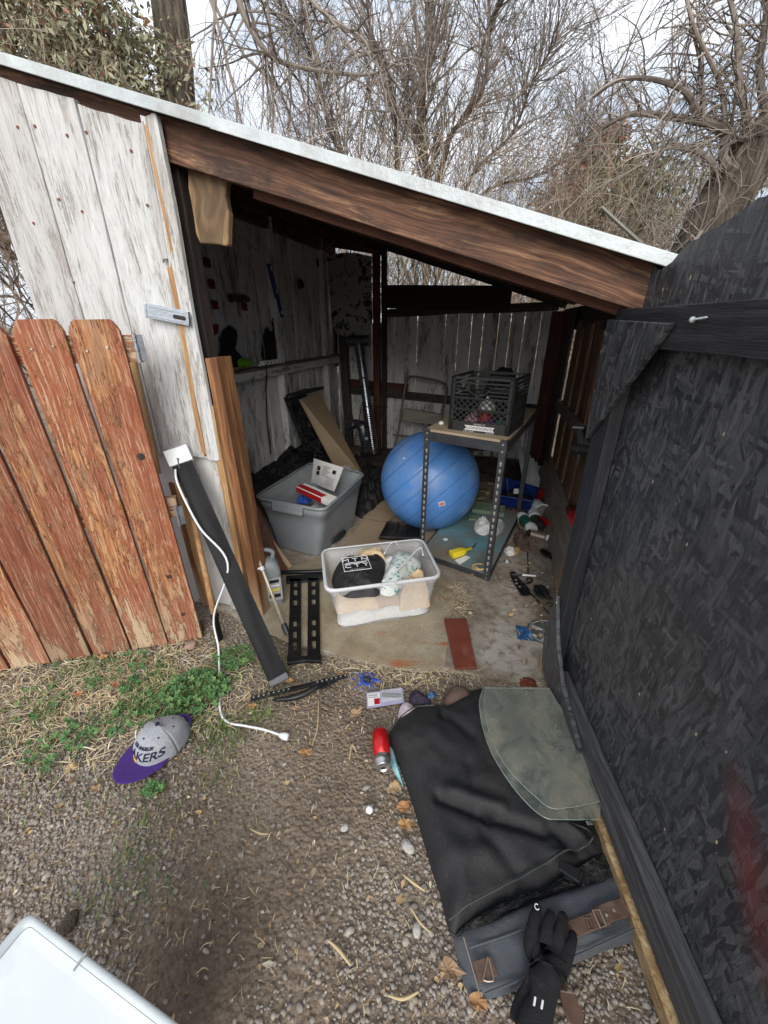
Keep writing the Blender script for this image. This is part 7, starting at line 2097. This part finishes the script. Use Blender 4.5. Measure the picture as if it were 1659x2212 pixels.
# toothed transparent dial plate and blue packet
dc = gp(1188, 1362, .03); dial = thing('toothed_plate', 'round grey toothed plate lying by the black door', 'plate', dc)
mb = MB(); pts = []
for k in range(120):
    t = k*math.pi/60; r = .098 + (.0032 if k % 2 else 0); pts.append((dc.x+math.cos(t)*r, dc.y+math.sin(t)*r*.88))
mb.prism(pts, .016, .020); mb.build('plate', 'plate_grey', dial, world_mesh=True) if 'plate_grey' in MAT else None
simple('plate_grey', (.075, .075, .072), .3, var=.5, scale=18, dirt=(.22, .21, .20), dirtamt=.42)
if 'plate' not in [c.name for c in dial.children]: mb.build('plate', 'plate_grey', dial, world_mesh=True)
for (a_, b_) in ((.2, .5), (2.4, 2.75), (3.9, 4.3)):
    mb = MB(); mb.slab([Vector((dc.x+math.cos(t)*r, dc.y+math.sin(t)*r*.88, .0204)) for t, r in ((a_, .03), (a_, .085), (b_, .085), (b_, .03))], Z3, .001); mb.build('label', 'print_grey', dial, world_mesh=True)
mb = MB(); mb.tube([Vector((dc.x+math.cos(t)*.09, dc.y+math.sin(t)*.079, .021)) for t in [k*math.pi/20 for k in range(40)]], .0016, 5, closed=True); mb.build('ring', 'print_grey', dial, world_mesh=True)
simple('packet_blue', (.03, .10, .24), .25, var=.6, scale=40, dirt=(.5, .55, .6), dirtamt=.36)
o, p, nn = sheet([gp(x, y, .016) for x, y in ((1114, 1350), (1118, 1380), (1166, 1386), (1158, 1358))], .001, 'shiny blue packet next to the toothed plate', 'packet', 'packet_blue', 'packet', .006, 8)
# red tile and amber disc
mb = quadbox([gp(x, y, .03) for x, y in ((959, 1336), (1007, 1335), (1030, 1442), (983, 1443))], .020, .010); solo(mb, 'red_tile', 'tile_red', 'flat rectangular red brown tile on the edge of the carpet', 'tile', bevel=.0015)
rfl = thing('amber_reflector', 'round amber reflector lying in front of the slab edge', 'reflector', gp(1141, 1476, 0))
simple('amber', (.20, .065, .025), .3, var=.2, scale=30)
q = gp(1141, 1475, .012); mb = MB(); mb.lathe([(.034, 0), (.036, .003), (.034, .008)], 32, Matrix.Translation((q.x, q.y, .004)) @ Matrix.Diagonal((1, .85, 1, 1))); mb.build('rim', 'amber', rfl, world_mesh=True)
mb = MB(); mb.lathe([(.029, .0082), (.027, .010), (.0005, .0105)], 32, Matrix.Translation((q.x, q.y, .004)) @ Matrix.Diagonal((1, .85, 1, 1))); mb.build('face', 'tile_red', rfl, world_mesh=True)
# dry plant litter on the slab beside the tile
mb = MB(); rg = random.Random(66)
for i in range(260):
    px = rg.gauss(990, 15); py = rg.uniform(1262, 1332); p = gp(px, py, .014)
    strip(mb, p.x, p.y, .016+rg.uniform(0, .008), rg.uniform(.01, .045), rg.uniform(.0007, .0016), rg.uniform(0, 6.28), rg.uniform(-1.5, 1.5), .004)
for i in range(160):
    px = rg.uniform(640, 1200); py = 1452 + (px-900)*.07 + rg.gauss(0, 9); p = gp(px, py, .006)
    strip(mb, p.x, p.y, .010, rg.uniform(.01, .04), rg.uniform(.0007, .0016), rg.uniform(0, 6.28), rg.uniform(-1.5, 1.5), .004)
tag(mb.build('plant_litter', 'straw'), kind='stuff')

# ------------------------------------------------------------ small things on the gravel
mb = MB(); rg = random.Random(9)
for i in range(170):
    a = rg.uniform(0, 6.28); r = abs(rg.gauss(0, 1)); px = 792 + math.cos(a)*r*17; py = 1468 + math.sin(a)*r*11; p = gp(px, py, .008); s = rg.uniform(.002, .005)
    b = rg.uniform(0, 6.28); mb.prism([(p.x+math.cos(b+k*2.1)*s, p.y+math.sin(b+k*2.1)*s*.8) for k in range(3)], .006, .006+rg.uniform(.002, .006))
tag(mb.build('blue_fragments', 'bright_blue'), 'patch of broken bright blue fragments on the gravel', None, kind='stuff')
mb = MB(); a, b = gp(786, 1466, .018), gp(800, 1470, .018); mb.tube([a, b], .011, 14); solo(mb, 'black_cylinder', 'black_plastic', 'short black cylinder lying on the blue fragments', 'cap', bevel=.002)
bp = thing('blister_pack', 'blister pack with a black tube lying on the gravel', 'package', gp(832, 1512, .004))
z = .010; q = [gp(x, y, z) for x, y in ((791, 1497), (870, 1487), (873, 1517), (793, 1530))]
simple('lilac', (.36, .36, .52), .4, var=.15, scale=20)
mb = quadbox(q, z-.002, .003); mb.build('card', 'lilac', bp, world_mesh=True)
def bq(u, v, zz): return q[0].lerp(q[1], u).lerp(q[3].lerp(q[2], u), v) + Z3*(zz-z)
for u0, v0, u1, v1, m in ((.03, .10, .36, .90, 'white_paper'), (.20, .50, .35, .88, 'red_plastic'), (.05, .2, .3, .3, 'print_grey'), (.05, .36, .3, .42, 'print_grey')):
    mb = MB(); e = .0016 if m == 'white_paper' else .0026; mb.slab([bq(u0, v0, z+e), bq(u1, v0, z+e), bq(u1, v1, z+e), bq(u0, v1, z+e)], Z3, .0008); mb.build('print', m, bp, world_mesh=True)
mb = MB(); mb.tube([bq(.42, .35, z+.008), bq(.93, .62, z+.008)], .0075, 12); mb.build('tube', 'black_metal', bp, world_mesh=True)
mb = MB(); mb.slab([bq(.38, .12, z+.002), bq(.97, .12, z+.002), bq(.97, .88, z+.002), bq(.38, .88, z+.002)], Z3, .016); mb.build('blister', 'clear_bag', bp, world_mesh=True, bevel=.004)
mb = MB(); cloth_lump(mb, [gp(x, y, .02) for x, y in ((884, 1500), (892, 1486), (905, 1486), (925, 1502), (932, 1512), (905, 1516), (888, 1512))], .004, .022, .012, 50, 2, 8, 40, 2); solo(mb, 'dark_lace', 'lace', 'dark purple lacy cloth scrap beside the blister pack', 'cloth', smooth=True) if 'lace' in MAT else None
simple('lace', (.028, .018, .04), .8, var=.7, scale=90)
if 'dark_lace' not in bpy.data.objects: solo(mb, 'dark_lace', 'lace', 'dark purple lacy cloth scrap beside the blister pack', 'cloth', smooth=True)
mb = MB(); cloth_lump(mb, [gp(x, y, .02) for x, y in ((922, 1495), (932, 1488), (942, 1492), (938, 1500), (926, 1503))], .006, .012, .006, 90, 2, 5, 24, 2); solo(mb, 'blue_wrapper', 'packet_blue', 'small blue and white wrapper between the lace and the shoe', 'wrapper')
mb = MB(); cloth_lump(mb, [gp(x, y, .03) for x, y in ((958, 1510), (965, 1490), (985, 1478), (1012, 1482), (1020, 1500), (1000, 1515), (975, 1520))], .004, .050, .004, 20, 2, 12, 60, 3); sh = solo(mb, 'shoe', 'brown_suede', 'brown suede shoe heel sticking out behind the garment bag', 'shoe', smooth=True)
simple('print_cloth', (.62, .52, .56), .9, var=.35, scale=45); simple('teal_cloth', (.22, .42, .45), .9, var=.35, scale=25)
mb = MB(); cloth_lump(mb, [gp(x, y, .02) for x, y in ((860, 1548), (866, 1518), (880, 1510), (893, 1520), (905, 1530), (880, 1560))], .004, .018, .008, 30, 2, 8, 40, 2); solo(mb, 'print_cloth', 'print_cloth', 'white and pink printed cloth under the corner of the garment bag', 'cloth', smooth=True)
mb = MB(); cloth_lump(mb, [gp(x, y, .02) for x, y in ((840, 1608), (850, 1615), (872, 1690), (868, 1688), (846, 1650))], .003, .014, .006, 30, 2, 8, 40, 2); solo(mb, 'teal_cloth', 'teal_cloth', 'pale teal cloth edge beside the red can', 'cloth', smooth=True)
mb = MB(); q = gp(798, 1749, .012); mb.lathe([(.0005, -.012), (.008, -.009), (.012, 0), (.008, .009), (.0005, .012)], 16, Matrix.Translation((q.x, q.y, .012))); solo(mb, 'white_ball', 'white_plastic', 'small whitish ball on the gravel below the can', 'ball', smooth=True)
# stones
def stone(px, py, s, mat, lb, seed):
    rg = random.Random(seed); p = gp(px, py, 0); mb = MB(); ic = [q.copy() for q in ICO_V]
    M_ = Matrix.Translation((p.x, p.y, s*.35)) @ Matrix.Rotation(rg.uniform(0, 6), 4, 'Z') @ Matrix.Diagonal((s*1.2, s*.85, s*.6, 1))
    mb.add([q*rg.uniform(.8, 1.15) for q in ic], ICO_F, M_); solo(mb, 'stone', mat, lb, 'stone', sub=1)
stone(413, 1398, .030, 'stone_pink', 'pinkish stone in front of the picket gate', 1)
stone(880, 1832, .024, 'stone_white', 'large whitish flat stone beside the garment bag', 2)
stone(150, 2000, .030, 'heap', 'brown lump of earth beside the white tote', 3)
stone(900, 2012, .018, 'stone_white', 'rounded pale stone left of the satchel', 4)
stone(745, 1790, .014, 'stone_white', 'small white stone in the middle of the gravel', 5)
# fallen leaves
def leaf(px, py, s, lb, seed, name='fallen_leaf'):
    rg = random.Random(seed); p = gp(px, py, .008); pts = []; n_ = 15; a0 = rg.uniform(0, 6.28)
    for k in range(n_):
        t = 2*math.pi*k/n_; r = s*(.95 if k % 5 == 0 else .85)*rg.uniform(.78, 1.1)*(1.45 if k == 0 else 1); pts.append((math.cos(t+a0)*r, math.sin(t+a0)*r*.75))
    mb = MB(); vs = [(x, y, .010 + s*rg.uniform(-.05, .45)) for x, y in pts] + [(x*.45, y*.45, .010+s*rg.uniform(0, .18)) for x, y in pts] + [(0, 0, .010)]
    fs = [(k, (k+1) % n_, n_+(k+1) % n_, n_+k) for k in range(n_)] + [(n_+k, n_+(k+1) % n_, 2*n_) for k in range(n_)]
    mb.add([(p.x+v[0], p.y+v[1], v[2]) for v in vs], fs); o = solo(mb, name, 'dry_leaf', lb, 'leaf', smooth=False)
    sm = o.modifiers.new('solid', 'SOLIDIFY'); sm.thickness = .0006; return o
for i, (px, py, s, lb) in enumerate(((660, 1628, .024, 'orange leaf on the gravel below the white plug'), (853, 1703, .026, 'reddish leaf just below the red can'), (872, 1745, .024, 'reddish brown leaf at the bag edge, second below the can'), (876, 1782, .026, 'tan curled leaf at the bag edge, third below the can'),
    (968, 2095, .028, 'big tan leaf beside the lower corner of the satchel'), (1030, 2165, .022, 'pale yellow leaf below the satchel corner'), (545, 1526, .018, 'small orange leaf in front of the bracket arm'), (625, 1470, .016, 'orange leaf beside the foot of the strip light'),
    (768, 1543, .028, 'dark brown leaf below the blister pack'), (640, 1530, .016, 'pale yellow leaf between the arm and the blister pack'), (250, 1480, .020, 'orange leaf on the straw above the cap'), (225, 1420, .022, 'tan leaf on the straw below the gate'),
    (170, 1500, .020, 'tan leaf left of the cap on the straw'), (152, 1660, .018, 'orange brown leaf left of the purple brim'), (208, 1705, .018, 'orange leaf just below the cap brim'), (355, 1508, .026, 'rust orange leaf above the cap among the weeds'),
    (735, 1455, .014, 'yellow leaf near the blue fragments'), (385, 1560, .014, 'yellow leaf on the weeds beside the cap'))):
    leaf(px, py, s, lb, 100+i)
# low mallow weeds between the cap and the strip light
def weed(px, py, n_, rad, lb, seed):
    rg = random.Random(seed); p = gp(px, py, 0); t = thing('mallow_plant', lb, 'weed', (p.x, p.y, 0), group='low green weeds by the gate'); mb = MB(); sm = MB()
    for k in range(n_):
        a = rg.uniform(0, 6.28); r = rad*math.sqrt(rg.random()); x, y = p.x+math.cos(a)*r, p.y+math.sin(a)*r*.8; z = .008 + (.055 if n_ > 100 else .022)*rg.random()*(1-.5*r/rad)
        s = rg.uniform(.004, .014); tilt = Vector((rg.gauss(0, .35), rg.gauss(-.15, .35), 1)).normalized(); X = tilt.orthogonal().normalized(); Y = tilt.cross(X); c = Vector((x, y, z)); b0 = rg.uniform(0, 6.28)
        lob = []
        for j in range(20):
            f = j/20*5.4; rr = s*(1 + .16*math.cos(j*math.pi*2/4)); lob.append(c + X*math.cos(b0+f)*rr + Y*math.sin(b0+f)*rr + tilt*s*.22*math.cos(j*math.pi/2))
        m0 = len(lob); mb.add(lob + [c - tilt*s*.25], [(j, j+1, m0) for j in range(m0-1)])
        sm.tube([Vector((p.x+(x-p.x)*.5, p.y+(y-p.y)*.5, 0)), Vector((x, y, z-.004))], .0009, 3, cap=False)
    mb.build('foliage', 'mallow', t, world_mesh=True); sm.build('stems', 'grass', t, world_mesh=True)
weed(425, 1500, 300, .125, 'largest clump of green mallow beside the white cord', 1)
weed(505, 1425, 75, .085, 'small green mallow clump behind the foot of the strip light', 2)
weed(345, 1530, 70, .12, 'green mallow clump just above the cap', 3)
weed(270, 1455, 60, .14, 'sparse green weeds in front of the middle of the gate', 4)
weed(210, 1570, 50, .12, 'sparse green weeds left of the cap', 5)
weed(120, 1620, 35, .10, 'thin green weeds near the left edge below the straw', 6)
weed(330, 1712, 26, .03, 'tiny green sprig under the cap brim', 7)
weed(60, 1530, 30, .13, 'sparse weeds at the far left on the straw', 8)
# sticks
def stick(ctrl, r, lb):
    mb = MB(); mb.tube(curve([gp(x, y, .010) for x, y in ctrl], 14), [r*(1-.5*abs(i-7)/7) for i in range(14)], 6); solo(mb, 'twig', 'straw', lb, 'twig', smooth=True)
for i, (c_, r_) in enumerate((([(1140-433, 2030), (730, 2050), (757, 2085)], .0042), ([(838, 2150), (870, 2158), (905, 2142)], .0036), ([(872, 1890), (890, 1905), (918, 1925)], .0036), ([(888, 1960), (905, 1990), (930, 2015)], .0030), ([(688, 1510), (686, 1570), (674, 1610)], .0026), ([(755, 1640), (760, 1610), (770, 1625)], .0034), ([(540, 1790), (560, 1800), (580, 1802)], .0026))):
    stick(c_, r_, ['thick pale curved twig near the bottom middle of the gravel', 'curved pale twig left of the satchel bottom corner', 'split pale twig beside the garment bag edge', 'thin curved twig above the satchel left corner', 'long thin twig below the bracket arm', 'short dark twig below the brown leaf', 'short pale twig right of the cap'][i])
# ------------------------------------------------------------ on the roof
mb = MB(); mb.tube([fp(1392, 532, .35), fp(1345, 490, .38), fp(1300, 448, .4)], .006, 8); solo(mb, 'metal_rod', 'khaki_metal', 'thin grey rod standing up at a slant from the low end of the roof', 'rod')
mb = MB(); mb.box((0, 0, .010), (.035, .03, .018)); o = mb.build('yellow_block', 'yellow_plastic', bevel=.004, M=Matrix.Translation(L(2.10, .06, roof_z(2.10)+.024))); tag(o, 'small yellow block on the low corner of the roof', 'block')
